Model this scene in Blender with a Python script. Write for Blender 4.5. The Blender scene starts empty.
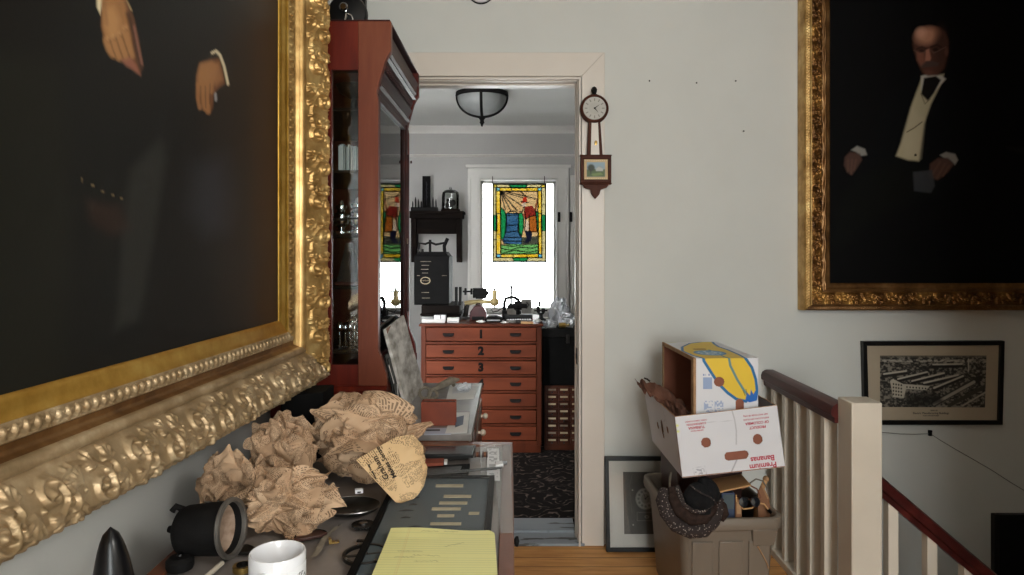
import bpy, bmesh, math, random
import numpy as np
from mathutils import Matrix, Vector
SC = bpy.context.scene
COL = SC.collection
PI = math.pi
# ------------------------------------------------------------------ camera
F, CX, CY, EYE = 700.0, 510.0, 247.0, 1.32
cam = bpy.data.objects.new('camera', bpy.data.cameras.new('camera'))
COL.objects.link(cam)
cam.location = (0, 0, EYE)
cam.rotation_euler = (PI / 2, 0, 0)
cam.data.sensor_width = 36
cam.data.lens = F / 1024 * 36
cam.data.shift_x = (512 - CX) / 1024
cam.data.shift_y = (CY - 287.5) / 1024
cam.data.clip_start = 0.02
SC.camera = cam
# ------------------------------------------------------------------ world, light, exposure
SC.view_settings.view_transform = 'Standard'
SC.view_settings.look = 'None'
SC.view_settings.exposure = 0.34
SC.view_settings.gamma = 1
SC.view_settings.use_curve_mapping = False
world = bpy.data.worlds.new('overcast_sky')
SC.world = world
world.use_nodes = True
bg = world.node_tree.nodes['Background']
bg.inputs[0].default_value = (0.98, 0.99, 1.0, 1)
bg.inputs[1].default_value = 14.0
# glazed openings: (x0, x1, z0, z1)
WIN_BACK = (0.0, 1.20, 0.45, 2.40)      # added, unseen, behind the camera, wall at y = -2.6
WIN_STUDY = (-0.27, 0.42, 0.72, 1.925)    # far room, wall at y = 6.4
YB, YW, YW2, YS = -2.6, 3.11, 3.24, 6.40
XL, XR, XSL, XSR = -0.80, 3.1, -1.25, 1.35
CEIL, CEIL2 = 2.85, 2.42
def portal(name, w, y, facing):
    l = bpy.data.lights.new(name, 'AREA')
    l.shape = 'RECTANGLE'
    l.size, l.size_y = w[1] - w[0], w[3] - w[2]
    l.cycles.is_portal = True
    o = bpy.data.objects.new(name, l)
    COL.objects.link(o)
    o.location = ((w[0] + w[1]) / 2, y, (w[2] + w[3]) / 2)
    o.rotation_euler = (PI / 2 if facing > 0 else -PI / 2, 0, 0)
    return o
portal('added_window_daylight', WIN_BACK, YB - 0.10, 1)  # daylight portal of the added window
portal('study_daylight', WIN_STUDY, YS + 0.14, -1)
# unseen wall lamp added to light the landing, behind the photographer (built below)
ADDED_LAMP = (0.95, -0.30, 2.02)
lp = bpy.data.lights.new('added_lamp_light', 'POINT')
lp.energy = 42
lp.shadow_soft_size = 0.16
lp.color = (1.0, 0.97, 0.92)
lpo = bpy.data.objects.new('added_lamp_light', lp)
COL.objects.link(lpo)
lpo.location = (ADDED_LAMP[0], ADDED_LAMP[1], ADDED_LAMP[2] - 0.10)

# ------------------------------------------------------------------ helpers
def P(px, py, y):
    return Vector(((px - CX) / F * y, y, EYE - (py - CY) / F * y))
def D(px, py, z=0.74):
    y = F * (EYE - z) / (py - CY)
    return Vector(((px - CX) / F * y, y, z))
def lin(c):
    if isinstance(c, str):
        c = [int(c[i:i + 2], 16) / 255 for i in (0, 2, 4)]
        return tuple(x / 12.92 if x <= .04045 else ((x + .055) / 1.055) ** 2.4 for x in c)
    return tuple(c)

class MB:
    def __init__(s):
        s.v, s.f, s.m, s.cur = [], [], [], 0
    def add(s, vs, fs, M=None):
        b = len(s.v)
        s.v += [(M @ Vector(p)) if M is not None else Vector(p) for p in vs]
        for f in fs:
            s.f.append([b + i for i in f]); s.m.append(s.cur)
        return s
    def box(s, x0, x1, y0, y1, z0, z1, M=None):
        return s.add([(x0,y0,z0),(x1,y0,z0),(x1,y1,z0),(x0,y1,z0),(x0,y0,z1),(x1,y0,z1),(x1,y1,z1),(x0,y1,z1)],
                     [(0,3,2,1),(4,5,6,7),(0,1,5,4),(1,2,6,5),(2,3,7,6),(3,0,4,7)], M)
    def prism(s, poly, z0, z1, M=None):
        n = len(poly)
        a = sum(poly[i][0]*poly[(i+1)%n][1]-poly[(i+1)%n][0]*poly[i][1] for i in range(n))
        if a < 0: poly = poly[::-1]
        return s.add([(p[0],p[1],z0) for p in poly]+[(p[0],p[1],z1) for p in poly],
                     [tuple(range(n))[::-1], tuple(range(n,2*n))]+[(i,(i+1)%n,n+(i+1)%n,n+i) for i in range(n)], M)
    def xz(s, poly, y0, y1, M=None):        # polygon in XZ, extruded along Y
        R = Matrix(((1,0,0,0),(0,0,-1,0),(0,1,0,0),(0,0,0,1)))
        return s.prism(poly, -y1, -y0, (M @ R) if M is not None else R)
    def yz(s, poly, x0, x1, M=None):        # polygon in YZ, extruded along X
        R = Matrix(((0,0,1,0),(1,0,0,0),(0,1,0,0),(0,0,0,1)))
        return s.prism(poly, x0, x1, (M @ R) if M is not None else R)
    def tube(s, pts, r, n=8, closed=False, caps=True, M=None):
        pts = [Vector(p) for p in pts]; k = len(pts)
        rs = r if isinstance(r, (list, tuple)) else [r]*k
        vs, up = [], None
        for i, p in enumerate(pts):
            a = pts[(i-1) % k] if (closed or i) else p
            b = pts[(i+1) % k] if (closed or i < k-1) else p
            t = (b-a).normalized()
            if up is None:
                up = t.orthogonal().normalized()
            else:
                up = (up - t*up.dot(t))
                up = up.normalized() if up.length > 1e-6 else t.orthogonal().normalized()
            w = t.cross(up)
            vs += [p + (up*math.cos(2*PI*j/n) + w*math.sin(2*PI*j/n))*rs[i] for j in range(n)]
        fs = [(i*n+j, i*n+(j+1)%n, ((i+1)%k)*n+(j+1)%n, ((i+1)%k)*n+j) for i in range(k if closed else k-1) for j in range(n)]
        if caps and not closed:
            fs += [tuple(range(n))[::-1], tuple(range((k-1)*n, k*n))]
        return s.add(vs, fs, M)
    def cyl(s, p0, p1, r0, r1=None, n=16, M=None):
        return s.tube([p0, p1], [r0, r0 if r1 is None else r1], n, M=M)
    def lathe(s, prof, n=24, M=None, closed=False):
        k = len(prof); vs = []
        for r, z in prof:
            r = max(r, 1e-5)
            vs += [(r*math.cos(2*PI*j/n), r*math.sin(2*PI*j/n), z) for j in range(n)]
        fs = [(i*n+j, i*n+(j+1)%n, ((i+1)%k)*n+(j+1)%n, ((i+1)%k)*n+j) for i in range(k if closed else k-1) for j in range(n)]
        return s.add(vs, fs, M)
    def ball(s, c, r, n=16, M=None):
        r = r if isinstance(r, (tuple, list)) else (r, r, r)
        k = n//2
        vs = [(c[0]+r[0]*math.sin(PI*i/k)*math.cos(2*PI*j/n), c[1]+r[1]*math.sin(PI*i/k)*math.sin(2*PI*j/n), c[2]-r[2]*math.cos(PI*i/k)) for i in range(k+1) for j in range(n)]
        fs = [(i*n+j, i*n+(j+1)%n, (i+1)*n+(j+1)%n, (i+1)*n+j) for i in range(k) for j in range(n)]
        return s.add(vs, fs, M)
    def sheet(s, A, close_u=False, M=None):
        a, b = len(A), len(A[0])
        vs = [p for row in A for p in row]
        fs = [(i*b+j, i*b+(j+1)%b, (i+1)*b+(j+1)%b, (i+1)*b+j) for i in range(a-1) for j in range(b if close_u else b-1)]
        return s.add(vs, fs, M)
    def text(s, body, size, M, th=0.0004, align='CENTER', bold=0.0):
        cu = bpy.data.curves.new('lettering', 'FONT')
        cu.body, cu.size, cu.align_x, cu.align_y = body, size, align, 'CENTER'
        cu.extrude = th; cu.offset = bold; cu.resolution_u = 3
        o = bpy.data.objects.new('lettering', cu)
        COL.objects.link(o)
        me = bpy.data.meshes.new_from_object(o.evaluated_get(bpy.context.evaluated_depsgraph_get()))
        s.add([v.co.copy() for v in me.vertices], [tuple(p.vertices) for p in me.polygons], M)
        bpy.data.objects.remove(o); bpy.data.curves.remove(cu); bpy.data.meshes.remove(me)
        return s
    def build(s, name, mats, parent=None, smooth=35, bevel=0.0, seg=2, weld=True):
        me = bpy.data.meshes.new(name)
        me.from_pydata([tuple(v) for v in s.v], [], s.f)
        if not isinstance(mats, (list, tuple)): mats = [mats]
        for m in mats: me.materials.append(m)
        me.polygons.foreach_set('material_index', s.m)
        bm = bmesh.new(); bm.from_mesh(me)
        if weld: bmesh.ops.remove_doubles(bm, verts=bm.verts, dist=2e-6)
        bmesh.ops.recalc_face_normals(bm, faces=bm.faces)
        bm.to_mesh(me); bm.free()
        if smooth:
            me.polygons.foreach_set('use_smooth', [True]*len(me.polygons))
            me.set_sharp_from_angle(angle=math.radians(smooth))
        return link(name, me, parent, bevel, seg)

def link(name, me, parent=None, bevel=0.0, seg=2):
    o = bpy.data.objects.new(name, me)
    COL.objects.link(o)
    if bevel:
        b = o.modifiers.new('bevel', 'BEVEL')
        b.width, b.segments, b.limit_method, b.angle_limit = bevel, seg, 'ANGLE', math.radians(40)
        b.harden_normals = False
    if parent is not None:
        o.parent = parent
        r = parent
        while r.parent is not None: r = r.parent
        if parent is r and r.type == 'EMPTY':
            o.matrix_parent_inverse = Matrix.LocRotScale(r.location, r.rotation_euler, None).inverted()
    return o
def T(name, label, cat, loc, group=None):
    o = bpy.data.objects.new(name, None)
    COL.objects.link(o)
    o.location = loc; o.empty_display_size = 0.05
    return tag(o, label, cat, group)
def tag(o, label, cat, group=None, kind=None):
    o['label'] = label; o['category'] = cat
    if group: o['group'] = group
    if kind: o['kind'] = kind
    return o
def struct(o):
    o['kind'] = 'structure'
    return o
def copy_tree(o, loc, label=None):
    r = o.copy(); COL.objects.link(r); r.location = loc
    if label: r['label'] = label
    for ch in list(o.children):
        c = ch.copy(); COL.objects.link(c); c.parent = r
        for g in list(ch.children):
            d = g.copy(); COL.objects.link(d); d.parent = c
    return r
def grid_obj(name, Pts, mat, parent=None, col=None, uv=None, keep=None, smooth=True, sharp=None):
    Pts = np.asarray(Pts, dtype=np.float32)
    a, b = Pts.shape[:2]
    I = np.arange(a*b).reshape(a, b)
    q = np.stack([I[:-1,:-1], I[:-1,1:], I[1:,1:], I[1:,:-1]], -1).reshape(-1, 4)
    if keep is not None: q = q[keep.reshape(-1)]
    me = bpy.data.meshes.new(name)
    me.vertices.add(a*b); me.vertices.foreach_set('co', Pts.reshape(-1))
    me.loops.add(len(q)*4); me.loops.foreach_set('vertex_index', q.reshape(-1).astype(np.int32))
    me.polygons.add(len(q)); me.polygons.foreach_set('loop_start', np.arange(0, len(q)*4, 4, dtype=np.int32))
    me.update(calc_edges=True)
    if smooth: me.polygons.foreach_set('use_smooth', np.ones(len(q), dtype=bool))
    if col is not None:
        at = me.color_attributes.new('paint', 'FLOAT_COLOR', 'POINT')
        c = np.concatenate([col.reshape(-1, 3), np.ones((a*b, 1))], 1).astype(np.float32)
        at.data.foreach_set('color', c.reshape(-1))
    if uv is not None:
        l = me.uv_layers.new(name='uv')
        l.data.foreach_set('uv', uv.reshape(-1, 2)[q.reshape(-1)].astype(np.float32).reshape(-1))
    me.materials.append(mat)
    me.validate()
    return link(name, me, parent)

class Paint:
    """A flat picture: colours of the points (U, V) of a canvas."""
    def __init__(s, U, V, base):
        s.U, s.V = U, V
        s.C = np.ones(U.shape+(3,))*np.array(lin(base))
    def mix(s, m, col, a=1.0):
        m = (np.clip(m, 0, 1)*a)[..., None]
        s.C = s.C*(1-m) + np.array(lin(col))*m
    def sdf(s, pts):
        U, V = s.U, s.V
        d = np.full(U.shape, 1e9); ins = np.zeros(U.shape, bool)
        n = len(pts)
        for i in range(n):
            x0, y0 = pts[i]; x1, y1 = pts[(i+1) % n]
            ex, ey = x1-x0, y1-y0
            t = np.clip(((U-x0)*ex+(V-y0)*ey)/(ex*ex+ey*ey+1e-12), 0, 1)
            d = np.minimum(d, np.hypot(U-x0-t*ex, V-y0-t*ey))
            c = ((y0 > V) != (y1 > V))
            if abs(ey) > 1e-9: ins ^= c & (U < ex*(V-y0)/ey+x0)
        return np.where(ins, -d, d)
    def poly(s, pts, col, soft=1.0, a=1.0):
        s.mix(.5-s.sdf(pts)/soft, col, a)
    def ell(s, cx, cy, rx, ry, col, rot=0, soft=.3, a=1.0):
        c, n = math.cos(rot), math.sin(rot)
        x, y = s.U-cx, s.V-cy
        d = np.hypot((x*c+y*n)/rx, (-x*n+y*c)/ry)
        s.mix((1+soft/2-d)/soft, col, a)
    def line(s, pts, w, col, soft=1.0, a=1.0):
        m = np.zeros(s.U.shape)
        for i in range(len(pts)-1):
            (x0, y0), (x1, y1) = pts[i], pts[i+1]
            ex, ey = x1-x0, y1-y0
            t = np.clip(((s.U-x0)*ex+(s.V-y0)*ey)/(ex*ex+ey*ey+1e-12), 0, 1)
            d = np.hypot(s.U-x0-t*ex, s.V-y0-t*ey)
            m = np.maximum(m, .5-(d-w/2)/soft)
        s.mix(m, col, a)
def vnoise(U, V, seed=0):
    """smooth value noise in numpy"""
    U, V = np.asarray(U, float), np.asarray(V, float)
    iu, iv = np.floor(U).astype(np.int64), np.floor(V).astype(np.int64)
    fu, fv = U-iu, V-iv
    fu, fv = fu*fu*(3-2*fu), fv*fv*(3-2*fv)
    def h(a, b):
        x = (a*374761393 + b*668265263 + seed*974634777) & 0xffffffff
        x = ((x ^ (x >> 13))*1274126177) & 0xffffffff
        return ((x ^ (x >> 16)) & 0xffff)/65535.
    return (h(iu,iv)*(1-fu)+h(iu+1,iv)*fu)*(1-fv)+(h(iu,iv+1)*(1-fu)+h(iu+1,iv+1)*fu)*fv

# ------------------------------------------------------------------ materials
def nt(name):
    m = bpy.data.materials.new(name); m.use_nodes = True
    t = m.node_tree; b = t.nodes['Principled BSDF']
    return m, t, b
def N(t, kind, **kw):
    n = t.nodes.new(kind)
    for k, v in kw.items(): setattr(n, k, v)
    return n
def coords(t, scale=(1,1,1), rot=(0,0,0)):
    c = N(t, 'ShaderNodeTexCoord'); mp = N(t, 'ShaderNodeMapping')
    mp.inputs['Scale'].default_value = scale; mp.inputs['Rotation'].default_value = rot
    t.links.new(c.outputs['Object'], mp.inputs[0])
    return mp.outputs[0]
def ramp(t, src, stops):
    r = N(t, 'ShaderNodeValToRGB')
    e = r.color_ramp.elements
    while len(e) < len(stops): e.new(0.5)
    for i, (p, c) in enumerate(stops):
        e[i].position = p; e[i].color = (*lin(c), 1)
    t.links.new(src, r.inputs[0])
    return r.outputs[0]
def noise(t, vec, scale=5, detail=4, rough=.55, dist=0):
    n = N(t, 'ShaderNodeTexNoise')
    n.inputs['Scale'].default_value = scale; n.inputs['Detail'].default_value = detail
    n.inputs['Roughness'].default_value = rough; n.inputs['Distortion'].default_value = dist
    t.links.new(vec, n.inputs['Vector'])
    return n.outputs['Fac']
def bump(t, b, src, strength=.2, dist=.002):
    n = N(t, 'ShaderNodeBump')
    n.inputs['Strength'].default_value = strength; n.inputs['Distance'].default_value = dist
    t.links.new(src, n.inputs['Height']); t.links.new(n.outputs[0], b.inputs['Normal'])
def pm(name, col, rough=.5, metal=0., col2=None, scale=6, stretch=(1,1,1), bmp=0., bscale=60, coat=0., spec=.5, lo=.35, hi=.65):
    m, t, b = nt(name)
    b.inputs['Roughness'].default_value = rough; b.inputs['Metallic'].default_value = metal
    b.inputs['Coat Weight'].default_value = coat; b.inputs['Specular IOR Level'].default_value = spec
    v = coords(t, stretch)
    if col2 is None:
        c = lin(col); col2 = tuple(x*.82 for x in c)
    t.links.new(ramp(t, noise(t, v, scale), [(lo, col2), (hi, col)]), b.inputs['Base Color'])
    if bmp: bump(t, b, noise(t, v, bscale, 3), bmp)
    return m
def wood(name, dark, mid, light, axis='z', rough=.35, scale=14, coat=.0, spec=.25):
    m, t, b = nt(name)
    st = {'x': (.12,1,1), 'y': (1,.12,1), 'z': (1,1,.12)}[axis]
    v = coords(t, st)
    f = noise(t, v, scale, 6, .6, .6)
    t.links.new(ramp(t, f, [(.3, dark), (.52, mid), (.72, light)]), b.inputs['Base Color'])
    b.inputs['Roughness'].default_value = rough; b.inputs['Coat Weight'].default_value = coat; b.inputs['Specular IOR Level'].default_value = spec
    b.inputs['Coat Roughness'].default_value = .25
    bump(t, b, noise(t, v, scale*5, 4), .08, .001)
    return m
def paintmat(name, rough=.5, spec=.5, coat=0., bmp=0., bscale=250):
    m, t, b = nt(name)
    a = N(t, 'ShaderNodeAttribute', attribute_name='paint')
    t.links.new(a.outputs['Color'], b.inputs['Base Color'])
    b.inputs['Roughness'].default_value = rough; b.inputs['Specular IOR Level'].default_value = spec
    b.inputs['Coat Weight'].default_value = coat
    if bmp: bump(t, b, noise(t, coords(t), bscale, 2), bmp, .001)
    return m
def glassmat(name, tint=(1,1,1), f0=.05, rough=0.0, extra=0.0):
    m, t, b = nt(name)
    t.nodes.remove(b)
    tr = N(t, 'ShaderNodeBsdfTransparent'); gl = N(t, 'ShaderNodeBsdfGlossy')
    tr.inputs[0].default_value = (*tint, 1); gl.inputs['Roughness'].default_value = rough
    fr = N(t, 'ShaderNodeFresnel'); fr.inputs[0].default_value = 1.5
    ad = N(t, 'ShaderNodeMath', operation='ADD', use_clamp=True); ad.inputs[1].default_value = extra
    mx = N(t, 'ShaderNodeMixShader')
    t.links.new(fr.outputs[0], ad.inputs[0]); t.links.new(ad.outputs[0], mx.inputs[0])
    t.links.new(tr.outputs[0], mx.inputs[1]); t.links.new(gl.outputs[0], mx.inputs[2])
    t.links.new(mx.outputs[0], t.nodes['Material Output'].inputs[0])
    return m
def printed(name, paper, ink, dens=.46, rows=70, rough=.75):
    """newsprint: rows of broken dark words in columns, on uv"""
    m, t, b = nt(name)
    u = N(t, 'ShaderNodeUVMap', uv_map='uv')
    sep = N(t, 'ShaderNodeSeparateXYZ'); t.links.new(u.outputs[0], sep.inputs[0])
    def M(op, a, bb, **k):
        n = N(t, 'ShaderNodeMath', operation=op)
        for i, x in enumerate((a, bb)):
            if x is None: continue
            if isinstance(x, (int, float)): n.inputs[i].default_value = x
            else: t.links.new(x, n.inputs[i])
        return n.outputs[0]
    y = M('MULTIPLY', sep.outputs[1], rows)
    row = M('FLOOR', y, None); fy = M('FRACT', y, None)
    line = M('LESS_THAN', fy, .55)
    cm = N(t, 'ShaderNodeCombineXYZ')
    t.links.new(M('MULTIPLY', sep.outputs[0], rows*1.1), cm.inputs[0]); t.links.new(M('MULTIPLY', row, 7.31), cm.inputs[1])
    w = M('GREATER_THAN', noise(t, cm.outputs[0], 1, 0), 1-dens-.06)
    colm = M('GREATER_THAN', M('FRACT', M('MULTIPLY', sep.outputs[0], 5), None), .10)
    blk = M('GREATER_THAN', noise(t, u.outputs[0], 3.2, 1), .44)
    k = M('MULTIPLY', M('MULTIPLY', line, w), M('MULTIPLY', colm, blk))
    k = M('MULTIPLY', k, .75)
    base = ramp(t, noise(t, coords(t), 9), [(.3, paper[0]), (.7, paper[1])])
    mx = N(t, 'ShaderNodeMix', data_type='RGBA')
    t.links.new(k, mx.inputs['Factor']); t.links.new(base, mx.inputs['A']); mx.inputs['B'].default_value = (*lin(ink), 1)
    t.links.new(mx.outputs['Result'], b.inputs['Base Color'])
    b.inputs['Roughness'].default_value = rough; b.inputs['Specular IOR Level'].default_value = .25
    return m

M_ = {}
def build_materials():
    g = M_
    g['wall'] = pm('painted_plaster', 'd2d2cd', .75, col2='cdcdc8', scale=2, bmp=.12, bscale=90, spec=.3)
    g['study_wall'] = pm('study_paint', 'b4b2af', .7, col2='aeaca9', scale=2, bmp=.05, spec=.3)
    g['ceil'] = pm('ceiling_paint', 'dcdcd8', .8, col2='d6d6d2', scale=2)
    g['casing'] = pm('cream_gloss_paint', 'd9cfc4', .38, col2='d3c9be', scale=3, bmp=.04, bscale=30)
    g['white_trim'] = pm('white_trim_paint', 'd8d5cf', .4, col2='d0cdc7', scale=3)
    g['rail_paint'] = pm('railing_paint', 'd6cbbb', .42, col2='cfc4b4', scale=5, bmp=.05)
    g['threshold'] = pm('worn_grey_paint', '8d949a', .55, col2='4a4a4a', scale=22, stretch=(.35,1.6,1), bmp=.2, lo=.36, hi=.42)
    g['mahog'] = wood('mahogany', '3a0f08', '5c1a0e', '782c19', 'z', .4, 12, 0)
    g['mahog_light'] = wood('pale_mahogany', '5f2f20', '703a28', '7c4631', 'z', .4, 12, 0)
    g['mahog_dark'] = wood('dark_mahogany', '220a07', '351310', '4a1c16', 'y', .42, 14, .0)
    g['rail_wood'] = wood('handrail_mahogany', '2a0d0b', '431815', '59231e', 'y', .38, 10, .05)
    g['cherry'] = wood('cherry_drawer', '552411', '6a311b', '783c24', 'x', .5, 9, 0, .18)
    g['cherry_frame'] = wood('cherry_carcass', '431b0b', '562511', '632e18', 'z', .5, 9, 0, .18)
    g['card_wood'] = wood('card_drawer_wood', '3c1c11', '4c2618', '5a3020', 'x', .5, 10, .05)
    g['desk_wood'] = wood('desk_walnut', '5a3322', '734530', '84543c', 'y', .4, 10, .2)
    g['black'] = pm('black_enamel', '0c0c0c', .4, col2='050505', scale=20, spec=.35)
    g['black_flat'] = pm('flat_black_paint', '0d0c0c', .75, col2='070707', scale=20, spec=.12)
    g['black_matte'] = pm('black_iron', '131212', .7, col2='0a0909', scale=30, bmp=.15, bscale=150, spec=.18)
    g['dark_wood'] = wood('ebonised_wood', '0d0908', '16100d', '221813', 'x', .8, 12, 0)
    g['dark_wood'].node_tree.nodes['Principled BSDF'].inputs['Specular IOR Level'].default_value = .1
    g['dark_steel'] = pm('oily_steel', '3a3836', .4, .8, col2='252321', scale=25)
    g['steel'] = pm('steel', '9a9a98', .28, 1., col2='77777a', scale=20)
    g['chrome'] = pm('chrome', 'd8d8d8', .1, 1., col2='b8b8b8', scale=10)
    g['brass'] = pm('old_brass', 'b09458', .35, .9, col2='8a6f3a', scale=20)
    g['brass_cream'] = pm('cream_metal', 'c9b684', .45, .2, col2='a89460', scale=20)
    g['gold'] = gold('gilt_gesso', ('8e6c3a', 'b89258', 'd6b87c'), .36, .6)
    g['gold_grey_lit'] = gold('grey_lit_gilt_gesso', ('86704f', 'a38a68', 'c4ae8c'), .36, .45)  # gilt of the lower frame member, its greyer light put into the colour
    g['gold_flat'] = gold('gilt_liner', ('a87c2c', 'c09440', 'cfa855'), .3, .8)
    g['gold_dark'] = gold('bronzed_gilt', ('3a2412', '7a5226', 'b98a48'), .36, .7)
    g['gold_brown'] = gold('brown_gilt', ('5a3c1e', '7a5630', '957046'), .35, .6)  # brown slip; also stands in for gilt on less lit members
    g['glass'] = glassmat('window_glass', (.96,.98,.97))
    g['cab_glass'] = glassmat('old_cabinet_glass', (.90,.93,.92), extra=.04)
    g['case_glass'] = glassmat('case_glass', (.98,.98,.98), rough=.03)
    g['paper_white'] = pm('white_paper', 'e4e3e0', .7, col2='d5d4d2', scale=8)
    g['white_china'] = pm('white_china', 'e6e6e8', .15, col2='dedee2', scale=4, coat=.4)
    g['plastic_bag'] = pm('pale_plastic_film', 'd8dade', .3, col2='b8bbc2', scale=12)
    g['news'] = printed('newsprint', ('a08064', 'bb9b7c'), '4e3c2c')
    g['news_pale'] = printed('pale_newsprint', ('ae8e70', 'c6a88a'), '584636', .5)
    g['kraft'] = pm('kraft_paper', '8a5a3e', .7, col2='6b4230', scale=9)
    g['kraft_black'] = pm('printed_ink', '2b2118', .8)
    g['cardboard'] = pm('brown_cardboard', '94684a', .8, col2='845a3e', scale=7)
    g['cardboard_edge'] = pm('raw_card_edge', 'b08a64', .8, col2='9a7552', scale=30)
    g['box_white'] = pm('white_box_print', 'd8d8dc', .5, col2='d0d0d5', scale=5)
    g['red_ink'] = pm('red_ink', 'b8203c', .6, col2='ad1c36')
    g['blue_ink'] = pm('blue_ink', '6a86b8', .6)
    g['grey_ink'] = pm('grey_ink', '8a8a90', .6)
    g['black_ink'] = pm('black_ink', '1a1a1c', .6)
    g['pencil'] = pm('pencil_marks', '6e6e58', .7)
    g['legal'] = pm('yellow_pad_paper', 'e6e08c', .7, col2='e2dc86', scale=5)
    g['tote'] = pm('taupe_plastic', '786c5f', .45, col2='72675a', scale=4, bmp=.08, bscale=220)
    g['manila'] = pm('manila_paper', 'c79a68', .7, col2='bd9060', scale=6)
    g['red_leather'] = pm('red_bookcloth', '7c3318', .65, col2='6a2a13', scale=14, bmp=.1, bscale=200)
    g['brown_leather'] = pm('brown_leather', '4a2a22', .4, col2='301a16', scale=12)
    g['stone'] = pm('mottled_grey_slab', 'dedad4', .75, col2='8f887e', scale=26, stretch=(1,.35,1), bmp=.3, bscale=50)
    g['pebble'] = pm('weathered_ring', '8b8172', .75, col2='6b6357', scale=30, bmp=.3)
    g['slate'] = pm('grey_lining', '4a565b', .6, col2='424d52', scale=5)
    g['tan_label'] = pm('tan_label', 'b8ad90', .7, col2='a89c80', scale=40)
    g['ivory'] = pm('ivory_knob', 'd8cdbc', .3, col2='cbbfae', scale=20)
    g['mat_board'] = pm('mat_board', 'b3a48e', .75, col2='ab9c86', scale=4)
    g['mat_white'] = pm('pale_mat_board', 'cbc8c0', .75, col2='c4c1b9', scale=4)
    g['wire'] = pm('grey_wire', '77776f', .5)
    g['picture'] = paintmat('painted_picture', .5, .4)
    g['oil'] = paintmat('varnished_oil_paint', .36, .2, .0, .1, 120)
    g['dull'] = paintmat('dull_oil_paint', .75, .12)
    g['print'] = paintmat('printed_card', .5, .4)
    g['screen'] = None
    g['clock_wood'] = wood('clock_mahogany', '36190f', '4a2518', '5c3222', 'z', .55, 12, 0, .15)
    # stained glass: coloured light passes, leads are opaque
    m, t, b = nt('stained_glass')
    t.nodes.remove(b)
    a = N(t, 'ShaderNodeAttribute', attribute_name='paint')
    tr = N(t, 'ShaderNodeBsdfTranslucent'); tp = N(t, 'ShaderNodeBsdfTransparent'); gl = N(t, 'ShaderNodeBsdfGlossy')
    gl.inputs['Roughness'].default_value = .1
    sc = N(t, 'ShaderNodeMix', data_type='RGBA', blend_type='MULTIPLY'); sc.inputs['Factor'].default_value = 1
    sc.inputs['B'].default_value = (.052,.052,.052,1)
    t.links.new(a.outputs['Color'], sc.inputs['A'])
    t.links.new(sc.outputs['Result'], tp.inputs[0]); t.links.new(a.outputs['Color'], tr.inputs[0])
    m1 = N(t, 'ShaderNodeMixShader'); m1.inputs[0].default_value = .015
    m2 = N(t, 'ShaderNodeMixShader'); m2.inputs[0].default_value = .0
    t.links.new(tp.outputs[0], m1.inputs[1]); t.links.new(tr.outputs[0], m1.inputs[2])
    t.links.new(m1.outputs[0], m2.inputs[1]); t.links.new(gl.outputs[0], m2.inputs[2])
    t.links.new(m2.outputs[0], t.nodes['Material Output'].inputs[0])
    g['stained'] = m
    # pine floor boards running across the room
    m, t, b = nt('pine_boards')
    v = coords(t)
    br = N(t, 'ShaderNodeTexBrick'); br.offset = .37
    br.inputs['Scale'].default_value = 1; br.inputs['Brick Width'].default_value = 1.9; br.inputs['Row Height'].default_value = .085
    br.inputs['Mortar Size'].default_value = .0018; br.inputs['Color1'].default_value = (*lin('cf9556'),1)
    br.inputs['Color2'].default_value = (*lin('dca564'),1); br.inputs['Mortar'].default_value = (*lin('4a2a14'),1)
    t.links.new(v, br.inputs['Vector'])
    gr = ramp(t, noise(t, coords(t, (.15,1,1)), 30, 5, .6, .5), [(.3,'a06a38'),(.7,'ffffff')])
    mx = N(t, 'ShaderNodeMix', data_type='RGBA', blend_type='MULTIPLY'); mx.inputs['Factor'].default_value = .55
    t.links.new(br.outputs['Color'], mx.inputs['A']); t.links.new(gr, mx.inputs['B'])
    kn = ramp(t, noise(t, coords(t, (.6,1,1)), 9, 3), [(.26,'3a2010'),(.30,'ffffff')])
    m3 = N(t, 'ShaderNodeMix', data_type='RGBA', blend_type='MULTIPLY'); m3.inputs['Factor'].default_value = .9
    t.links.new(mx.outputs['Result'], m3.inputs['A']); t.links.new(kn, m3.inputs['B'])
    t.links.new(m3.outputs['Result'], b.inputs['Base Color'])
    b.inputs['Roughness'].default_value = .5; b.inputs['Coat Weight'].default_value = .0; b.inputs['Specular IOR Level'].default_value = .3
    g['pine'] = m
    # dark patterned carpet
    m, t, b = nt('dark_floral_carpet')
    v = coords(t)
    vo = N(t, 'ShaderNodeTexVoronoi'); vo.inputs['Scale'].default_value = 3.6
    nd = N(t, 'ShaderNodeTexNoise'); nd.inputs['Scale'].default_value = 7; t.links.new(v, nd.inputs['Vector'])
    vm = N(t, 'ShaderNodeVectorMath', operation='MULTIPLY_ADD'); vm.inputs[1].default_value = (.35,.35,.35)
    t.links.new(nd.outputs['Color'], vm.inputs[0]); t.links.new(v, vm.inputs[2]); t.links.new(vm.outputs[0], vo.inputs['Vector'])
    wv = N(t, 'ShaderNodeMath', operation='SINE')
    ml = N(t, 'ShaderNodeMath', operation='MULTIPLY'); ml.inputs[1].default_value = 34
    t.links.new(vo.outputs['Distance'], ml.inputs[0]); t.links.new(ml.outputs[0], wv.inputs[0])
    n2 = noise(t, v, 28, 3)
    ad = N(t, 'ShaderNodeMath', operation='MULTIPLY'); t.links.new(wv.outputs[0], ad.inputs[0]); t.links.new(n2, ad.inputs[1])
    t.links.new(ramp(t, ad.outputs[0], [(.16,'1a1716'),(.40,'2a2523'),(.60,'6a5e56')]), b.inputs['Base Color'])
    b.inputs['Roughness'].default_value = .95; b.inputs['Specular IOR Level'].default_value = .1
    bump(t, b, noise(t, v, 300, 2), .4)
    g['carpet'] = m
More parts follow.
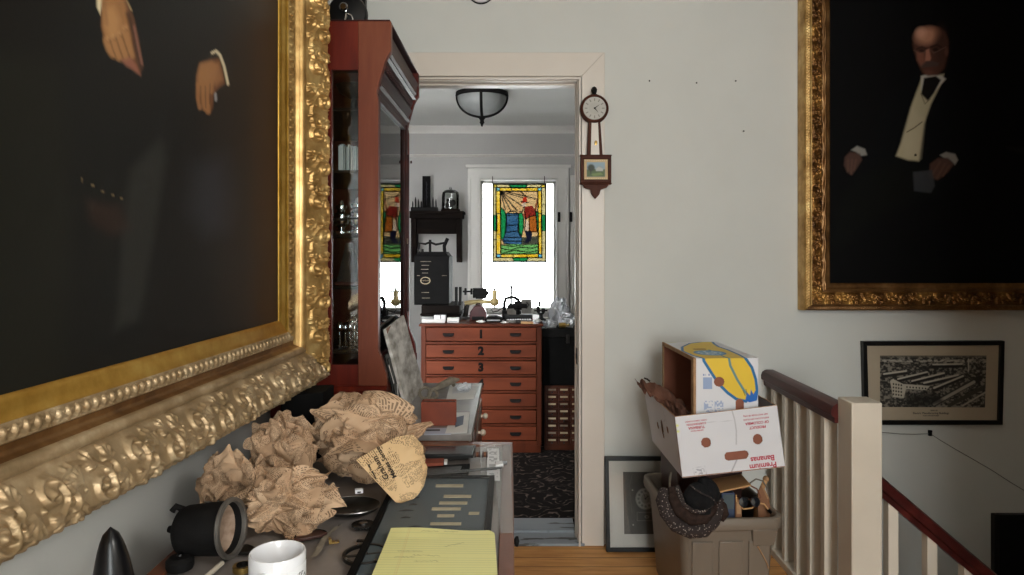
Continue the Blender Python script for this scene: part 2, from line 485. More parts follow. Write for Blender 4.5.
    # knit band: pale flecks on dark brown
    m, t, b = nt('fleck_knit')
    v = coords(t)
    vo = N(t, 'ShaderNodeTexVoronoi'); vo.inputs['Scale'].default_value = 130
    t.links.new(v, vo.inputs['Vector'])
    t.links.new(ramp(t, vo.outputs['Distance'], [(.15,'a0958c'),(.30,'2a201e')]), b.inputs['Base Color'])
    b.inputs['Roughness'].default_value = .9
    bump(t, b, vo.outputs['Distance'], .5, .003)
    g['knit'] = m
    g['fur'] = pm('black_velvet', '121214', .9, col2='08080a', scale=22, bmp=1.0, bscale=120, spec=.3)
    g['brown_knit'] = pm('brown_wool', '3a2d28', .95, col2='2a201c', scale=60, bmp=.5, bscale=200, spec=.1)
def gold(name, cols, rough, metal):
    m, t, b = nt(name)
    v = coords(t)
    t.links.new(ramp(t, noise(t, v, 16, 5, .6), [(.3, cols[0]), (.5, cols[1]), (.7, cols[2])]), b.inputs['Base Color'])
    b.inputs['Roughness'].default_value = rough; b.inputs['Metallic'].default_value = metal
    bump(t, b, noise(t, v, 180, 3), .12, .001)
    return m
build_materials()
G = M_
# ------------------------------------------------------------------ the setting
WX0, WX1 = 1.22, XR          # stairwell
def shell():
    b = MB(); b.box(XL-.1, WX0, YB-.1, YW2, -.22, 0); b.box(WX0, XR+.1, YB-.1, 1.33, -.22, 0)
    struct(b.build('floor', G['pine']))
    b = MB(); b.box(XSL-.1, XSR+.1, YW2, YS+.1, -.22, 0)
    struct(b.build('floor', G['dark_wood']))
    b = MB(); b.box(WX0-.1, XR+.1, 1.2, YW+.05, -2.75, -2.6)
    struct(b.build('floor', G['pine']))
    # far wall with the doorway
    DX0, DX1, DZ = -.53, .314, 2.073
    b = MB()
    b.box(XL-.1, DX0, YW, YW2, -.22, CEIL); b.box(DX1, XR+.1, YW, YW2, -2.75, CEIL); b.box(DX0, DX1, YW, YW2, DZ, CEIL)
    struct(b.build('wall_far', G['wall']))
    b = MB(); b.box(XL-.12, XL, YB-.1, YW2, -.22, CEIL)
    struct(b.build('wall_left', G['wall']))
    b = MB(); b.box(XR, XR+.12, YB-.1, YW2, -2.75, CEIL)
    struct(b.build('wall_right', G['wall']))
    x0, x1, z0, z1 = WIN_BACK
    b = MB(); b.box(XL-.1, x0, YB-.12, YB, -.22, CEIL); b.box(x1, XR+.1, YB-.12, YB, -.22, CEIL)
    b.box(x0, x1, YB-.12, YB, -.22, z0); b.box(x0, x1, YB-.12, YB, z1, CEIL)
    struct(b.build('wall_back', G['wall']))
    b = MB(); b.box(WX0-.1, XR+.1, 1.23, 1.33, -2.75, -.22); b.box(WX0-.1, WX0, 1.33, YW, -2.75, -.22)
    struct(b.build('wall_stairwell', G['wall']))
    b = MB(); b.box(1.27, 1.37, YB-.1, .95, -.22, CEIL)  # unseen partition added to keep light off the stairwell end of the wall
    struct(b.build('wall_added_partition', G['wall']))
    b = MB(); b.box(XL-.1, XR+.1, YB-.1, YW2, CEIL, CEIL+.1)
    struct(b.build('ceiling', G['ceil']))
    b = MB(); b.box(XSL-.1, XSR+.1, YW2, YS+.2, CEIL2, CEIL2+.1)
    struct(b.build('ceiling', G['ceil']))
    # study walls
    x0, x1, z0, z1 = WIN_STUDY
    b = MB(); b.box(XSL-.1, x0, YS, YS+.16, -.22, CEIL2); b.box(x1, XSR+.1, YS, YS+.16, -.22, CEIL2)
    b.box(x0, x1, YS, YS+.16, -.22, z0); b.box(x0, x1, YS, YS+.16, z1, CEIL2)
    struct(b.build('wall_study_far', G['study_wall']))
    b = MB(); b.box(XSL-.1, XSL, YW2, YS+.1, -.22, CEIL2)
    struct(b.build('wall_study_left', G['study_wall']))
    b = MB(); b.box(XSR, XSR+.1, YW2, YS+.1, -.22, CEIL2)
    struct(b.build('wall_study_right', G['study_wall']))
    # crown, picture rail
    b = MB()
    prof = [(0, CEIL2), (-.055, CEIL2), (-.05, CEIL2-.012), (-.03, CEIL2-.03), (-.014, CEIL2-.05), (-.012, CEIL2-.062), (0, CEIL2-.062)]
    b.yz([(YS+p[0], p[1]) for p in prof], XSL, XSR)
    struct(b.build('trim_1', G['white_trim']))
    b = MB(); b.yz([(YS, 2.165), (YS-.022, 2.165), (YS-.026, 2.155), (YS-.016, 2.145), (YS, 2.14)], XSL, XSR)
    struct(b.build('trim_2', G['white_trim']))
    # study window: casing, sash, pane, sill
    b = MB()
    w = .115
    for xa, xb in ((x0-w, x0), (x1, x1+w)):
        b.box(xa, xb, YS-.022, YS, z0-.04, z1+w)
    b.box(x0, x1, YS-.022, YS, z1, z1+w)
    b.box(x0-w-.02, x1+w+.02, YS-.035, YS, z1+w, z1+w+.03)
    for xa, xb in ((x0-w, x0-w+.025), (x0-.02, x0-.002), (x1+.002, x1+.02), (x1+w-.025, x1+w)):
        b.box(xa, xb, YS-.034, YS-.022, z0, z1+.02)
    b.box(x0-.02, x1+.02, YS-.034, YS-.022, z1+.002, z1+.02)
    b.box(x0-w-.03, x1+w+.03, YS-.07, YS, z0-.075, z0-.04)
    o = struct(b.build('window_1', G['white_trim'], bevel=.003))
    b = MB()
    for xa, xb, za, zb in ((x0, x0+.022, z0, z1), (x1-.022, x1, z0, z1), (x0, x1, z0, z0+.04), (x0, x1, z1-.02, z1)):
        b.box(xa, xb, YS+.05, YS+.09, za, zb)
    b.build('window_sash', G['white_trim'], o)
    b = MB(); b.box(x0+.02, x1-.02, YS+.066, YS+.070, z0+.02, z1-.01)
    b.build('window_pane', G['glass'], o)
    # folded shutter leaf on the right of the window, with its two iron latches
    b = MB(); b.box(x1+w+.015, x1+w+.16, YS-.03, YS-.002, z0, z1+.05)
    b.box(x1+w+.035, x1+w+.14, YS-.036, YS-.03, z0+.05, z1)
    struct(b.build('trim_3', G['white_trim'], bevel=.003))
    for px, lab in ((559.0, 'small dark latch on the window casing beside the white window'), (571.0, 'small dark latch on the shutter leaf next to the doorway edge')):
        p = P(px, 217, YS-.04)
        t = T('window_latch', lab, 'latch', (p.x, p.y, p.z), 'iron latches beside the window')
        b = MB(); b.box(p.x-.012, p.x+.012, YS-.046, YS-.034, p.z-.045, p.z+.045); b.build('latch_plate', G['black_matte'], t, bevel=.003)
        b = MB(); b.cyl((p.x, YS-.046, p.z), (p.x, YS-.064, p.z), .007, n=10); b.build('knob', G['black_matte'], t)
    # unseen window added behind the photographer to light the landing
    x0, x1, z0, z1 = WIN_BACK
    b = MB(); w = .1
    for xa, xb in ((x0-w, x0), (x1, x1+w)): b.box(xa, xb, YB, YB+.02, z0, z1)
    b.box(x0-w, x1+w, YB, YB+.02, z1, z1+w); b.box(x0-w-.03, x1+w+.03, YB, YB+.06, z0-.04, z0)
    o = struct(b.build('added_window_2', G['white_trim'], bevel=.003))
    b = MB(); zm = (z0+z1)/2
    for xa, xb, za, zb in ((x0, x0+.04, z0, z1), (x1-.04, x1, z0, z1), (x0, x1, z0, z0+.05), (x0, x1, z1-.04, z1), (x0, x1, zm-.02, zm+.02)):
        b.box(xa, xb, YB-.08, YB-.05, za, zb)
    b.build('window_sash', G['white_trim'], o)
    b = MB(); b.box(x0+.03, x1-.03, YB-.067, YB-.063, z0+.03, z1-.03)
    b.build('window_pane', G['glass'], o)
    # doorway lining and casing
    zc = 2.055; x0, x1 = DX0+.014, DX1-.014
    b = MB()
    b.box(x1, x1+.0139, YW-.006, YW2+.006, 0, zc+.0179); b.box(x0-.0139, x0, YW-.006, YW2+.006, 0, zc+.0179); b.box(x0, x1, YW-.006, YW2+.006, zc, zc+.0179)
    b.box(x1-.006, x1, YW+.04, YW+.075, 0, zc); b.box(x0, x0+.006, YW+.04, YW+.075, 0, zc); b.box(x0, x1, YW+.04, YW+.075, zc-.008, zc)
    struct(b.build('trim_4', G['casing'], bevel=.002))
    b = MB()
    for sgn, xe in ((1, x1+.003), (-1, x0-.003)):
        xo = xe+sgn*.1125; xi = xe+sgn*.014
        zi, zo = zc+.020, zc+.123
        b.xz([(xi, .0), (xo, .0), (xo, zo-.0008), (xi, zi-.0008)], YW-.019, YW-.0005)      # side board, mitred
        b.xz([(xe, 0), (xe+sgn*.009, 0), (xe+sgn*.009, zc+.013), (xe, zc+.004)], YW-.027, YW-.0005)               # inner bead
        b.xz([(xo-sgn*.004, 0), (xo+sgn*.004, 0), (xo+sgn*.004, zo+.004), (xo-sgn*.004, zo+.004)], YW-.010, YW-.0005)
    xa, xb = x0-.003, x1+.003
    b.xz([(xa-.1125, zo), (xb+.1125, zo), (xb+.014, zi), (xa-.014, zi)], YW-.019, YW-.0005)
    b.xz([(xa-.009, zc+.013), (xb+.009, zc+.013), (xb, zc+.004), (xa, zc+.004)], YW-.027, YW-.0005)
    b.box(xa-.1125, xb+.1125, YW-.010, YW-.0005, zo, zo+.004)
    struct(b.build('trim_5', G['casing'], bevel=.0015))
    b = MB(); b.box(x0-.01, x1+.03, YW-.025, YW+.10, 0, .012); b.box(x0, x1, YW+.10, YW2+.12, 0, .020)
    struct(b.build('trim_6', G['threshold'], bevel=.003))
    p = P(576, 356, YW+.02)
    t = T('strike_plate', 'small dark strike plate let into the right doorway jamb', 'strike plate', (x1, YW+.03, p.z))
    b = MB(); b.box(x1-.003, x1+.001, YW+.005, YW+.035, p.z-.035, p.z+.035); b.build('plate', G['black_matte'], t)
    b = MB(); b.box(x1-.006, x1-.002, YW+.012, YW+.026, p.z-.012, p.z+.012); b.build('catch', G['dark_steel'], t)
    # the well's staircase
    b = MB()
    n, rise, run = 11, .19, .22
    pts = [(WX0, -.22)]
    pts = []
    for i in range(n):
        pts += [(WX0+run*i, -rise*(i+1) if i else -rise), (WX0+run*(i+1), -rise*(i+1))]
    pts = [(WX0+.0, -.19)]
    for i in range(8):
        z = -rise*(i+1); x = WX0+run*(i+1)
        pts += [(x, z), (x, z-rise)]
    pts += [(WX0+run*8, -2.5), (WX0, -2.5)]
    b.xz(pts, 1.36, 2.33)
    struct(b.build('floor_stairs', G['pine']))
shell()

# ------------------------------------------------------------------ railing
def railing():
    t = T('stair_railing', 'cream painted stair railing with dark red wooden handrails and a square newel', 'railing', (1.18, 2.38, 0))
    b = MB(); x0, x1, y0, y1 = 1.138, 1.240, 2.33, 2.432
    b.box(x0, x1, y0, y1, 0, .801)
    b.build('newel_post', G['rail_paint'], t, bevel=.004)
    prof = [(-.034, 0), (-.030, -.012), (-.036, -.020), (-.036, .010), (-.030, .026), (-.016, .036), (.016, .036), (.030, .026), (.036, .010), (.036, -.020), (.030, -.012), (.034, 0)]
    hp = [(-.024, -.032), (-.026, -.012), (-.036, -.006), (-.037, .012), (-.030, .028), (-.016, .036), (.016, .036), (.030, .028), (.037, .012), (.036, -.006), (.026, -.012), (.024, -.032)]
    b = MB(); xc, zc = 1.152, .740
    b.xz([(xc+a, zc+c) for a, c in hp], y1-.002, YW)
    b.build('handrail', G['rail_wood'], t)
    b = MB(); b.box(1.118, 1.215, y1, YW, 0, .03)
    b.build('base_rail', G['rail_paint'], t, bevel=.003)
    for k in range(5):
        y = 2.512+.121*k
        b = MB(); b.box(1.128, 1.176, y, y+.032, .028, .715)
        b.build('baluster', G['rail_paint'], t, bevel=.0025)
    # sloping run beyond the newel
    sl = 0.85
    yc = 2.381
    xs, zs = x1-.002, EYE-(481.5-CY)/F*yc
    L = 1.75
    ux, uz = 1/math.hypot(1, sl), -sl/math.hypot(1, sl)
    b = MB()
    # sweep the rail profile: across = Y, up = vertical so that the ends are plumb
    rows = []
    for s in (0, L):
        rows.append([Vector((xs+s, yc+a, zs-sl*s+c*1.05)) for a, c in hp])
    n = len(hp)
    b.add(rows[0]+rows[1], [(i, (i+1) % n, n+(i+1) % n, n+i) for i in range(n)]+[tuple(range(n))[::-1], tuple(range(n, 2*n))])
    b.build('handrail', G['rail_wood'], t)
    for k, px in enumerate((889, 928, 965, 1002, 1039, 1076)):
        x = (px-CX)/F*2.36
        zt = zs-sl*(x+.0-xs)-.034
        zb = -.19*(int((x-WX0)/.22)+1)
        if x < WX0+.001: zb = 0
        b = MB()
        b.add([(x,2.362,zb),(x+.034,2.362,zb),(x+.034,2.398,zb),(x,2.398,zb),(x,2.362,zt+.004),(x+.034,2.362,zt-.034*sl+.004),(x+.034,2.398,zt-.034*sl+.004),(x,2.398,zt+.004)],
              [(0,3,2,1),(4,5,6,7),(0,1,5,4),(1,2,6,5),(2,3,7,6),(3,0,4,7)])
        b.build('baluster', G['rail_paint'], t, bevel=.002)
    b = MB()
    b.xz([(WX0+.0, -.02), (WX0+1.75, -.02-sl*1.75), (WX0+1.75, -.30-sl*1.75), (WX0, -.30)], 2.355, 2.405)
    b.build('stringer', G['rail_paint'], t)
railing()

# ------------------------------------------------------------------ wall lamp added out of view to light the landing 
def added_landing_lamp():
    x, y, z = ADDED_LAMP
    t = T('added_wall_lamp', 'added brass wall lamp with an open white shade, out of view on the partition', 'wall lamp', (1.27, y, z))
    b = MB(); b.lathe([(0,0),(.05,0),(.048,.010),(.012,.018),(0,.018)], 20, Matrix.Translation((1.27, y, z+.02)) @ Matrix.Rotation(-PI/2, 4, 'Y')); b.build('backplate', G['brass'], t)
    b = MB(); b.tube([(1.252, y, z+.02), (1.15, y, z+.10), (1.02, y, z+.14), (x, y, z+.115)], .008, 8); b.build('arm', G['brass'], t)
    M = Matrix.Translation((x, y, z))
    b = MB(); b.lathe([(.02, .115), (.06, .105), (.09, .085), (.092, .082), (.06, .098), (.02, .108)], 28, M, closed=True); b.build('shade', G['white_china'], t)
added_landing_lamp()
# ------------------------------------------------------------------ carved frames
def dome_stamp(H, res, x, y, w, a):
    """raise a small dome of radius w (m), height a, at x, y (m)"""
    nv, nu = H.shape
    i0, i1 = max(0, int((x-w)/res)), min(nu, int((x+w)/res)+2)
    j0, j1 = max(0, int((y-w)/res)), min(nv, int((y+w)/res)+2)
    if i1 <= i0 or j1 <= j0: return
    X = np.arange(i0, i1)*res-x; Y = np.arange(j0, j1)*res-y
    d2 = (X[None, :]**2+Y[:, None]**2)/(w*w)
    h = a*np.sqrt(np.clip(1-d2, 0, 1))
    H[j0:j1, i0:i1] = np.maximum(H[j0:j1, i0:i1], h)
def stroke_stamp(H, res, pts, w0, w1, a):
    n = len(pts)
    for i, (x, y) in enumerate(pts):
        f = i/(n-1)
        w = w0+(w1-w0)*f
        dome_stamp(H, res, x, y, w, a*min(1, w/max(w0, w1)*1.1))
def spiral(cx, cy, r0, a0, turns, sgn=1, n=60, shrink=.8):
    return [(cx+r0*(1-shrink*k/n)*math.cos(a0+sgn*2*PI*turns*k/n), cy+r0*(1-shrink*k/n)*math.sin(a0+sgn*2*PI*turns*k/n)) for k in range(n+1)]
def bez(p0, p1, p2, p3, n=40):
    r = []
    for k in range(n+1):
        t = k/n; u = 1-t
        r.append((u**3*p0[0]+3*u*u*t*p1[0]+3*u*t*t*p2[0]+t**3*p3[0], u**3*p0[1]+3*u*u*t*p1[1]+3*u*t*t*p2[1]+t**3*p3[1]))
    return r
def scroll_field(L, w, res, amp, pitch, seed=1):
    """raised acanthus scrolls along a band L long and w wide"""
    rnd = random.Random(seed)
    H = np.zeros((int(w/res)+2, int(L/res)+2))
    k = 0; x = -pitch*.5; q = w/.09
    while x < L+pitch:
        up = 1 if k % 2 == 0 else -1
        def Y(v): return w*.5+up*(v-.5)*w
        def pt(l): return [(x+a*pitch, Y(b)) for a, b in l]
        # big C scroll with its curled eye
        r = w*.27
        sp = spiral(x+pitch*.30, Y(.38), r, up*PI*.9, 1.35, up)
        stroke_stamp(H, res, sp, .0044*q, .0028*q, amp)
        dome_stamp(H, res, x+pitch*.30, Y(.38), .007*q, amp*1.2)
        # stem from the scroll to the next one
        st = bez((x+pitch*.05, Y(.25)), (x+pitch*.2, Y(1.0)), (x+pitch*.7, Y(.95)), (x+pitch*.98, Y(.55)))
        stroke_stamp(H, res, st, .0030*q, .0042*q, amp*.85)
        # counter scroll
        sp = spiral(x+pitch*.74, Y(.42), w*.17, -up*PI*.4, 1.2, -up, 46)
        stroke_stamp(H, res, sp, .0040*q, .0026*q, amp*.9)
        # acanthus leaves: tapering lobes fanned from a root
        for root, a0, m, ln in (((.55, .55), .9, 5, .30), ((.12, .70), 2.2, 4, .24), ((.88, .25), -.4, 4, .22)):
            for j in range(m):
                an = a0+(j-(m-1)/2)*.42+rnd.uniform(-.08, .08)
                l = ln*w*1.25*(1-.12*abs(j-(m-1)/2))
                rx, ry = x+root[0]*pitch, Y(root[1])
                e = (rx+math.cos(an)*l, ry+up*math.sin(an)*l)
                mid = ((rx+e[0])/2+.15*l*math.cos(an+1.6), (ry+e[1])/2+.15*l*math.sin(an+1.6)*up)
                lb = bez((rx, ry), mid, mid, e, 18)
                stroke_stamp(H, res, lb, .0020*q, .0036*q, amp*.75)
                dome_stamp(H, res, e[0], e[1], .0040*q, amp*.9)
        for j in range(10):
            dome_stamp(H, res, x+rnd.random()*pitch, rnd.uniform(.06, .94)*w, rnd.uniform(.0022, .004)*q, amp*.7)
        x += pitch*.62; k += 1
    return H
def sample(H, res, S, Tt):
    i = np.clip(S/res, 0, H.shape[1]-1.001); j = np.clip(Tt/res, 0, H.shape[0]-1.001)
    i0, j0 = i.astype(int), j.astype(int); fi, fj = i-i0, j-j0
    return (H[j0, i0]*(1-fi)*(1-fj)+H[j0, i0+1]*fi*(1-fj)+H[j0+1, i0]*(1-fi)*fj+H[j0+1, i0+1]*fi*fj)

class FrameBuilder:
    """rectangular frame: canvas corner O, axes es (along), ez (up), en (towards the room); profile = [(t, w)...]"""
    def __init__(s, O, es, ez, en, L, Hh):
        s.O, s.es, s.ez, s.en, s.L, s.H = map(lambda v: np.array(v, float), (O, es, ez, en, L, Hh))
    def side(s, which):
        L, H = float(s.L), float(s.H)
        # start point on canvas edge, direction along, outward direction, length
        return {'bottom': (0*s.es, s.es, -s.ez, L), 'far': (L*s.es, s.ez, s.es, H),
                'top': (H*s.ez+L*s.es, -s.es, s.ez, L), 'near': (H*s.ez, -s.ez, -s.es, H)}[which]
    def band(s, which, ts, base, orn, ds):
        p0, a, o, L = s.side(which)
        t = np.asarray(ts)
        n = max(2, int((L+2*t.max())/ds))
        f = np.linspace(0, 1, n+1)
        Tt, Ff = np.meshgrid(t, f, indexing='ij')
        S = -Tt+Ff*(L+2*Tt)
        W = np.interp(Tt, base[0], base[1])+orn(S+t.max(), Tt)
        return s.O+p0+S[..., None]*a+Tt[..., None]*o+W[..., None]*s.en
    def canvas(s, du, w=0.0):
        nu, nv = int(s.L/du), int(s.H/du)
        u, v = np.meshgrid(np.linspace(0, s.L, nu+1), np.linspace(0, s.H, nv+1))
        return s.O+u[..., None]*s.es+v[..., None]*s.ez+w*s.en

def project(Pts):
    return CX+F*Pts[..., 0]/Pts[..., 1], CY-F*(Pts[..., 2]-EYE)/Pts[..., 1]

def big_portrait():
    dx = .0615
    n = math.hypot(1, dx)
    es = np.array([-dx/n, -1/n, 0]); ez = np.array([0, 0, 1.]); en = np.array([1/n, -dx/n, 0])
    far = np.array([(278-CX)/F*1.995, 1.995, EYE-(320.7-CY)/F*1.995])
    L, H = 1.42, 1.34
    fb = FrameBuilder(far, es, ez, en, L, H)     # es points towards the camera; O is the far lower corner
    t = T('framed_portrait', 'large dark oil portrait in a wide carved gilt frame on the left wall', 'painting', tuple(far))
    # 'near' side of the builder is then the member beside the cabinet
    base = ([0, .004, .033, .036, .040, .058, .062, .066, .078, .086, .088, .102, .106, .112, .150, .185, .196, .200, .2005],
            [.0, .006, .012, .016, .017, .019, .024, .018, .016, .030, .042, .046, .040, .046, .072, .084, .078, .066, -.03])
    res = .002
    field = {}
    for side, ln in (('bottom', L), ('near', H), ('top', L), ('far', H)):
        hi = side in ('bottom', 'near')
        if hi: field[side] = scroll_field(ln+.4, .092, res, .0105, .165, 3 if side == 'bottom' else 8)
        def orn(S, Tt, side=side, hi=hi):
            W = np.zeros(S.shape)
            m = (Tt > .108) & (Tt < .2)
            if hi: W = np.where(m, sample(field[side], res, S, Tt-.107), 0)
            # egg-and-tongue bead
            k = (Tt > .0385) & (Tt < .0595)
            c = ((S % .022)-.011)/.011
            e = np.clip(1-(c/.52)**2-((Tt-.049)/.0096)**2, 0, 1)**.5*.0075
            e = np.maximum(e, np.clip(1-np.abs(np.hypot(c/.86, (Tt-.0475)/.0115)-1)/.14, 0, 1)*.005)
            W = W+np.where(k, e, 0)
            # small leaf edge outside
            k = Tt > .19
            W = W+np.where(k & (Tt < .2003), .0025*np.sin(S*2*PI/.022), 0)
            return W
        parts = (('liner', G['gold_flat'], [0, .004, .012, .022, .033, .036]),  # lower member: duller gilts stand in for the greyer light on it
                 ('bead_molding', G['gold_grey_lit'] if side in ('bottom',) else G['gold'], list(np.arange(.036, .0661, .0016))),
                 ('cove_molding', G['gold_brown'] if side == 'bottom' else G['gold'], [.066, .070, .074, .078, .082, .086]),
                 ('fillet', G['gold_grey_lit'] if side == 'bottom' else G['gold'], [.086, .088, .094, .102, .106]),
                 ('carved_border', G['gold_grey_lit'] if side == 'bottom' else G['gold'], list(np.arange(.106, .2001, .002 if hi else .006))+[.2, .2005]))
        root = None
        for nm, mat, ts in parts:
            ds = .002 if (hi and nm == 'carved_border') else (.0025 if hi and nm == 'bead_molding' else .02)
            if nm == 'carved_border' and side == 'bottom': ds = .0024
            grid_obj(nm, fb.band(side, ts, base, orn, ds), mat, t)
    # back box of the frame
    b = MB()
    M = Matrix((( -en[0]*0+es[0], 0, en[0], far[0]), (es[1], 0, en[1], far[1]), (0, 1, 0, far[2]), (0, 0, 0, 1)))
    b.box(-.199, L+.199, -.199, -.002, -.03, -.001, M); b.box(-.199, L+.199, H+.002, H+.199, -.03, -.001, M)
    b.box(-.199, -.002, -.002, H+.002, -.03, -.001, M); b.box(L+.002, L+.199, -.002, H+.002, -.03, -.001, M)
    b.build('back_frame', G['dark_wood'], t)
    Pc = fb.canvas(.0042)
    U, V = project(Pc)
    p = Paint(U, V, '100f0d')
    nz = vnoise(U/40, V/60, 3)
    p.mix(nz*.5, '171512')
    p.poly([(285,-400),(240,-400),(232,0),(225,120),(240,330),(285,330)], '33281c', 60, .75)
    p.poly([(285,-400),(262,-400),(258,0),(258,330),(285,330)], '46301c', 26, .6)
    p.poly([(-500,56),(0,50),(60,62),(105,95),(130,130),(110,420),(-500,700)], '191914', 30, .9)   # dark chair back
    p.poly([(60,30),(95,-40),(160,-60),(225,0),(232,60),(170,130),(165,200),(150,330),(120,430),(60,440),(70,200)], '121211', 20, .8)
    p.poly([(130,170),(160,138),(166,160),(160,200),(140,320),(116,330),(122,240)], '272724', 10, .8)
    for x, y in ((82,180),(93,185),(103,191),(113,196),(121,199)):
        p.ell(x, y, 1.6, 1.4, '6a5a40')
    p.poly([(196,165),(226,155),(232,200),(226,230),(206,236),(190,210)], '2f3036', 26, .6)
    p.poly([(86,200),(120,206),(130,228),(112,236),(92,224)], '2c1e18', 10, .7)
    # the hand above: cuff, back of the hand, four fingers, thumb shadow
    p.poly([(96,-14),(102,-20),(104,-2),(100,14),(97,8)], 'cfc09c', 2)
    p.line([(122,-6),(127,2),(131,10)], 1.6, 'b8a276', 1.5)
    p.poly([(102,-20),(122,-12),(128,4),(134,18),(138,36),(141,54),(143,66),(140,74),(134,70),(128,64),(119,60),(110,54),(105,42),(101,26),(102,8)], '63402a', 3)
    p.poly([(103,-16),(121,-8),(126,6),(129,22),(131,40),(132,52),(124,58),(114,56),(107,46),(103,30),(102,8)], '94683f', 4)
    p.poly([(105,8),(114,6),(120,20),(118,36),(110,40),(104,26)], 'b08354', 7, .8)
    for a_, w in (([(106,40),(109,49),(113,55)], 6.5), ([(112,40),(116,51),(119,58)], 6.5), ([(118,36),(123,50),(126,58)], 6.5), ([(124,28),(129,46),(132,56)], 6)):
        p.line(a_, w, 'a0744a', 3, .85)
    for a_ in ([(109.5,38),(113,50),(116,57)], [(115.5,36),(120,50),(123,58)], [(121,32),(126,47),(129.5,57)]):
        p.line(a_, 1.1, '5c3b24', 1.8, .85)
    p.line([(128,14),(134,34),(138,56),(141,68)], 4.5, '3c261a', 3.5, .85)
    p.line([(134,26),(138,46),(142,64)], 2.2, '8a5f50', 2, .8)
    p.poly([(121,60),(130,57),(136,64),(141,76),(133,70),(126,66)], '8c5a48', 3, .85)
    for x, y in ((108,38),(113.5,36),(119.5,33),(125,27)): p.ell(x, y, 2.6, 2.2, 'b98d60', 0, 1.0, .55); p.ell(x+1.5, y+3.2, 2.0, 1.6, '7a5233', 0, 1.0, .5)
    p.line([(104,-14),(105,6),(107,24)], 2.4, '7a5436', 3.5, .6); p.line([(116,-10),(121,10),(124,26)], 1.6, '8a6040', 3, .5)
    # the second hand and its cuff
    p.line([(212,53),(216,51),(220,55),(224,66),(228,84)], 2.6, 'cdbf9e', 1.6)
    p.poly([(200,62),(210,59),(219,58),(222,68),(225,84),(219,88),(214,94),(213,108),(210,114),(205,110),(200,104),(197,92),(196,80),(198,68)], '6b442a', 2.5)
    p.poly([(200,64),(212,61),(218,66),(216,78),(210,88),(202,96),(198,86),(197,76)], '9a6d45', 4)
    for a_, w in (([(198,84),(198,98),(200,108)], 4), ([(203,84),(203,98),(205,109)], 4.4), ([(208,82),(207,98),(208,112)], 4.6), ([(212,80),(211,92)], 4.4)):
        p.line(a_, w, '986a42', 2.2, .9)
    for a_ in ([(200.6,86),(200.6,104)], [(205.4,86),(205.8,108)], [(210,84),(209.8,104)]):
        p.line(a_, .9, '54341f', 1.2, .8)
    p.poly([(210,64),(219,62),(223,80),(216,86),(211,78)], '9a6a44', 4, .7)
    p.line([(215.4,94),(216,100)], 2.4, '9a9698', 1.5, .8)
    grid_obj('canvas', Pc, G['oil'], t, p.C)
big_portrait()

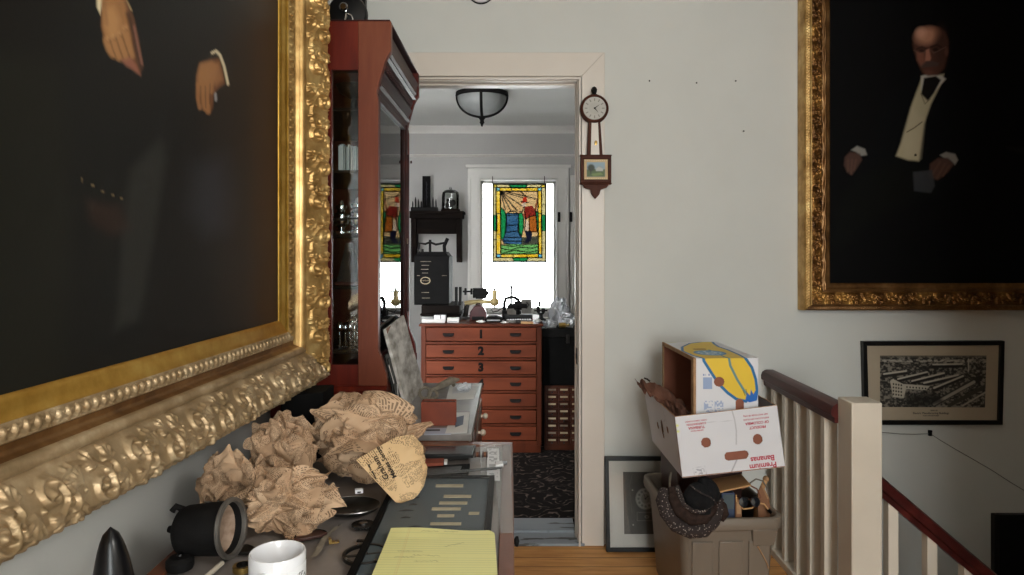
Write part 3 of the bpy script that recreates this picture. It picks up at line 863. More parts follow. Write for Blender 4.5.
def right_portrait():
    yw = YW-.055
    x0 = (830-CX)/F*yw; z0 = EYE-(283-CY)/F*yw
    L, H = 1.5, 1.32
    fb = FrameBuilder((x0, yw, z0), (1,0,0), (0,0,1), (0,-1,0), L, H)
    t = T('framed_portrait', 'dark oil portrait of a seated man with white waistcoat in a gilt frame', 'painting', (x0, yw, z0))
    base = ([0, .006, .022, .028, .034, .040, .090, .0925, .098, .115, .119, .1205],
            [0, .008, .010, .020, .014, .012, .026, .034, .026, .020, .012, -.05])
    res = .002
    for side, ln in (('bottom', L), ('near', H), ('top', L), ('far', H)):
        hi = side in ('bottom', 'near')
        fld = scroll_field(ln+.3, .052, res, .010, .085, 5) if hi else None
        def orn(S, Tt):
            W = np.zeros(S.shape)
            if fld is not None: W = np.where((Tt > .039) & (Tt < .091), sample(fld, res, S, Tt-.039), 0)
            W += np.where((Tt > .0275) & (Tt < .036), .003*np.sin(S*2*PI/.011), 0)
            W += np.where((Tt > .098) & (Tt < .116), .003*np.sin(S*2*PI/.012)*np.sin((Tt-.1)*2*PI/.012), 0)
            return W
        for nm, mat, ts in (('slip', G['gold_brown'], [0, .006, .014, .022, .025, .028, .031, .034, .037, .040]),
                            ('carved_border', G['gold_dark'], list(np.arange(.040, .0901, .0025))),
                            ('outer_molding', G['gold'] if side == 'near' else G['gold_brown'], [.090, .0925, .095]+list(np.arange(.098, .1171, .003))+[.119, .1205])):  # left member in lit gilt; brown gilt puts shade into the others
            grid_obj(nm, fb.band(side, ts, base, orn, .003 if hi and nm != 'slip' else .01), mat, t)
    b = MB()
    for a in ((x0-.118, x0+.001, yw, YW, z0-.118, z0+H+.118), (x0+L-.001, x0+L+.118, yw, YW, z0-.118, z0+H+.118), (x0, x0+L, yw, YW, z0-.118, z0), (x0, x0+L, yw, YW, z0+H, z0+H+.118)):
        b.box(*a)
    b.build('back_frame', G['dark_wood'], t)
    Pc = fb.canvas(.0038)
    U, V = project(Pc)
    p = Paint(U, V, '050506')
    p.mix(vnoise(U/50, V/50, 9)*.5, '080708')
    # seated figure: coat, trousers, waistcoat, collar, tie
    p.poly([(885,100),(905,82),(918,74),(948,76),(968,92),(976,130),(972,180),(935,200),(860,182),(868,150)], '07080a', 10)
    p.poly([(856,178),(896,160),(940,168),(930,196),(880,215),(850,240),(830,250),(838,205)], '0a0b09', 12)
    p.poly([(922,77),(944,74),(940,86),(931,104),(924,124),(920,152),(919,161),(908,160),(896,156),(902,140),(907,122),(912,104)], 'b0a68a', 2.5)
    p.poly([(912,108),(924,120),(920,158),(905,156),(903,140)], 'b9af94', 6, .6)
    p.poly([(921,76),(928,74),(942,76),(946,79),(936,90),(930,96),(921,90)], 'bdb8ae', 2)
    p.poly([(924,78),(936,76),(941,80),(934,93),(928,101),(921,94)], '14100e', 1.8)
    p.line([(907,132),(914,128),(922,122)], .9, '3a3226', 1)
    p.line([(921,94),(925,104),(930,99)], .8, '6a614c', 1)
    p.ell(915.5, 155, 1.3, 1.2, '3a3226')
    # head
    p.poly([(913,44),(914,37),(917,31),(923,27),(931,25.6),(939,27),(945,32),(948,40),(948,50),(946.5,58),(944,68),(938,75),(928,76),(921,70),(917,60),(914,50)], '54352b', 3)
    p.ell(927, 36, 11, 8, 'c08a70', -.2, .9, .9)
    p.ell(941, 48, 7, 20, '3a2722', 0, .9, .7)
    p.ell(921, 33, 5, 5, 'd8a48c', 0, 1.1, .7)
    p.line([(917,49),(922,47),(926,49)], 2, '35211c', 1.5, .8)
    p.line([(931,47),(937,45),(941,47)], 2, '2a1a16', 1.5, .8)
    p.ell(921.5, 51, 2.6, 1.8, '241714', 0, .8, .8); p.ell(935.5, 49.5, 2.8, 1.8, '1e1311', 0, .8, .8)
    p.line([(914,50),(919,54),(925,52),(929,49),(934,53),(940,50),(946,47)], .7, '7a6252', .9, .45)
    p.poly([(926,50),(929,49),(931,58),(930,61),(925,61)], 'b27a66', 1.8, .8)
    p.poly([(920,64),(926,61.5),(933,61),(939,63),(938,66),(928,67),(921,68)], '4a3c38', 1.8, .85)
    p.line([(925,69),(933,68.5)], 1.3, '5c352f', 1.2, .7)
    p.ell(928, 72.5, 5, 2.6, '704a3e', 0, .9, .5)
    p.ell(946.5, 52, 1.8, 4.2, '5e3e34', 0, .8, .8); p.poly([(917,52),(924,53),(925,62),(921,66),(917,60)], '94604e', 3, .6)
    # hands and cuffs, paper
    p.poly([(851,150),(857,146),(865,149),(867,155),(861,156),(856,152)], '85827c', 1.8)
    p.poly([(845,157),(850,152),(860,154),(862,160),(857,168),(852,175),(847,172),(844,165)], '4a352e', 2.5)
    for a_ in ([(848,160),(848,171)], [(852,160),(851,174)], [(856,160),(854,170)]): p.line(a_, 1.8, '5c4238', 1.4, .7)
    p.poly([(940,155),(946,152),(955,154),(958,160),(955,165),(950,160),(944,158)], '8a8782', 1.8)
    p.poly([(930,164),(938,158),(948,158),(954,164),(948,172),(938,180),(929,178)], '4e372f', 2.5)
    for a_ in ([(940,162),(932,175)], [(945,164),(937,178)], [(949,166),(943,176)]): p.line(a_, 1.9, '60443a', 1.4, .7)
    p.poly([(913,172),(932,170),(935,186),(931,193),(914,191)], '3a3c40', 2, .85)
    p.poly([(1005,146),(1024,148),(1040,152),(1024,154),(1008,150)], '1e1c1c', 3, .8)
    grid_obj('canvas', Pc, G['dull'], t, p.C)
right_portrait()

# ------------------------------------------------------------------ framed aerial photograph, clock picture
def aerial_photo():
    yf = YW-.028
    cs = [(863,341.5),(1005,341),(1003,425),(865,425)]
    A = [P(x, y, yf) for x, y in cs]
    t = T('framed_photograph', 'black framed aerial photograph of factory buildings hanging above the stairs', 'picture', tuple(A[3]))
    ctr = sum(A, Vector())/4
    def ring(f0, f1, y0, y1, name, mat):
        b = MB()
        o = [ctr+(a-ctr)*1 for a in A]
        i = []
        for k in range(4):
            d = (ctr-A[k]); i.append(A[k]+Vector((math.copysign(f1, d.x), 0, math.copysign(f1, d.z))))
            o[k] = A[k]+Vector((math.copysign(f0, d.x), 0, math.copysign(f0, d.z)))
        for k in range(4):
            q = (k+1) % 4
            b.xz([(o[k].x, o[k].z), (o[q].x, o[q].z), (i[q].x, i[q].z), (i[k].x, i[k].z)], y0, y1)
        return b.build(name, mat, t, bevel=.0015, weld=False)
    ring(0, .019, yf, YW-.003, 'frame', G['black'])
    b = MB(); b.xz([(a.x+(ctr.x-a.x)*.04, a.z+(ctr.z-a.z)*.04) for a in A], yf+.012, yf+.018)
    b.build('mat_board', G['mat_board'], t)
    q = [(880,355.5),(986.5,355.5),(985,407.5),(880,407)]
    Q = [np.array(P(x, y, yf+.011)) for x, y in q]
    s, r = np.meshgrid(np.linspace(0, 1, 230), np.linspace(0, 1, 120))
    Pq = (1-r)[..., None]*((1-s)[..., None]*Q[0]+s[..., None]*Q[1])+r[..., None]*((1-s)[..., None]*Q[3]+s[..., None]*Q[2])
    U, V = project(Pq)
    p = Paint(U, V, '4a4640')
    n = .6*vnoise(U/2.2, V/1.6, 21)+.4*vnoise(U/.9, V/.8, 22)
    p.mix(np.clip((n-.52)*9, 0, 1), 'a39c8e', .55); p.mix(np.clip((.46-n)*9, 0, 1), '1a1815', .8)
    p.mix(np.clip((358-V)/2, 0, 1), '6b6459', .8)
    rows = [((898,379),(927,372),2.6),((912,381),(944,373),2.6),((924,383),(958,375),3),((934,388),(963,376),3),((933,364.5),(962,364),2.6),((884,374),(906,371),3)]
    for (x0, y0), (x1, y1), w in rows:
        p.line([(x0,y0+2.2),(x1,y1+2.2)], w, '23201c', .8); p.line([(x0,y0),(x1,y1)], w*.55, 'bdb6a8', .7)
    p.line([(934,404),(980,378)], 5.5, '2c2924', 1); p.line([(934,404),(974,382)], 3, 'a8a194', .8); p.line([(950,405),(986,386)], 4, '3d3932', 1); p.line([(962,406),(986,392)], 1.6, 'a8a194', .8)
    # long white factory block with its rows of windows
    p.poly([(890,381),(893,379),(903,384),(930,386),(926,390),(906,389),(904,398),(893,397)], 'bdb6a6', .8)
    for j in range(4):
        for i in range(4): p.ell(893.5+i*2.6, 384+j*3.4+i*.4, .8, 1.0, '2c2822', 0, .6)
    for i in range(7): p.ell(907+i*3.1, 387+i*.25, .8, .9, '2c2822', 0, .6)
    p.line([(968.5,359),(968.5,371)], 1.2, 'b5ae9f', .6)
    p.poly([(905,395),(935,392),(945,402),(925,408),(905,406)], '1e1c18', 4, .8)
    p.mix((np.abs(V-361) < 1.3)*(vnoise(U/3, V, 5) > .55), 'b9b2a4', .7)
    grid_obj('print', Pq, G['print'], t, p.C)
    b = MB()
    R = Matrix.Rotation(PI/2, 4, 'X')
    for s_, px, py, h in (('VIEW OF', 934, 410.6, .008), ('Electric Manufacturing Buildings', 931, 413.2, .0125), ('FORT WAYNE WORKS', 931, 415.8, .007)):
        c = P(px, py, yf+.0113)
        b.text(s_, h, Matrix.Translation(c) @ R)
    b.build('caption', G['black_ink'], t)
    # wire under the picture, run over a small hook
    h = P(930, 433, YW-.006)
    t2 = T('wall_wire', 'thin grey wire drooping across the wall below the framed photograph', 'wire', tuple(h))
    b = MB()
    pts = [P(x, y, YW-.006) for x, y in ((868,431),(884,432.5),(900,434),(915,434.3),(930,433.6),(940,440),(955,449),(970,457.5),(990,469),(1010,482),(1040,500))]
    b.tube(pts, .0015, 6); b.build('wire_strand', G['wire'], t2)
    b = MB(); b.box(h.x-.006, h.x+.006, YW-.012, YW, h.z-.012, h.z+.012); b.cyl((h.x, YW-.01, h.z+.006), (h.x, YW-.018, h.z+.012), .004, n=8)
    b.build('hook', G['black_matte'], t2)
    # dark picture low on the stair wall
    a, c = P(995, 515, YW-.03), P(1060, 600, YW-.03)
    t3 = T('dark_picture', 'dark framed panel low on the stairwell wall beneath the sloping wire', 'picture', (a.x, YW-.03, c.z))
    b = MB(); w = .02
    for x0_, x1_, z0_, z1_ in ((a.x, a.x+w, c.z, a.z), (c.x-w, c.x, c.z, a.z), (a.x+w, c.x-w, c.z, c.z+w), (a.x+w, c.x-w, a.z-w, a.z)): b.box(x0_, x1_, YW-.03, YW-.001, z0_, z1_)
    b.build('frame', G['black'], t3, bevel=.003, weld=False)
    b = MB(); b.box(a.x+w, c.x-w, YW-.018, YW-.010, c.z+w, a.z-w); b.build('panel', G['black_matte'], t3)
aerial_photo()

def leaning_clock_picture():
    # leans against the wall: foot 6 cm out, top on the wall
    yb, yt = YW-.085, YW-.034
    w, h = .40, .400
    p0 = P(606.5, 553, yb); p0.z = 0.0
    an = math.atan2(yt-yb, h)
    M = Matrix.Translation((p0.x, yb, .001)) @ Matrix.Rotation(-an, 4, 'X')
    t = T('leaning_picture', 'black framed picture of a clock standing on the floor against the wall', 'picture', (p0.x, yb, 0))
    b = MB(); f = .017
    b.xz([(0,0),(w,0),(w-f,f),(f,f)], -.0, .028, M); b.xz([(0,0),(0,h),(f,h-f),(f,f)], -.0, .028, M)
    b.xz([(0,h),(w,h),(w-f,h-f),(f,h-f)], 0, .028, M); b.xz([(w,0),(w,h),(w-f,h-f),(w-f,f)], 0, .028, M)
    b.build('frame', G['black'], t, bevel=.002, weld=False)
    b = MB(); b.box(f-.004, w-f+.004, .012, .020, f-.004, h-f+.004, M); b.build('mat_board', G['mat_white'], t)
    s, r = np.meshgrid(np.linspace(0, 1, 110), np.linspace(0, 1, 150))
    X = .080+s*.21; Z = h-.066-r*.262
    Pq = np.stack([X, np.full(X.shape, .011), Z], -1)
    Mn = np.array(M); Pq = Pq @ Mn[:3, :3].T+Mn[:3, 3]
    U, V = s*210, r*272           # millimetres
    p = Paint(U, V, '56544f')
    p.mix(vnoise(U/20, V/20, 4)*.6, '4c4a46')
    p.line([(40,10),(28,60),(32,140),(36,180)], 1.5, '7a7770', 1.5, .6)
    cx, cy = 96, 118
    p.ell(cx, cy, 44, 48, '8f8c84', 0, .06); p.ell(cx, cy, 40, 44, 'a5a29a', 0, .06)
    for k in range(12):
        an = k*PI/6
        p.ell(cx+31*math.sin(an), cy-34*math.cos(an), 5.2, 5.6, '6a675f', 0, .5, .8)
    p.ell(cx, cy, 19, 21, '8b8880', 0, .1); p.ell(cx, cy, 4, 4, '3a3834', 0, .2)
    p.line([(cx,cy),(cx+12,cy-12)], 3, '3a3834', 1); p.line([(cx,cy),(cx-8,cy-24)], 2, '3a3834', 1)
    for a_ in ([(58,176),(58,214)], [(58,214),(140,214)], [(140,214),(140,176)], [(62,178),(136,178)]): p.line(a_, 2, '8a877f', 1, .8)
    p.ell(100, 197, 10, 7, '8a877f', 0, .4); p.ell(100, 197, 5, 3.5, '4e4c47', 0, .4)
    for x, y in ((40,80),(40,232),(168,80),(168,232)): p.ell(x, y, 3.5, 3.5, 'a5a29a', 0, .5)
    grid_obj('print', Pq, G['print'], t, p.C)
    b = MB(); b.box(f, w-f, .0065, .0085, f, h-f, M); b.build('glazing', G['case_glass'], t)
leaning_clock_picture()

# ------------------------------------------------------------------ banjo clock, smoke detector, nails
def banjo_clock():
    y0 = YW-.020
    c = P(593.5, 110, y0)
    t = T('banjo_clock', 'small dark wooden banjo clock hung on the right doorway casing', 'clock', tuple(c))
    yb = y0
    k = y0/F                                   # metres per pixel at this depth
    def X(px): return (px-CX)*k
    def Z(py): return EYE-(py-CY)*k
    M = Matrix.Translation((c.x, yb, c.z)) @ Matrix.Rotation(PI/2, 4, 'X')
    b = MB(); r = 14.2*k
    b.lathe([(0, 0), (r*.96, 0), (r, .006), (r, .034), (r*.93, .044), (r*.84, .046), (r*.80, .040), (0, .040)], 40, M)
    b.build('clock_case', G['clock_wood'], t)
    rr = r*.80
    s, a = np.meshgrid(np.linspace(.001, 1, 40), np.linspace(0, 2*PI, 121))
    xs, zs = rr*s*np.sin(a), rr*s*np.cos(a)
    Pq = np.stack([c.x+xs, np.full(xs.shape, yb-.0405), c.z+zs], -1)
    U, V = xs/rr*100, -zs/rr*100
    p = Paint(U, V, 'a8a49c')
    p.ell(0, 0, 96, 96, 'b8b4ac', 0, .03)
    for q in range(12):
        an = q*PI/6
        p.line([(66*math.sin(an), -66*math.cos(an)), (84*math.sin(an), -84*math.cos(an))], 7, '4a4640', 4, .8)
    p.ell(0, 0, 50, 50, 'aeaaa2', 0, .1, .6)
    dial = grid_obj('dial', Pq, G['print'], t, p.C)
    b = MB()
    for an, ln, w in ((math.radians(55), .58, 5), (math.radians(140), .52, 4)):
        d = Vector((math.sin(an), 0, math.cos(an)))
        n = Vector((d.z, 0, -d.x))*.0022
        q0 = Vector((c.x, yb-.0430, c.z)); q1 = q0+d*rr*ln
        b.add([q0-n, q0+n, q1, q0-n+Vector((0,-.0012,0)), q0+n+Vector((0,-.0012,0)), q1+Vector((0,-.0012,0))], [(0,1,2),(3,5,4),(0,3,4,1),(1,4,5,2),(2,5,3,0)])
    b.ball((c.x, yb-.043, c.z), .004, 10)
    b.build('hands', G['black'], t)
    b = MB(); M2 = Matrix.Translation((c.x, yb-.024, c.z))
    b.lathe([(r*1.0*.25, r*.93), (r*.24, r*1.0), (r*.14, r*1.06), (r*.20, r*1.2), (r*.22, r*1.34), (r*.14, r*1.5), (0, r*1.58)], 16, M2); b.build('finial', G['black_matte'], t)
    # tapering throat
    b = MB()
    zt, zb = Z(122), Z(158)
    b.xz([(X(588), zt), (X(599.5), zt), (X(602), zb), (X(586.5), zb)], yb-.030, yb+.0005); b.build('throat', G['clock_wood'], t, bevel=.002)
    b = MB(); b.xz([(X(590.8), zt), (X(597), zt), (X(598.6), zb+.004), (X(590.0), zb+.004)], yb-.032, yb-.0301)
    th = b.build('throat_glass', G['casing'], t)
    b = MB(); b.lathe([(0,0),(.007,0),(.006,.003),(0,.004)], 14, Matrix.Translation((X(595), yb-.032, Z(144))) @ Matrix.Rotation(PI/2, 4, 'X') @ Matrix.Diagonal((1,1.6,1,1)))
    b.build('medallion', G['brass'], th)
    # square lower box with the painted tablet
    b = MB(); f = 3.2*k
    x0, x1, z0, z1 = X(580), X(610), Z(183.5), Z(157)
    b.box(x0, x1, yb-.030, yb+.0005, z0, z1)
    b.box(x0, x1, yb-.042, yb-.0301, z1-f, z1); b.box(x0, x1, yb-.042, yb-.0301, z0, z0+f); b.box(x0, x0+f, yb-.042, yb-.0301, z0+f, z1-f); b.box(x1-f, x1, yb-.042, yb-.0301, z0+f, z1-f)
    b.box(x0-.003, x1+.003, yb-.036, yb+.0005, z1, z1+.006); b.box(x0-.003, x1+.003, yb-.036, yb+.0005, z0-.006, z0)
    b.build('lower_case', G['clock_wood'], t, bevel=.002, weld=False)
    s, r_ = np.meshgrid(np.linspace(0, 1, 60), np.linspace(0, 1, 50))
    xs = x0+f+s*(x1-x0-2*f); zs = z1-f-r_*(z1-z0-2*f)
    Pq = np.stack([xs, np.full(xs.shape, yb-.0325), zs], -1)
    U, V = s*100, r_*86
    p = Paint(U, V, 'c9ab7c')
    for q in range(12):
        p.ell(6+q*8, 5, 2.2, 2.6, 'e0cda4', 0, .4); p.ell(6+q*8, 81, 2.2, 2.6, 'e0cda4', 0, .4)
    p.poly([(12,12),(88,12),(88,74),(12,74)], '8fa3ae', 3)
    p.poly([(12,44),(40,40),(60,46),(88,42),(88,74),(12,74)], '4f6238', 4)
    p.ell(30, 36, 15, 15, '2c331f', 0, .5); p.ell(66, 38, 12, 9, '9aa0a0', 0, .5); p.poly([(50,40),(62,32),(80,40),(80,50),(50,50)], 'b9bab2', 3)
    p.line([(28,44),(29,62)], 3.5, '2a2016', 2); p.poly([(30,62),(70,56),(80,66),(40,72)], '6f8446', 4)
    grid_obj('tablet', Pq, G['print'], t, p.C)
    b = MB()
    b.xz([(X(582), Z(184.8)), (X(608), Z(184.8)), (X(606), Z(188)), (X(600), Z(190)), (X(598.5), Z(195)), (X(595), Z(199)), (X(591.5), Z(195)), (X(590), Z(190)), (X(584), Z(188))], yb-.030, yb+.0005)
    b.build('bracket', G['clock_wood'], t, bevel=.002)
banjo_clock()

def detector():
    c = P(481, -9, YW)
    t = T('smoke_detector', 'white round disc fixed high on the wall above the doorway', 'detector', (c.x, YW, c.z))
    M = Matrix.Translation((c.x, YW, c.z)) @ Matrix.Rotation(PI/2, 4, 'X')
    b = MB(); b.lathe([(.060, 0), (.060, .008), (.057, .012)], 40, M); b.build('base_ring', G['dark_steel'], t)
    b = MB(); b.lathe([(0, .001), (.0565, .001), (.0565, .020), (.048, .030), (.02, .034), (0, .034)], 40, M); b.build('cover', G['white_china'], t)
detector()
def nails():
    spots = [(649,81,'small nail in the bare wall, left of the row of three above the cartons'), (696,83,'small nail in the bare wall, middle of the row of three above the cartons'),
             (735,81,'small nail in the bare wall, right of the row of three near the dark portrait'), (743,131,'small nail standing in the bare wall beside the dark portrait frame')]
    for x, y, lab in spots:
        c = P(x, y, YW)
        b = MB(); b.cyl((c.x, YW+.002, c.z), (c.x, YW-.010, c.z-.002), .0016, n=8); b.cyl((c.x, YW-.010, c.z-.002), (c.x, YW-.0115, c.z-.002), .0036, n=10)
        o = b.build('wall_nail', G['dark_steel']); tag(o, lab, 'nail', 'nails left in the bare wall')
nails()
# ------------------------------------------------------------------ display cabinet
CY1, CY2 = 2.30, 3.02
CXF, CXB, CXT = -.434, -.785, -.391          # door plane, back, cornice edge
def cabinet():
    t = T('display_cabinet', 'tall red mahogany glass display cabinet beside the doorway', 'cabinet', ((CXF+CXB)/2, 2.66, 0))
    k = CY1/F
    def X(px): return (px-CX)*k
    def Z(py): return EYE-(py-CY)*k
    ztop = Z(21)
    prof = [(358,21),(391,21),(391,51),(388,55),(385,61),(379,82),(376.5,92),(378,100),(378,350),(381,358),(386,374),(387,386),(358,386)]
    poly = [(X(a), Z(b)) for a, b in prof]
    for y0, y1, nm in ((CY1, CY1+.030, 'front_stile'), (CY2-.030, CY2, 'front_stile')):
        b = MB(); b.xz(poly, y0, y1)
        b.build(nm, G['mahog_light'] if y0 == CY1 else G['mahog'], t, bevel=.002)  # near stile in a paler mahogany than the far one
    # side frames: back stile, top and bottom rails
    for y0, y1 in ((CY1+.003, CY1+.028), (CY2-.028, CY2-.003)):
        b = MB()
        b.box(CXB, X(331), y0, y1, Z(386), ztop); b.box(X(331), X(358), y0, y1, Z(69.5), ztop); b.box(X(331), X(358), y0, y1, Z(386), Z(365))
        b.build('side_frame', G['mahog'], t, weld=False)
        b = MB(); ym = (y0+y1)/2; b.box(X(330), X(359), ym-.0015, ym+.0015, Z(366), Z(69)); b.build('side_glass', G['cab_glass'], t)
    b = MB(); b.box(CXB, CXB+.012, CY1+.003, CY2-.003, Z(386), ztop); b.build('back_panel', G['dark_wood'], t)
    b = MB(); b.box(CXB, X(390), CY1-.001, CY2+.001, ztop, ztop+.005); b.build('top_board', G['mahog_dark'], t, bevel=.002)
    # cornice between the two shaped stiles
    cp = [(391,36),(389.5,40),(389,50),(386.5,52),(388,55.5),(384.5,57),(383,62),(381,67),(382.5,70),(378.5,79),(380,83),(377.5,86),(376.5,91),(368,91),(368,36)]
    b = MB(); b.xz([(X(a), Z(c)) for a, c in cp], CY1+.030, CY2-.030)
    co = b.build('cornice', G['mahog_dark'], t, smooth=25)
    b = MB(); n = 26
    for i in range(n):
        y = CY1+.045+i*(CY2-CY1-.11)/n
        b.xz([(X(383.5), Z(62)), (X(385.6), Z(63.2)), (X(383.6), Z(68)), (X(382), Z(67))], y, y+.013)
    b.build('dentil_row', G['mahog_dark'], co)
    # glazed door on the front
    b = MB(); z0, z1 = Z(386), Z(92)
    xa, xb = CXF-.022, CXF-.002
    ya, yb = CY1+.031, CY2-.031
    b.box(xa, xb, ya, ya+.026, z0, z1); b.box(xa, xb, yb-.062, yb, z0, z1); b.box(xa, xb, ya+.026, yb-.062, z0, z0+.09); b.box(xa, xb, ya+.026, yb-.062, z1-.02, z1)
    for y in (yb-.062, ): b.cyl((xb, y, z0+.05), (xb, y, z1), .006, n=8)
    d = b.build('door', G['mahog_dark'], t, bevel=.0015, weld=False)
    b = MB(); b.box((xa+xb)/2-.0015, (xa+xb)/2+.0015, ya+.024, yb-.060, z0+.088, z1-.018); b.build('door_glass', G['cab_glass'], d)
    b = MB(); b.box(xb, xb+.002, yb-.035, yb-.025, Z(243), Z(236)); b.build('keyhole_plate', G['brass'], d)
    b = MB()
    b.cyl((X(381.0), CY2-.04, Z(137)), (X(383), CY2-.04, Z(137)), .006, n=8); b.box(CXF-.002, CXF+.006, CY2-.055, CY2-.045, Z(330), Z(128))
    b.build('lock_rod', G['mahog_dark'], t)
    # shelves
    for py in (106, 169, 233, 287, 352):
        b = MB(); b.box(CXB+.012, CXF-.024, CY1+.029, CY2-.029, Z(py)-.010, Z(py)); b.build('shelf', G['dark_wood'], t)
    # base moulding and plinth
    b = MB(); b.yz([(CY1-.014, Z(395)), (CY1-.016, Z(390)), (CY1-.008, Z(387)), (CY1-.004, Z(386)), (CY2+.004, Z(386)), (CY2+.012, Z(390)), (CY2+.012, Z(395))], CXB, X(387.5))
    b.build('base_molding', G['mahog'], t)
    b = MB(); b.box(CXB, X(386.5), CY1-.010, CY2+.008, 0.0, Z(395.01)); b.build('plinth', G['mahog'], t, bevel=.002)
    return X, Z
CabX, CabZ = cabinet()

def cabinet_contents():
    X, Z = CabX, CabZ
    def lathe_thing(name, label, cat, x, y, z, parts, group=None, s=1.0):
        t = T(name, label, cat, (x, y, z), group)
        M = Matrix.Translation((x, y, z)) @ Matrix.Scale(s, 4)
        for nm, prof, mat in parts:
            b = MB(); b.lathe(prof, 20, M); b.build(nm, mat, t)
        return t
    # top shelf: dark footed glass bowl with tall stem
    lathe_thing('footed_bowl', 'dark footed bowl on the upper shelf of the red cabinet', 'bowl', X(345), 2.43, Z(106)+.001,
                [('bowl', [(0,.05),(.02,.052),(.05,.07),(.062,.095),(.058,.096),(.046,.075),(0,.06)], G['black']), ('foot', [(0,0),(.045,0),(.045,.006),(.012,.014),(.009,.05),(0,.05)], G['black'])])
    lathe_thing('tall_bottle', 'tall dark bottle with a shiny neck at the top of the cabinet', 'bottle', X(349), 2.62, Z(106)+.001,
                [('body', [(0,0),(.032,0),(.033,.10),(.014,.14),(.011,.21),(0,.21)], G['black']), ('neck_ring', [(.0115,.16),(.014,.162),(.014,.19),(.0115,.192)], G['chrome'])])
    # row of thin booklets standing on the second shelf
    rnd = random.Random(5)
    n = 11
    labs = ['first','second','third','fourth','fifth','sixth','seventh','eighth','ninth','tenth','eleventh']
    for i in range(n):
        x = X(333.2)+i*(X(356.4)-X(333.2))/n
        h = (Z(141)-Z(168.8))*rnd.uniform(.9, 1.0); w = .0055*rnd.uniform(.8, 1.2); dpt = rnd.uniform(.10, .13)
        y = 2.355+rnd.uniform(0, .012)
        t = T('booklet', f'pale booklet in the cabinet row, {labs[i]} from the gilt frame', 'booklet', (x, y, Z(169)), 'booklets on the cabinet shelf')
        b = MB(); z = Z(169)+.0005
        b.box(x, x+.0008, y, y+dpt, z, z+h); b.box(x+w-.0008, x+w, y, y+dpt, z, z+h); b.box(x+.0008, x+w-.0008, y+dpt-.001, y+dpt, z, z+h)
        b.build('cover', G['plastic_bag'] if i % 3 else G['slate'], t, weld=False)
        b = MB(); b.box(x+.0009, x+w-.0009, y+.002, y+dpt-.0012, z+.001, z+h-.003); b.build('pages', G['paper_white'], t)
    # chrome lamp-like instruments
    inst = [('body', [(0,0),(.030,0),(.030,.008),(.012,.014),(.012,.022),(.026,.03),(.032,.05),(.030,.068),(.016,.078),(.014,.085),(.022,.09),(.022,.10),(.010,.106),(.006,.12),(0,.122)], G['chrome']),
            ('collar', [(.0325,.046),(.036,.048),(.036,.053),(.0325,.055)], G['dark_steel'])]
    lathe_thing('chrome_instrument', 'squat chrome instrument on the middle cabinet shelf nearest the side glass', 'instrument', X(351), 2.40, Z(233)+.001, inst, 'chrome instruments in the cabinet')
    lathe_thing('chrome_instrument', 'chrome instrument on the middle cabinet shelf close to the gilt frame', 'instrument', X(332), 2.43, Z(233)+.001, inst, 'chrome instruments in the cabinet', .95)
    lathe_thing('chrome_instrument', 'chrome instrument deeper in the middle cabinet shelf behind two others', 'instrument', X(347), 2.62, Z(233)+.001, inst, 'chrome instruments in the cabinet', 1.1)
    # dark pyramid-shaped metronome
    x, y, z = X(341), 2.42, Z(287)+.001
    t = T('metronome', 'dark pyramid metronome on the lower middle cabinet shelf', 'metronome', (x, y, z))
    b = MB(); b.add([(x-.036,y-.036,z+.012),(x+.036,y-.036,z+.012),(x+.036,y+.036,z+.012),(x-.036,y+.036,z+.012),(x-.010,y-.010,z+.145),(x+.010,y-.010,z+.145),(x+.010,y+.010,z+.145),(x-.010,y+.010,z+.145)],
                    [(0,3,2,1),(4,5,6,7),(0,1,5,4),(1,2,6,5),(2,3,7,6),(3,0,4,7)]); b.build('body', G['black'], t, bevel=.002)
    b = MB(); b.box(x-.042, x+.042, y-.042, y+.042, z, z+.0118); b.build('base', G['mahog_dark'], t, bevel=.003)
    b = MB(); b.cyl((x, y-.030, z+.03), (x+.012, y-.016, z+.13), .0014, n=6); b.build('pendulum', G['chrome'], t)
    # low shelf: small chrome stands
    st = [('base', [(0,0),(.016,0),(.016,.005),(.004,.009),(.004,.05),(0,.05)], G['chrome']), ('cup', [(0,.0505),(.008,.051),(.012,.062),(.009,.074),(.005,.080),(0,.081)], G['chrome'])]
    rnd = random.Random(11)
    names = ['at the gilt frame side','second from the gilt frame','third from the gilt frame','fourth from the gilt frame','next to the cabinet stile']
    for r in range(2):
        for i in range(5):
            x = X(334+i*5.2)+.004*r; y = 2.37+.10*r+rnd.uniform(0, .02)
            lathe_thing('chrome_stand', f'small chrome stand on the lowest cabinet shelf, {"front" if r == 0 else "back"} row, {names[i]}', 'stand', x, y, Z(352)+.0008, st, 'chrome stands in the cabinet', rnd.uniform(.85, 1.35))
cabinet_contents()

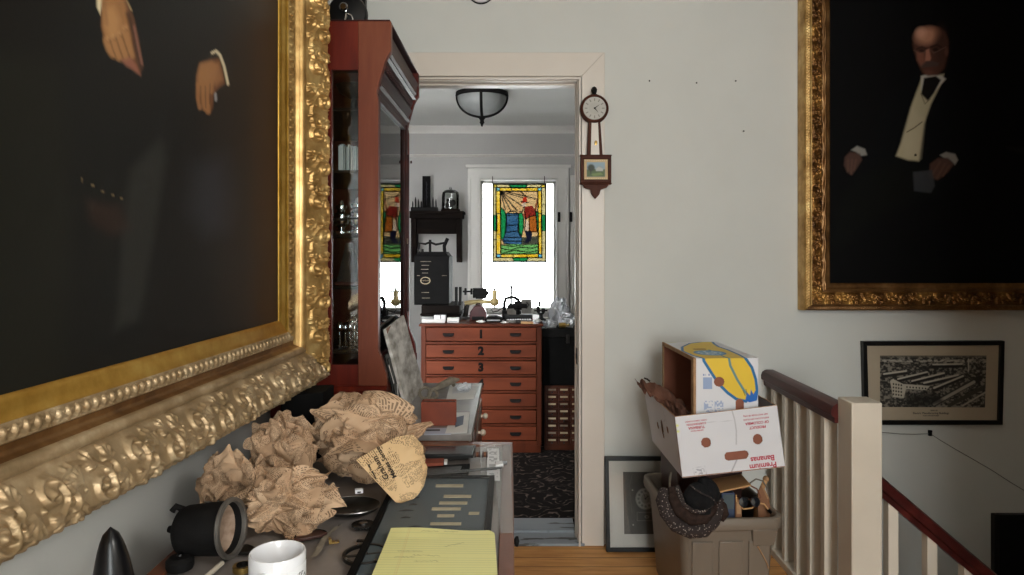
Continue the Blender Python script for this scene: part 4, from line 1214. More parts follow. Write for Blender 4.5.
def on_the_cabinet():
    X, Z = CabX, CabZ
    zt = Z(21)+.005
    y = 2.46
    # round black gong-like dial on a foot with chrome fittings
    c = P(347.5, 0, y); r = .069
    c.z = zt+.072
    t = T('round_instrument', 'round black instrument with chrome knob standing on top of the red cabinet', 'instrument', (c.x, y, zt))
    M = Matrix.Translation((c.x, y, c.z)) @ Matrix.Rotation(PI/2, 4, 'X')
    b = MB(); b.lathe([(0,-.03),(r*.85,-.03),(r,-.018),(r,.004),(r*.93,.012),(r*.2,.018),(0,.018)], 36, M); b.build('body', G['black'], t)
    b = MB(); b.box(c.x-.05, c.x+.055, y-.03, y+.03, zt, zt+.008); b.build('foot', G['black_matte'], t)
    b = MB(); q = P(344.5, 4.5, y-.03)
    Mq = Matrix.Translation((q.x, y-.0185, c.z+.010)) @ Matrix.Rotation(PI/2, 4, 'X')
    b.lathe([(0,0),(.008,0),(.008,.012),(.0155,.016),(.0155,.026),(.010,.032),(0,.032)], 20, Mq)
    b.tube([(q.x+.004, y-.03, c.z-.004), (q.x+.006, y-.034, c.z-.02), (q.x+.002, y-.034, c.z-.036), (q.x+.002, y-.034, zt+.0085)], [.004,.006,.005,.010], 10)
    b.build('chrome_knob', G['chrome'], t)
    b = MB(); b.tube([(c.x+.006+.017*math.cos(a), y-.022, c.z-.028+.02*math.sin(a)) for a in np.linspace(-PI*.6, PI*.6, 12)], .004, 8); b.build('chrome_loop', G['chrome'], t)
    # dark box further back beside it
    a = P(367, 15, 2.62)
    t = T('dark_stand', 'dark upright post behind the round instrument on the cabinet', 'stand', (a.x-.01, 2.62, zt))
    b = MB(); b.box(a.x-.032, a.x-.002, 2.60, 2.63, zt+.008, zt+.23); b.build('post', G['black'], t, bevel=.002)
    b = MB(); b.box(a.x-.06, a.x+.02, 2.58, 2.65, zt, zt+.0079); b.build('foot', G['black_matte'], t, bevel=.002)
    a = P(331, 19, 2.40)
    t = T('leaning_strip', 'dark strip leaning at a slant on the cabinet top behind the gilt frame', 'strip', (a.x, 2.40, zt))
    b = MB(); Ms = Matrix.Translation((a.x+.006, 2.40, zt+.0062)) @ Matrix.Rotation(math.radians(-28), 4, 'Y'); b.box(-.014, .008, -.01, .01, 0, .16, Ms); b.build('strip_bar', G['black_matte'], t, bevel=.002)
    b = MB(); b.box(a.x-.08, a.x+.012, 2.385, 2.415, zt, zt+.006); b.build('strip_foot', G['dark_steel'], t)
on_the_cabinet()

# ------------------------------------------------------------------ desk and the low drawer case behind it
DT = .74
def desk():
    x0, x1, y0, y1 = -.645, .008, .55, 2.085
    t = T('desk', 'walnut edged display desk covered with papers under the large gilt frame', 'desk', ((x0+x1)/2, (y0+y1)/2, 0))
    b = MB(); e = .030
    b.box(x0, x1, y0, y0+e, DT-.030, DT); b.box(x0, x1, y1-e, y1, DT-.030, DT); b.box(x0, x0+e, y0+e, y1-e, DT-.030, DT); b.box(x1-e, x1, y0+e, y1-e, DT-.030, DT)
    b.build('edge_frame', G['desk_wood'], t, bevel=.002, weld=False)
    b = MB(); b.box(x0+e, x1-e, y0+e, y1-e, DT-.024, DT-.006); b.build('top_panel', G['desk_top'], t)
    b = MB(); b.box(x0+.02, x1-.012, y0+.02, y1-.02, .10, DT-.0301); b.build('carcass', G['desk_wood'], t, bevel=.003)
    b = MB(); b.box(x0+.05, x1-.04, y0+.05, y1-.05, 0, .0999); b.build('plinth', G['dark_wood'], t)
    for i in range(3):
        z = .14+i*.19
        b = MB(); b.box(x1-.0119, x1-.004, y0+.06, y1-.06, z, z+.17); d = b.build('drawer', G['desk_wood'], t, bevel=.003)
        for yy in (.95, 1.70):
            b = MB(); b.lathe([(0,0),(.006,0),(.006,.006),(.012,.010),(.012,.016),(0,.019)], 14, Matrix.Translation((x1-.004, yy, z+.085)) @ Matrix.Rotation(PI/2, 4, 'Y')); b.build('knob', G['black_matte'], d)
G['desk_top'] = pm('desk_lining_with_sheen', '8f8681', .4, col2='6a625d', scale=7, spec=.3, lo=.3, hi=.7)  # lining lightened in colour to stand in for the reflected gloss
desk()
def drawer_case():
    x0, x1, y0, y1, zt = -.383, -.122, 2.10, 2.88, .76
    t = T('drawer_case', 'low grey-topped drawer case with ivory knobs behind the desk', 'drawers', ((x0+x1)/2, (y0+y1)/2, 0))
    b = MB(); b.box(x0, x1, y0, y1, 0, zt-.0201); b.build('carcass', G['desk_wood'], t, bevel=.003)
    b = MB(); b.box(x0-.002, x1+.008, y0-.008, y1+.004, zt-.02, zt); b.build('top_panel', G['case_top'], t, bevel=.002)
    for j in range(3):
        y = y0+.03+j*.245
        for r in range(3):
            z = .50-r*.23
            b = MB(); b.box(x1+.0001, x1+.007, y, y+.23, z, z+.205); d = b.build('drawer', G['desk_wood'], t, bevel=.002)
            b = MB(); b.lathe([(0,0),(.005,0),(.005,.010),(.011,.014),(.012,.022),(.006,.028),(0,.029)], 14, Matrix.Translation((x1+.007, y+.115, z+.16)) @ Matrix.Rotation(PI/2, 4, 'Y')); b.build('knob', G['ivory'], d)
    b = MB(); b.box(x1+.0071, x1+.010, y0+.01, y0+.60, .655, .70); b.build('label_strip', G['steel'], t)
G['case_top'] = pm('scuffed_grey_top', '8a8480', .35, col2='6c6662', scale=9)
drawer_case()
G['steel_dull'] = pm('dull_steel', '6d6964', .45, .5, col2='57534f', scale=20)
# ------------------------------------------------------------------ crumpled newspaper
def tri(x):
    x = x-np.floor(x)
    return 4*np.abs(x-.5)-1
def crumple(name, label, cat, ctr, rad, seed, nsheets, mats, zmin, flare=.25, n=46, amp=1.0, group=None, wide=1.1):
    rg = np.random.RandomState(seed)
    allP, allUV, allM = [], [], []
    for k in range(nsheets):
        # sheet centre on the upper, viewer-facing part of the ball
        th = rg.uniform(0, 2*PI); zz = rg.uniform(-.25, 1.0)
        a = np.array([math.sqrt(max(0, 1-zz*zz))*math.cos(th), math.sqrt(max(0, 1-zz*zz))*math.sin(th), zz])
        if k < 3: a = np.array([rg.uniform(-.5, .5), -.8, rg.uniform(.0, .8)])
        a = a/np.linalg.norm(a)
        e1 = np.cross(a, rg.randn(3)); e1 /= np.linalg.norm(e1); e2 = np.cross(a, e1)
        ang = wide*rg.uniform(.7, 1.15)
        s, t = np.meshgrid(np.linspace(-1, 1, n), np.linspace(-1, 1, n))
        sj = s*(1+.22*tri(t*.8+rg.rand())+.05*tri(t*1.9+rg.rand())); tj = t*(1+.22*tri(s*.9+rg.rand())+.05*tri(s*1.7+rg.rand()))
        d = a+np.tan(np.clip(sj*ang, -1.3, 1.3))[..., None]*e1*.8+np.tan(np.clip(tj*ang, -1.3, 1.3))[..., None]*e2*.8
        d /= np.linalg.norm(d, axis=-1, keepdims=True)
        r = np.full(s.shape, rg.uniform(.70, 1.0))
        for fq, am, cnt in ((.6, .13, 2), (1.1, .11, 3), (2.1, .055, 3), (4.2, .010, 2)):
            for _ in range(cnt):
                q = rg.uniform(0, 2*PI)
                r += amp*am*tri(fq*(s*math.cos(q)+t*math.sin(q))*.5+rg.rand()+.25*tri(.8*(t*math.cos(q)-s*math.sin(q))+rg.rand()))*(.5+.5*vnoise(s*2+9*k, t*2, seed+k))
        edge = np.maximum(np.abs(s), np.abs(t))**5
        c4 = np.array([[rg.uniform(-.3, 1.3) for _ in range(2)] for _ in range(2)])
        cf = (c4[0, 0]*(1-s)*(1-t)+c4[0, 1]*(1+s)*(1-t)+c4[1, 0]*(1-s)*(1+t)+c4[1, 1]*(1+s)*(1+t))/4
        r += edge*flare*cf
        Pp = np.array(ctr)+d*r[..., None]*np.array(rad)
        z = Pp[..., 2]
        Pp[..., 2] = np.where(z < zmin, zmin+.002+.004*np.abs(tri(s*3+t*2)), z)
        q = rg.uniform(0, 2*PI)
        uv = np.stack([(s*math.cos(q)-t*math.sin(q))*.5+.5+k, (s*math.sin(q)+t*math.cos(q))*.5+.5+k*3], -1)*.9
        allP.append(Pp); allUV.append(uv); allM.append(rg.randint(len(mats)))
    nv = n*n
    V = np.concatenate([p.reshape(-1, 3) for p in allP]); UV = np.concatenate([u.reshape(-1, 2) for u in allUV])
    I = np.arange(nv).reshape(n, n)
    q1 = np.stack([I[:-1,:-1], I[:-1,1:], I[1:,1:], I[1:,:-1]], -1).reshape(-1, 4)
    q = np.concatenate([q1+nv*k for k in range(nsheets)])
    # creased paper: triangulate so that folds stay crisp
    tr = np.concatenate([q[:, [0,1,2]], q[:, [0,2,3]]])
    mi = np.concatenate([np.full(len(q1), m) for m in allM]); mi = np.concatenate([mi, mi])
    me = bpy.data.meshes.new(name)
    me.vertices.add(len(V)); me.vertices.foreach_set('co', V.astype(np.float32).reshape(-1))
    me.loops.add(len(tr)*3); me.loops.foreach_set('vertex_index', tr.astype(np.int32).reshape(-1))
    me.polygons.add(len(tr)); me.polygons.foreach_set('loop_start', np.arange(0, len(tr)*3, 3, dtype=np.int32))
    me.update(calc_edges=True)
    me.polygons.foreach_set('use_smooth', np.ones(len(tr), dtype=bool))
    l = me.uv_layers.new(name='uv'); l.data.foreach_set('uv', UV[tr.reshape(-1)].astype(np.float32).reshape(-1))
    for m in mats: me.materials.append(m)
    me.polygons.foreach_set('material_index', mi.astype(np.int32))
    me.validate()
    me.set_sharp_from_angle(angle=math.radians(34))
    return tag(link(name, me), label, cat, group)

def newspapers():
    c = P(270, 462, 1.62)
    crumple('newspaper_wad', 'crumpled tan newspaper wad close under the gilt frame, behind the nearer wad', 'newspaper', (c.x+.016, 1.66, .816), (.074, .070, .084), 4, 8, [G['news'], G['news_pale']], DT+.001, .22, amp=1.25, group='crumpled newspaper on the desk')
    c = P(232, 480, 1.56)
    crumple('newspaper_wad', 'small folded newspaper scrap leaning against the wall side behind the black pot', 'newspaper', (c.x+.000, 1.54, .800), (.060, .050, .066), 12, 5, [G['news_pale']], DT+.001, .3, group='crumpled newspaper on the desk')
    c = P(278, 505, 1.42)
    crumple('newspaper_wad', 'crumpled newspaper wad lying nearest behind the white mug', 'newspaper', (c.x, 1.46, .793), (.084, .070, .062), 21, 8, [G['news'], G['news_pale']], DT+.001, .3, amp=1.25, group='crumpled newspaper on the desk')
    c = P(362, 440, 1.78)
    crumple('newspaper_wad', 'largest crumpled newspaper heap in front of the red cabinet', 'newspaper', (c.x+.012, 1.805, .822), (.122, .105, .098), 33, 12, [G['news'], G['news_pale']], DT+.001, .26, n=56, amp=1.2, group='crumpled newspaper on the desk')
    # flat printed page lying against the heap
    t = T('newspaper_page', 'flat printed newspaper page with a headline draped against the crumpled heap', 'newspaper', tuple(D(401, 508)))
    A, B, C = P(356, 460, 1.585), P(396, 438, 1.665), P(401, 508, 1.545)
    n = (B-A).cross(C-A).normalized()
    if n.y > 0: n = -n
    def onplane(px, py):
        d = Vector(((px-CX)/F, 1, -(py-CY)/F)); o = Vector((0, 0, EYE))
        return o+d*((A-o).dot(n)/d.dot(n))
    top = [(356,460),(376,448),(396,437),(413,434),(423,441)]
    bot = [(401,508),(410,502),(418,495),(424,486),(429,470)]
    nu, nv = 40, 40
    Pp = np.zeros((nv, nu, 3)); uv = np.zeros((nv, nu, 2))
    for i in range(nu):
        f = i/(nu-1)*4; k = min(3, int(f)); g = f-k
        a = onplane(*[top[k][j]*(1-g)+top[k+1][j]*g for j in (0, 1)]); b = onplane(*[bot[k][j]*(1-g)+bot[k+1][j]*g for j in (0, 1)])
        for j in range(nv):
            w = j/(nv-1)
            p = a.lerp(b, w)
            rip = -.006*max(0, (i/(nu-1)-.45))*(1+math.sin(w*19+i*.2)+.5*math.sin(w*41))-.03*max(0, i/(nu-1)-.55)**2
            p = p+n*rip
            p.z = max(p.z, DT+.0145)
            Pp[j, i] = p; uv[j, i] = (w*.95+.02, 1-i/(nu-1)*.9)
    grid_obj('page', Pp, G['page'], t, uv=uv)
    # headline
    x = (onplane(376, 449)-onplane(391, 475)).normalized(); y = n.cross(x)
    def txt(s, size, px, py, b=0):
        c = onplane(px, py)+n*.0012
        M = Matrix(((x.x,y.x,n.x,c.x),(x.y,y.y,n.y,c.y),(x.z,y.z,n.z,c.z),(0,0,0,1)))
        return s, size, M, b
    b = MB()
    for s, size, M, bo in (txt('Graham', .019, 380.5, 468), txt('Makes Sense', .0165, 386, 462.5), txt('Women Today', .0065, 372, 472)):
        b.text(s, size, M, .0002, bold=.0004)
    b.build('headline', G['kraft_black'], t)
G['page'] = printed('newspaper_column', ('cba87c', 'd9ba90'), '4f3e2c', .48, 46)
newspapers()

# ------------------------------------------------------------------ things on the desk
def slab(name, px, z, th, mat, parent=None, bevel=.0008):
    pts = [D(x, y, z+th) for x, y in px]
    b = MB(); b.prism([(p.x, p.y) for p in pts], z, z+th)
    return b.build(name, mat, parent, bevel=bevel)
def pot():
    Y = 1.30
    c = P(206, 538, Y); r = .052
    c.z = DT+r+.004
    t = T('metal_pot', 'black iron pot lying on its side with a steel rim facing the mug', 'pot', (c.x, Y, DT))
    ax = Vector((1, -.12, .10)).normalized(); q = ax.to_track_quat('Z', 'Y').to_matrix().to_4x4()
    M = Matrix.Translation(c-ax*.052) @ q
    b = MB(); b.lathe([(0,0),(.030,.0),(.041,.008),(.0445,.018),(.047,.06),(.0485,.098),(.0455,.098),(.043,.06),(.040,.022),(.025,.014),(0,.014)], 36, M); b.build('body', G['black_matte'], t)
    b = MB(); b.lathe([(.0455,.0975),(.0525,.0975),(.0545,.100),(.0535,.106),(.0465,.106),(.0455,.101)], 36, M, closed=True); b.build('rim', G['steel_dull'], t)
    b = MB(); b.lathe([(0,.060),(.034,.062),(.0435,.082),(.0430,.086),(.034,.070),(0,.068)], 30, M); b.build('dusty_lining', G['stone_brown'], t)
    b = MB(); b.tube([M @ Vector((0,0,.0005)), M @ Vector((0,.002,-.012)), M @ Vector((0,.004,-.022))], [.010,.008,.006], 12); b.tube([M @ Vector((.006,.036,.010)), M @ Vector((.004,.044,-.006)), M @ Vector((0,.036,-.012))], .006, 8)
    b.build('spout', G['black_matte'], t)
G['stone_brown'] = pm('rusty_dust', 'a08a78', .85, col2='7a6250', scale=40, bmp=.3)
pot()
def shell_():
    Y = 1.00
    c = P(117, 560, Y)
    t = T('artillery_shell', 'pointed black shell standing upright at the wall end of the desk', 'shell', (c.x, Y, DT))
    M = Matrix.Translation((c.x, Y, DT+.001)) @ Matrix.Rotation(math.radians(-3), 4, 'Y')
    prof = [(0,0),(.028,0),(.030,.004),(.030,.055)]
    for i in range(1, 13):
        s = i/12; prof.append((.030*math.sqrt(max(0, 1-s**1.7))*(1-.08*s)+.0016*(1-s) if i < 12 else 0, .055+.125*s))
    b = MB(); b.lathe(prof, 32, M); b.build('body', G['shell_black'], t, smooth=40)
    b = MB(); b.lathe([(.0302,.012),(.0318,.013),(.0318,.024),(.0302,.025)], 32, M); b.build('driving_band', G['brass'], t)
G['shell_black'] = pm('polished_black', '0c0c0e', .28, col2='060608', scale=30, spec=.3)
shell_()
def mug():
    Y = 1.112; x = (277.5-CX)/F*Y; z0 = DT+.0015; r = .0437; h = .0955
    t = T('mug', 'white china mug at the front of the desk beside the newspaper', 'mug', (x, Y, z0))
    M = Matrix.Translation((x, Y, z0))
    b = MB(); b.lathe([(0,.0),(.037,0),(.0405,.003),(r-.0005,.012),(r,.05),(r,h-.002),(r-.0012,h),(r-.0028,h),(r-.0040,h-.002),(r-.0042,.012),(.034,.006),(0,.005)], 48, M); b.build('body', G['white_china'], t)
    b = MB(); b.tube([M @ Vector(p) for p in ((-.006,-r+.003,.074),(-.008,-r-.016,.078),(-.011,-r-.030,.066),(-.011,-r-.033,.050),(-.009,-r-.024,.032),(-.006,-r+.003,.024))], [.0065,.006,.0055,.0055,.006,.007], 12); b.build('handle', G['white_china'], t)
    a, zz = np.meshgrid(np.linspace(math.radians(-52), math.radians(12), 70), np.linspace(.010, .080, 60))
    Pq = np.stack([x+(r+.0003)*np.cos(a), Y+(r+.0003)*np.sin(a), z0+zz], -1)
    U = (a-a.min())/(a.max()-a.min())*100; V = (.080-zz)/.07*100
    p = Paint(U, V, 'e6e6e8')
    m = ((vnoise(U/4, V/5, 3) > .5) & (vnoise(U/13, V/13, 8) > .35) & (((U-52)/42)**2+((V-58)/44)**2 < 1))
    p.mix(m*1.0, '4a4a4c', .85)
    grid_obj('printed_emblem', Pq, G['print'], t, p.C)
mug()
def label_case():
    z = DT+.0005
    t = T('label_case', 'shallow black case lined in grey holding small tan labels beneath the yellow pad', 'case', tuple(D(440, 520)))
    y1 = D(440, 479.5, z).y; y0 = 1.13
    x1 = D(494.5, 480, z).x; x0 = x1-.245
    f = .014; h = .011
    b = MB(); b.box(x0, x1, y0, y0+f, z, z+h); b.box(x0, x1, y1-f*.7, y1, z, z+h); b.box(x0, x0+f, y0+f, y1-f*.7, z, z+h); b.box(x1-f, x1, y0+f, y1-f*.7, z, z+h)
    b.build('rim', G['black_flat'], t, bevel=.001, weld=False)
    b = MB(); b.box(x0+f, x1-f, y0+f, y1-f*.7, z, z+.005); ln = b.build('lining', G['slate'], t)
    for xa, xb, py in ((436,463,485.5),(444,471,496),(439.5,467,502.7),(432,460.5,508.6),(469,479,513),(437.5,454,515.5),(430.5,461,523.5)):
        slab('label', [(xa, py-1.3), (xb+.5, py-1.3), (xb, py+1.3), (xa-.5, py+1.3)], z+.0051, .0012, G['tan_label'], t, .0002)
    rnd = random.Random(3)
    for py in (490, 498, 505, 511, 518, 527):
        xx = rnd.uniform(404, 418)-(py-490)*.25
        a, c = D(xx, py, z+.0065), D(xx+rnd.uniform(8, 16), py-.6, z+.0065)
        m = (a+c)/2; m.y += .004
        b = MB(); b.tube([a, m, c], [.0008,.0016,.0006], 6); b.build('pin', G['dark_steel'], t)
label_case()
def clear_film():
    z = DT+.0125
    t = D(511, 444, z)
    b = MB(); pts = [D(x, y, z) for x, y in ((399,470),(500.5,469),(506.5,533),(378,534))]
    b.prism([(p.x, p.y) for p in pts], z, z+.0012)
    tag(b.build('acrylic_sheet', G['acrylic']), 'clear acrylic sheet lying over the case of tan labels', 'sheet')
    z = DT+.0003
    b = MB(); pts = [D(x, y, z) for x, y in ((480,444.5),(510.2,444.5),(513.4,533),(500.6,533),(495.2,479),(481,478))]
    b.prism([(p.x, p.y) for p in pts], z, z+.0006)
    tag(b.build('protective_film', G['film']), 'hazy protective film along the outer edge of the desk', 'film')
def filmmat(name, haze):
    m, t, b = nt(name)
    b.inputs['Base Color'].default_value = (.62,.62,.60,1); b.inputs['Roughness'].default_value = .22
    tr = N(t, 'ShaderNodeBsdfTransparent'); mx = N(t, 'ShaderNodeMixShader'); mx.inputs[0].default_value = haze
    t.links.new(tr.outputs[0], mx.inputs[1]); t.links.new(b.outputs[0], mx.inputs[2]); t.links.new(mx.outputs[0], t.nodes['Material Output'].inputs[0])
    return m
G['film'] = filmmat('hazy_clear_film', .22)
G['acrylic'] = filmmat('clear_acrylic', .04)
clear_film()
def notepad():
    z = DT+.0142; th = .006; zt = z+th
    FL, FR, NL, NR = D(391, 529, zt), D(494.5, 531.5, zt), D(372, 575, zt), D(497.5, 575, zt)
    NL = FL+(NL-FL)*1.15; NR = FR+(NR-FR)*1.15
    t = T('notepad', 'yellow ruled legal pad with pencil notes lying on the label case', 'notepad', tuple((FL+FR)/2))
    b = MB(); b.prism([(p.x, p.y) for p in (FL, FR+Vector((-.003,0,0)), NR, NL)], z, zt-.0008); b.build('page_block', G['legal'], t, bevel=.0005)
    nu, nv = 190, 190
    s, r = np.meshgrid(np.linspace(0, 1, nu), np.linspace(0, 1, nv))
    A = [np.array(v) for v in (FL, FR, NR, NL)]
    Pq = (1-r)[..., None]*((1-s)[..., None]*A[0]+s[..., None]*A[1])+r[..., None]*((1-s)[..., None]*A[3]+s[..., None]*A[2])
    # curled far right corner, slight wave along the far edge
    Pq[..., 2] += .0006+.010*np.clip(s-.72, 0, 1)**1.5*np.clip(1-r*2.2, 0, 1)+.0035*np.clip(1-r*5, 0, 1)*(np.sin(s*6)+1)*.5
    cut = np.clip((s-.93)/.07, 0, 1)**2*np.clip(1-r/.12, 0, 1)
    Pq[..., 1] -= cut*.016
    U, V = s*216, r*200
    p = Paint(U, V, 'e8e39c')
    p.mix(vnoise(U/40, V/40, 2)*.4, 'e2dc92')
    k = np.abs((V-14) % 8.7-4.3) < .5
    p.mix(k & (V > 16), 'b9bd8a', .7)
    for x in (38, 41): p.line([(x,0),(x,200)], .8, 'd6b070', .8, .5)
    rnd = random.Random(8)
    def scrawl(x, y, n, ang=0, sc=1.0):
        pts = []
        for i in range(n*5):
            d = i*1.5*sc
            pts.append((x+d*math.cos(ang)+rnd.uniform(-.8, .8), y+d*math.sin(ang)+rnd.uniform(-2.2, 2.2)*sc))
        p.line(pts, .75, '55553c', .8, .75)
    scrawl(66, 12, 5, -.06); scrawl(112, 9, 4, -.04); scrawl(118, 70, 5, -.42, 1.1); scrawl(30, 90, 8, 0, .8); scrawl(60, 104, 7, .05); scrawl(28, 112, 5); scrawl(66, 128, 6, -.05)
    grid_obj('top_page', Pq, G['print'], t, p.C)
notepad()
def small_desk_things():
    z = DT
    def simple(name, label, cat, parts, loc, group=None):
        t = T(name, label, cat, loc, group)
        for nm, b, mat, bv in parts: b.build(nm, mat, t, bevel=bv)
        return t
    # steel dish under the heap
    c = D(351, 513)
    M = Matrix.Translation((c.x, c.y, z+.001)) @ Matrix.Diagonal((1.15, .95, 1, 1))
    b = MB(); b.lathe([(0,0),(.034,0),(.050,.008),(.056,.016),(.054,.017),(.046,.010),(.03,.004),(0,.004)], 36, M)
    b2 = MB(); b2.tube([M @ Vector((.0555*math.cos(a), .0555*math.sin(a), .0165)) for a in np.linspace(0, 2*PI, 37)[:-1]], .0014, 6, closed=True)
    simple('steel_dish', 'oily steel dish on the desk in front of the largest newspaper heap', 'dish', [('bowl', b, G['dark_steel'], 0), ('rolled_rim', b2, G['steel'], 0)], (c.x, c.y, z))
    c = D(358.5, 501); 
    b = MB(); Mr = Matrix.Translation((c.x, c.y+.004, z+.0175)) @ Matrix.Rotation(.3, 4, 'Z'); b.box(-.009, .009, -.007, .007, 0, .009, Mr)
    b2 = MB(); b2.box(-.004, .004, -.0078, -.0071, .002, .005, Mr)
    simple('white_block', 'little white block sitting in the steel dish', 'block', [('block', b, G['white_china'], .001), ('dark_slot', b2, G['black'], 0)], (c.x, c.y, z+.017))
    # toothed disc
    c = D(363, 526)
    pts = []
    for k in range(72):
        a = 2*PI*k/72; r = .0235 if k % 3 else .021
        pts.append((c.x+r*math.cos(a), c.y+r*math.sin(a)))
    b = MB(); b.prism(pts, z+.0008, z+.005); b2 = MB(); b2.lathe([(0,.0051),(.009,.0051),(.009,.008),(.004,.009),(0,.009)], 18, Matrix.Translation((c.x, c.y, z)))
    simple('toothed_wheel', 'small grey toothed wheel lying between the dish and the yellow pad', 'gear', [('wheel', b, G['dark_steel'], .0006), ('hub', b2, G['steel'], 0)], (c.x, c.y, z))
    # ring with a cross bar
    c = D(366, 557)
    Mr = Matrix.Translation((c.x, c.y, z+.001)) @ Matrix.Rotation(.25, 4, 'Z')
    b = MB(); b.lathe([(.0385,0),(.0440,0),(.0440,.007),(.0385,.007)], 48, Mr, closed=True)
    b2 = MB(); b2.box(-.0384, .0384, -.003, .003, .002, .005, Mr); b2.lathe([(0,.0051),(.005,.0051),(.004,.007),(0,.007)], 12, Mr)
    b3 = MB(); 
    for a in (.3, 1.9, 3.6, 5.1): b3.cyl(Mr @ Vector((.041*math.cos(a), .041*math.sin(a), .0071)), Mr @ Vector((.041*math.cos(a), .041*math.sin(a), .0095)), .0025, n=8)
    simple('spoked_ring', 'dark steel ring with one cross bar tucked beside the yellow pad', 'ring', [('ring', b, G['dark_steel'], .0006), ('cross_bar', b2, G['dark_steel'], .0004), ('rivets', b3, G['steel'], 0)], (c.x, c.y, z))
    c = D(363, 542)
    b = MB(); Mr = Matrix.Translation((c.x, c.y, z+.0008)) @ Matrix.Rotation(-.08, 4, 'Z'); b.box(-.012, .012, -.004, .004, 0, .003, Mr); b2 = MB(); b2.cyl(Mr @ Vector((-.007,0,.003)), Mr @ Vector((-.007,0,.0045)), .0022, n=8); b2.cyl(Mr @ Vector((.007,0,.003)), Mr @ Vector((.007,0,.0045)), .0022, n=8)
    simple('steel_plate', 'tiny dark steel plate between the toothed wheel and the ring', 'plate', [('plate', b, G['dark_steel'], .0004), ('screws', b2, G['steel'], 0)], (c.x, c.y, z))
    # brown leather disc, brass clip, pale strip
    c = D(311, 539)
    b = MB(); Mr = Matrix.Translation((c.x, c.y, z+.001)) @ Matrix.Rotation(.5, 4, 'Z')
    b.prism([(.033*math.cos(a), .028*math.sin(a)) for a in np.linspace(0, PI, 18)]+[(-.02,-.006),(.02,-.006)], 0, .006, Mr)
    b2 = MB(); b2.tube([Mr @ Vector((.031*math.cos(a), .026*math.sin(a), .0068)) for a in np.linspace(.1, PI-.1, 16)], .0011, 6)
    simple('leather_pouch', 'brown half-round leather pouch beside the white mug', 'pouch', [('leather_body', b, G['brown_leather'], .0015), ('stitching', b2, G['black_matte'], 0)], (c.x, c.y, z))
    c = D(334, 543)
    b = MB(); Mr = Matrix.Translation((c.x, c.y, z+.0008)) @ Matrix.Rotation(.35, 4, 'Z'); b.box(-.010, .010, -.006, .006, 0, .002, Mr); b.box(-.010, -.005, -.006, .006, .002, .009, Mr)
    b2 = MB(); b2.cyl(Mr @ Vector((.004,0,.002)), Mr @ Vector((.004,0,.004)), .003, n=10)
    simple('brass_clip', 'small bright brass clip lying on the grey desk top', 'clip', [('bracket', b, G['brass'], .0004), ('rivet', b2, G['steel'], 0)], (c.x, c.y, z))
    b = MB(); cp = [D(x, y, z+.003) for x, y in ((338,526),(333,530),(327,535),(322,543),(318,551),(313,557))]
    A = []
    for i, p_ in enumerate(cp):
        d = Vector((.006, .004, 0)); A.append([p_-d, p_+d])
    b.sheet(A); b2 = MB(); b2.tube([cp[0]+Vector((0,0,.001)), cp[0]+Vector((.004,.004,.002))], .0015, 6)
    o = simple('curled_strip', 'curled pale brown strip trailing from the dish towards the mug', 'strip', [('strip', b, G['pebble'], 0), ('end_pin', b2, G['steel'], 0)], tuple(cp[-1]))
    sm = o.children[0].modifiers.new('thickness', 'SOLIDIFY'); sm.thickness = .0012
    # flat grey rulers by the pad
    t = T('steel_scale', 'flat grey steel scale lying slantwise at the upper corner of the yellow pad', 'ruler', tuple(D(384, 516)))
    slab('blade', [(372,524),(389,502.5),(396,512),(385,530)], z+.0006, .0022, G['steel_dull'], t)
    slab('hinge', [(385,506),(389,502.5),(391.5,506),(388,510)], z+.0030, .002, G['dark_steel'], t)
    # under the pot: dark bits, white stick, brass ring
    c = D(180, 569)
    b = MB(); b.lathe([(0,0),(.022,0),(.024,.006),(.024,.016),(.017,.022),(0,.023)], 24, Matrix.Translation((c.x, c.y, z+.001))); b2 = MB(); b2.lathe([(0,.0235),(.006,.0235),(.005,.027),(0,.028)], 12, Matrix.Translation((c.x, c.y, z+.001)))
    simple('black_puck', 'low black puck on the desk below the iron pot', 'puck', [('disc', b, G['black_matte'], 0), ('knob', b2, G['black'], 0)], (c.x, c.y, z))
    a_, c_ = D(206, 577, z+.006), D(222, 563, z+.006)
    b = MB(); b.cyl(a_, c_, .0045, n=10); b2 = MB(); b2.cyl(c_, c_+(c_-a_)*.12, .003, n=10)
    simple('white_stick', 'short white stick between the iron pot and the mug', 'stick', [('stick', b, G['ivory'], 0), ('tip', b2, G['steel'], 0)], (a_.x, a_.y, z))
    c = D(243, 571)
    Mr = Matrix.Translation((c.x, c.y, z+.001))
    b = MB(); b.lathe([(.011,0),(.018,0),(.018,.010),(.011,.010)], 26, Mr, closed=True); b2 = MB(); b2.lathe([(.0105,.001),(.0108,.001),(.0108,.012),(.0105,.012)], 26, Mr, closed=True)
    simple('brass_bushing', 'round brass bushing half hidden behind the left side of the mug', 'bushing', [('ring', b, G['brass'], .0006), ('sleeve', b2, G['dark_steel'], 0)], (c.x, c.y, z))
    c = D(238, 552)
    b = MB(); b.prism([(c.x+u, c.y+v) for u, v in ((-.03,-.012),(.028,-.018),(.036,.004),(.012,.02),(-.026,.014))], z+.0008, z+.007); b2 = MB(); b2.cyl((c.x,c.y,z+.007), (c.x,c.y,z+.011), .006, n=12)
    simple('iron_casting', 'flat dark iron casting lying in front of the nearest newspaper wad', 'casting', [('plate', b, G['dark_steel'], .001), ('boss', b2, G['dark_steel'], 0)], (c.x, c.y, z))
small_desk_things()
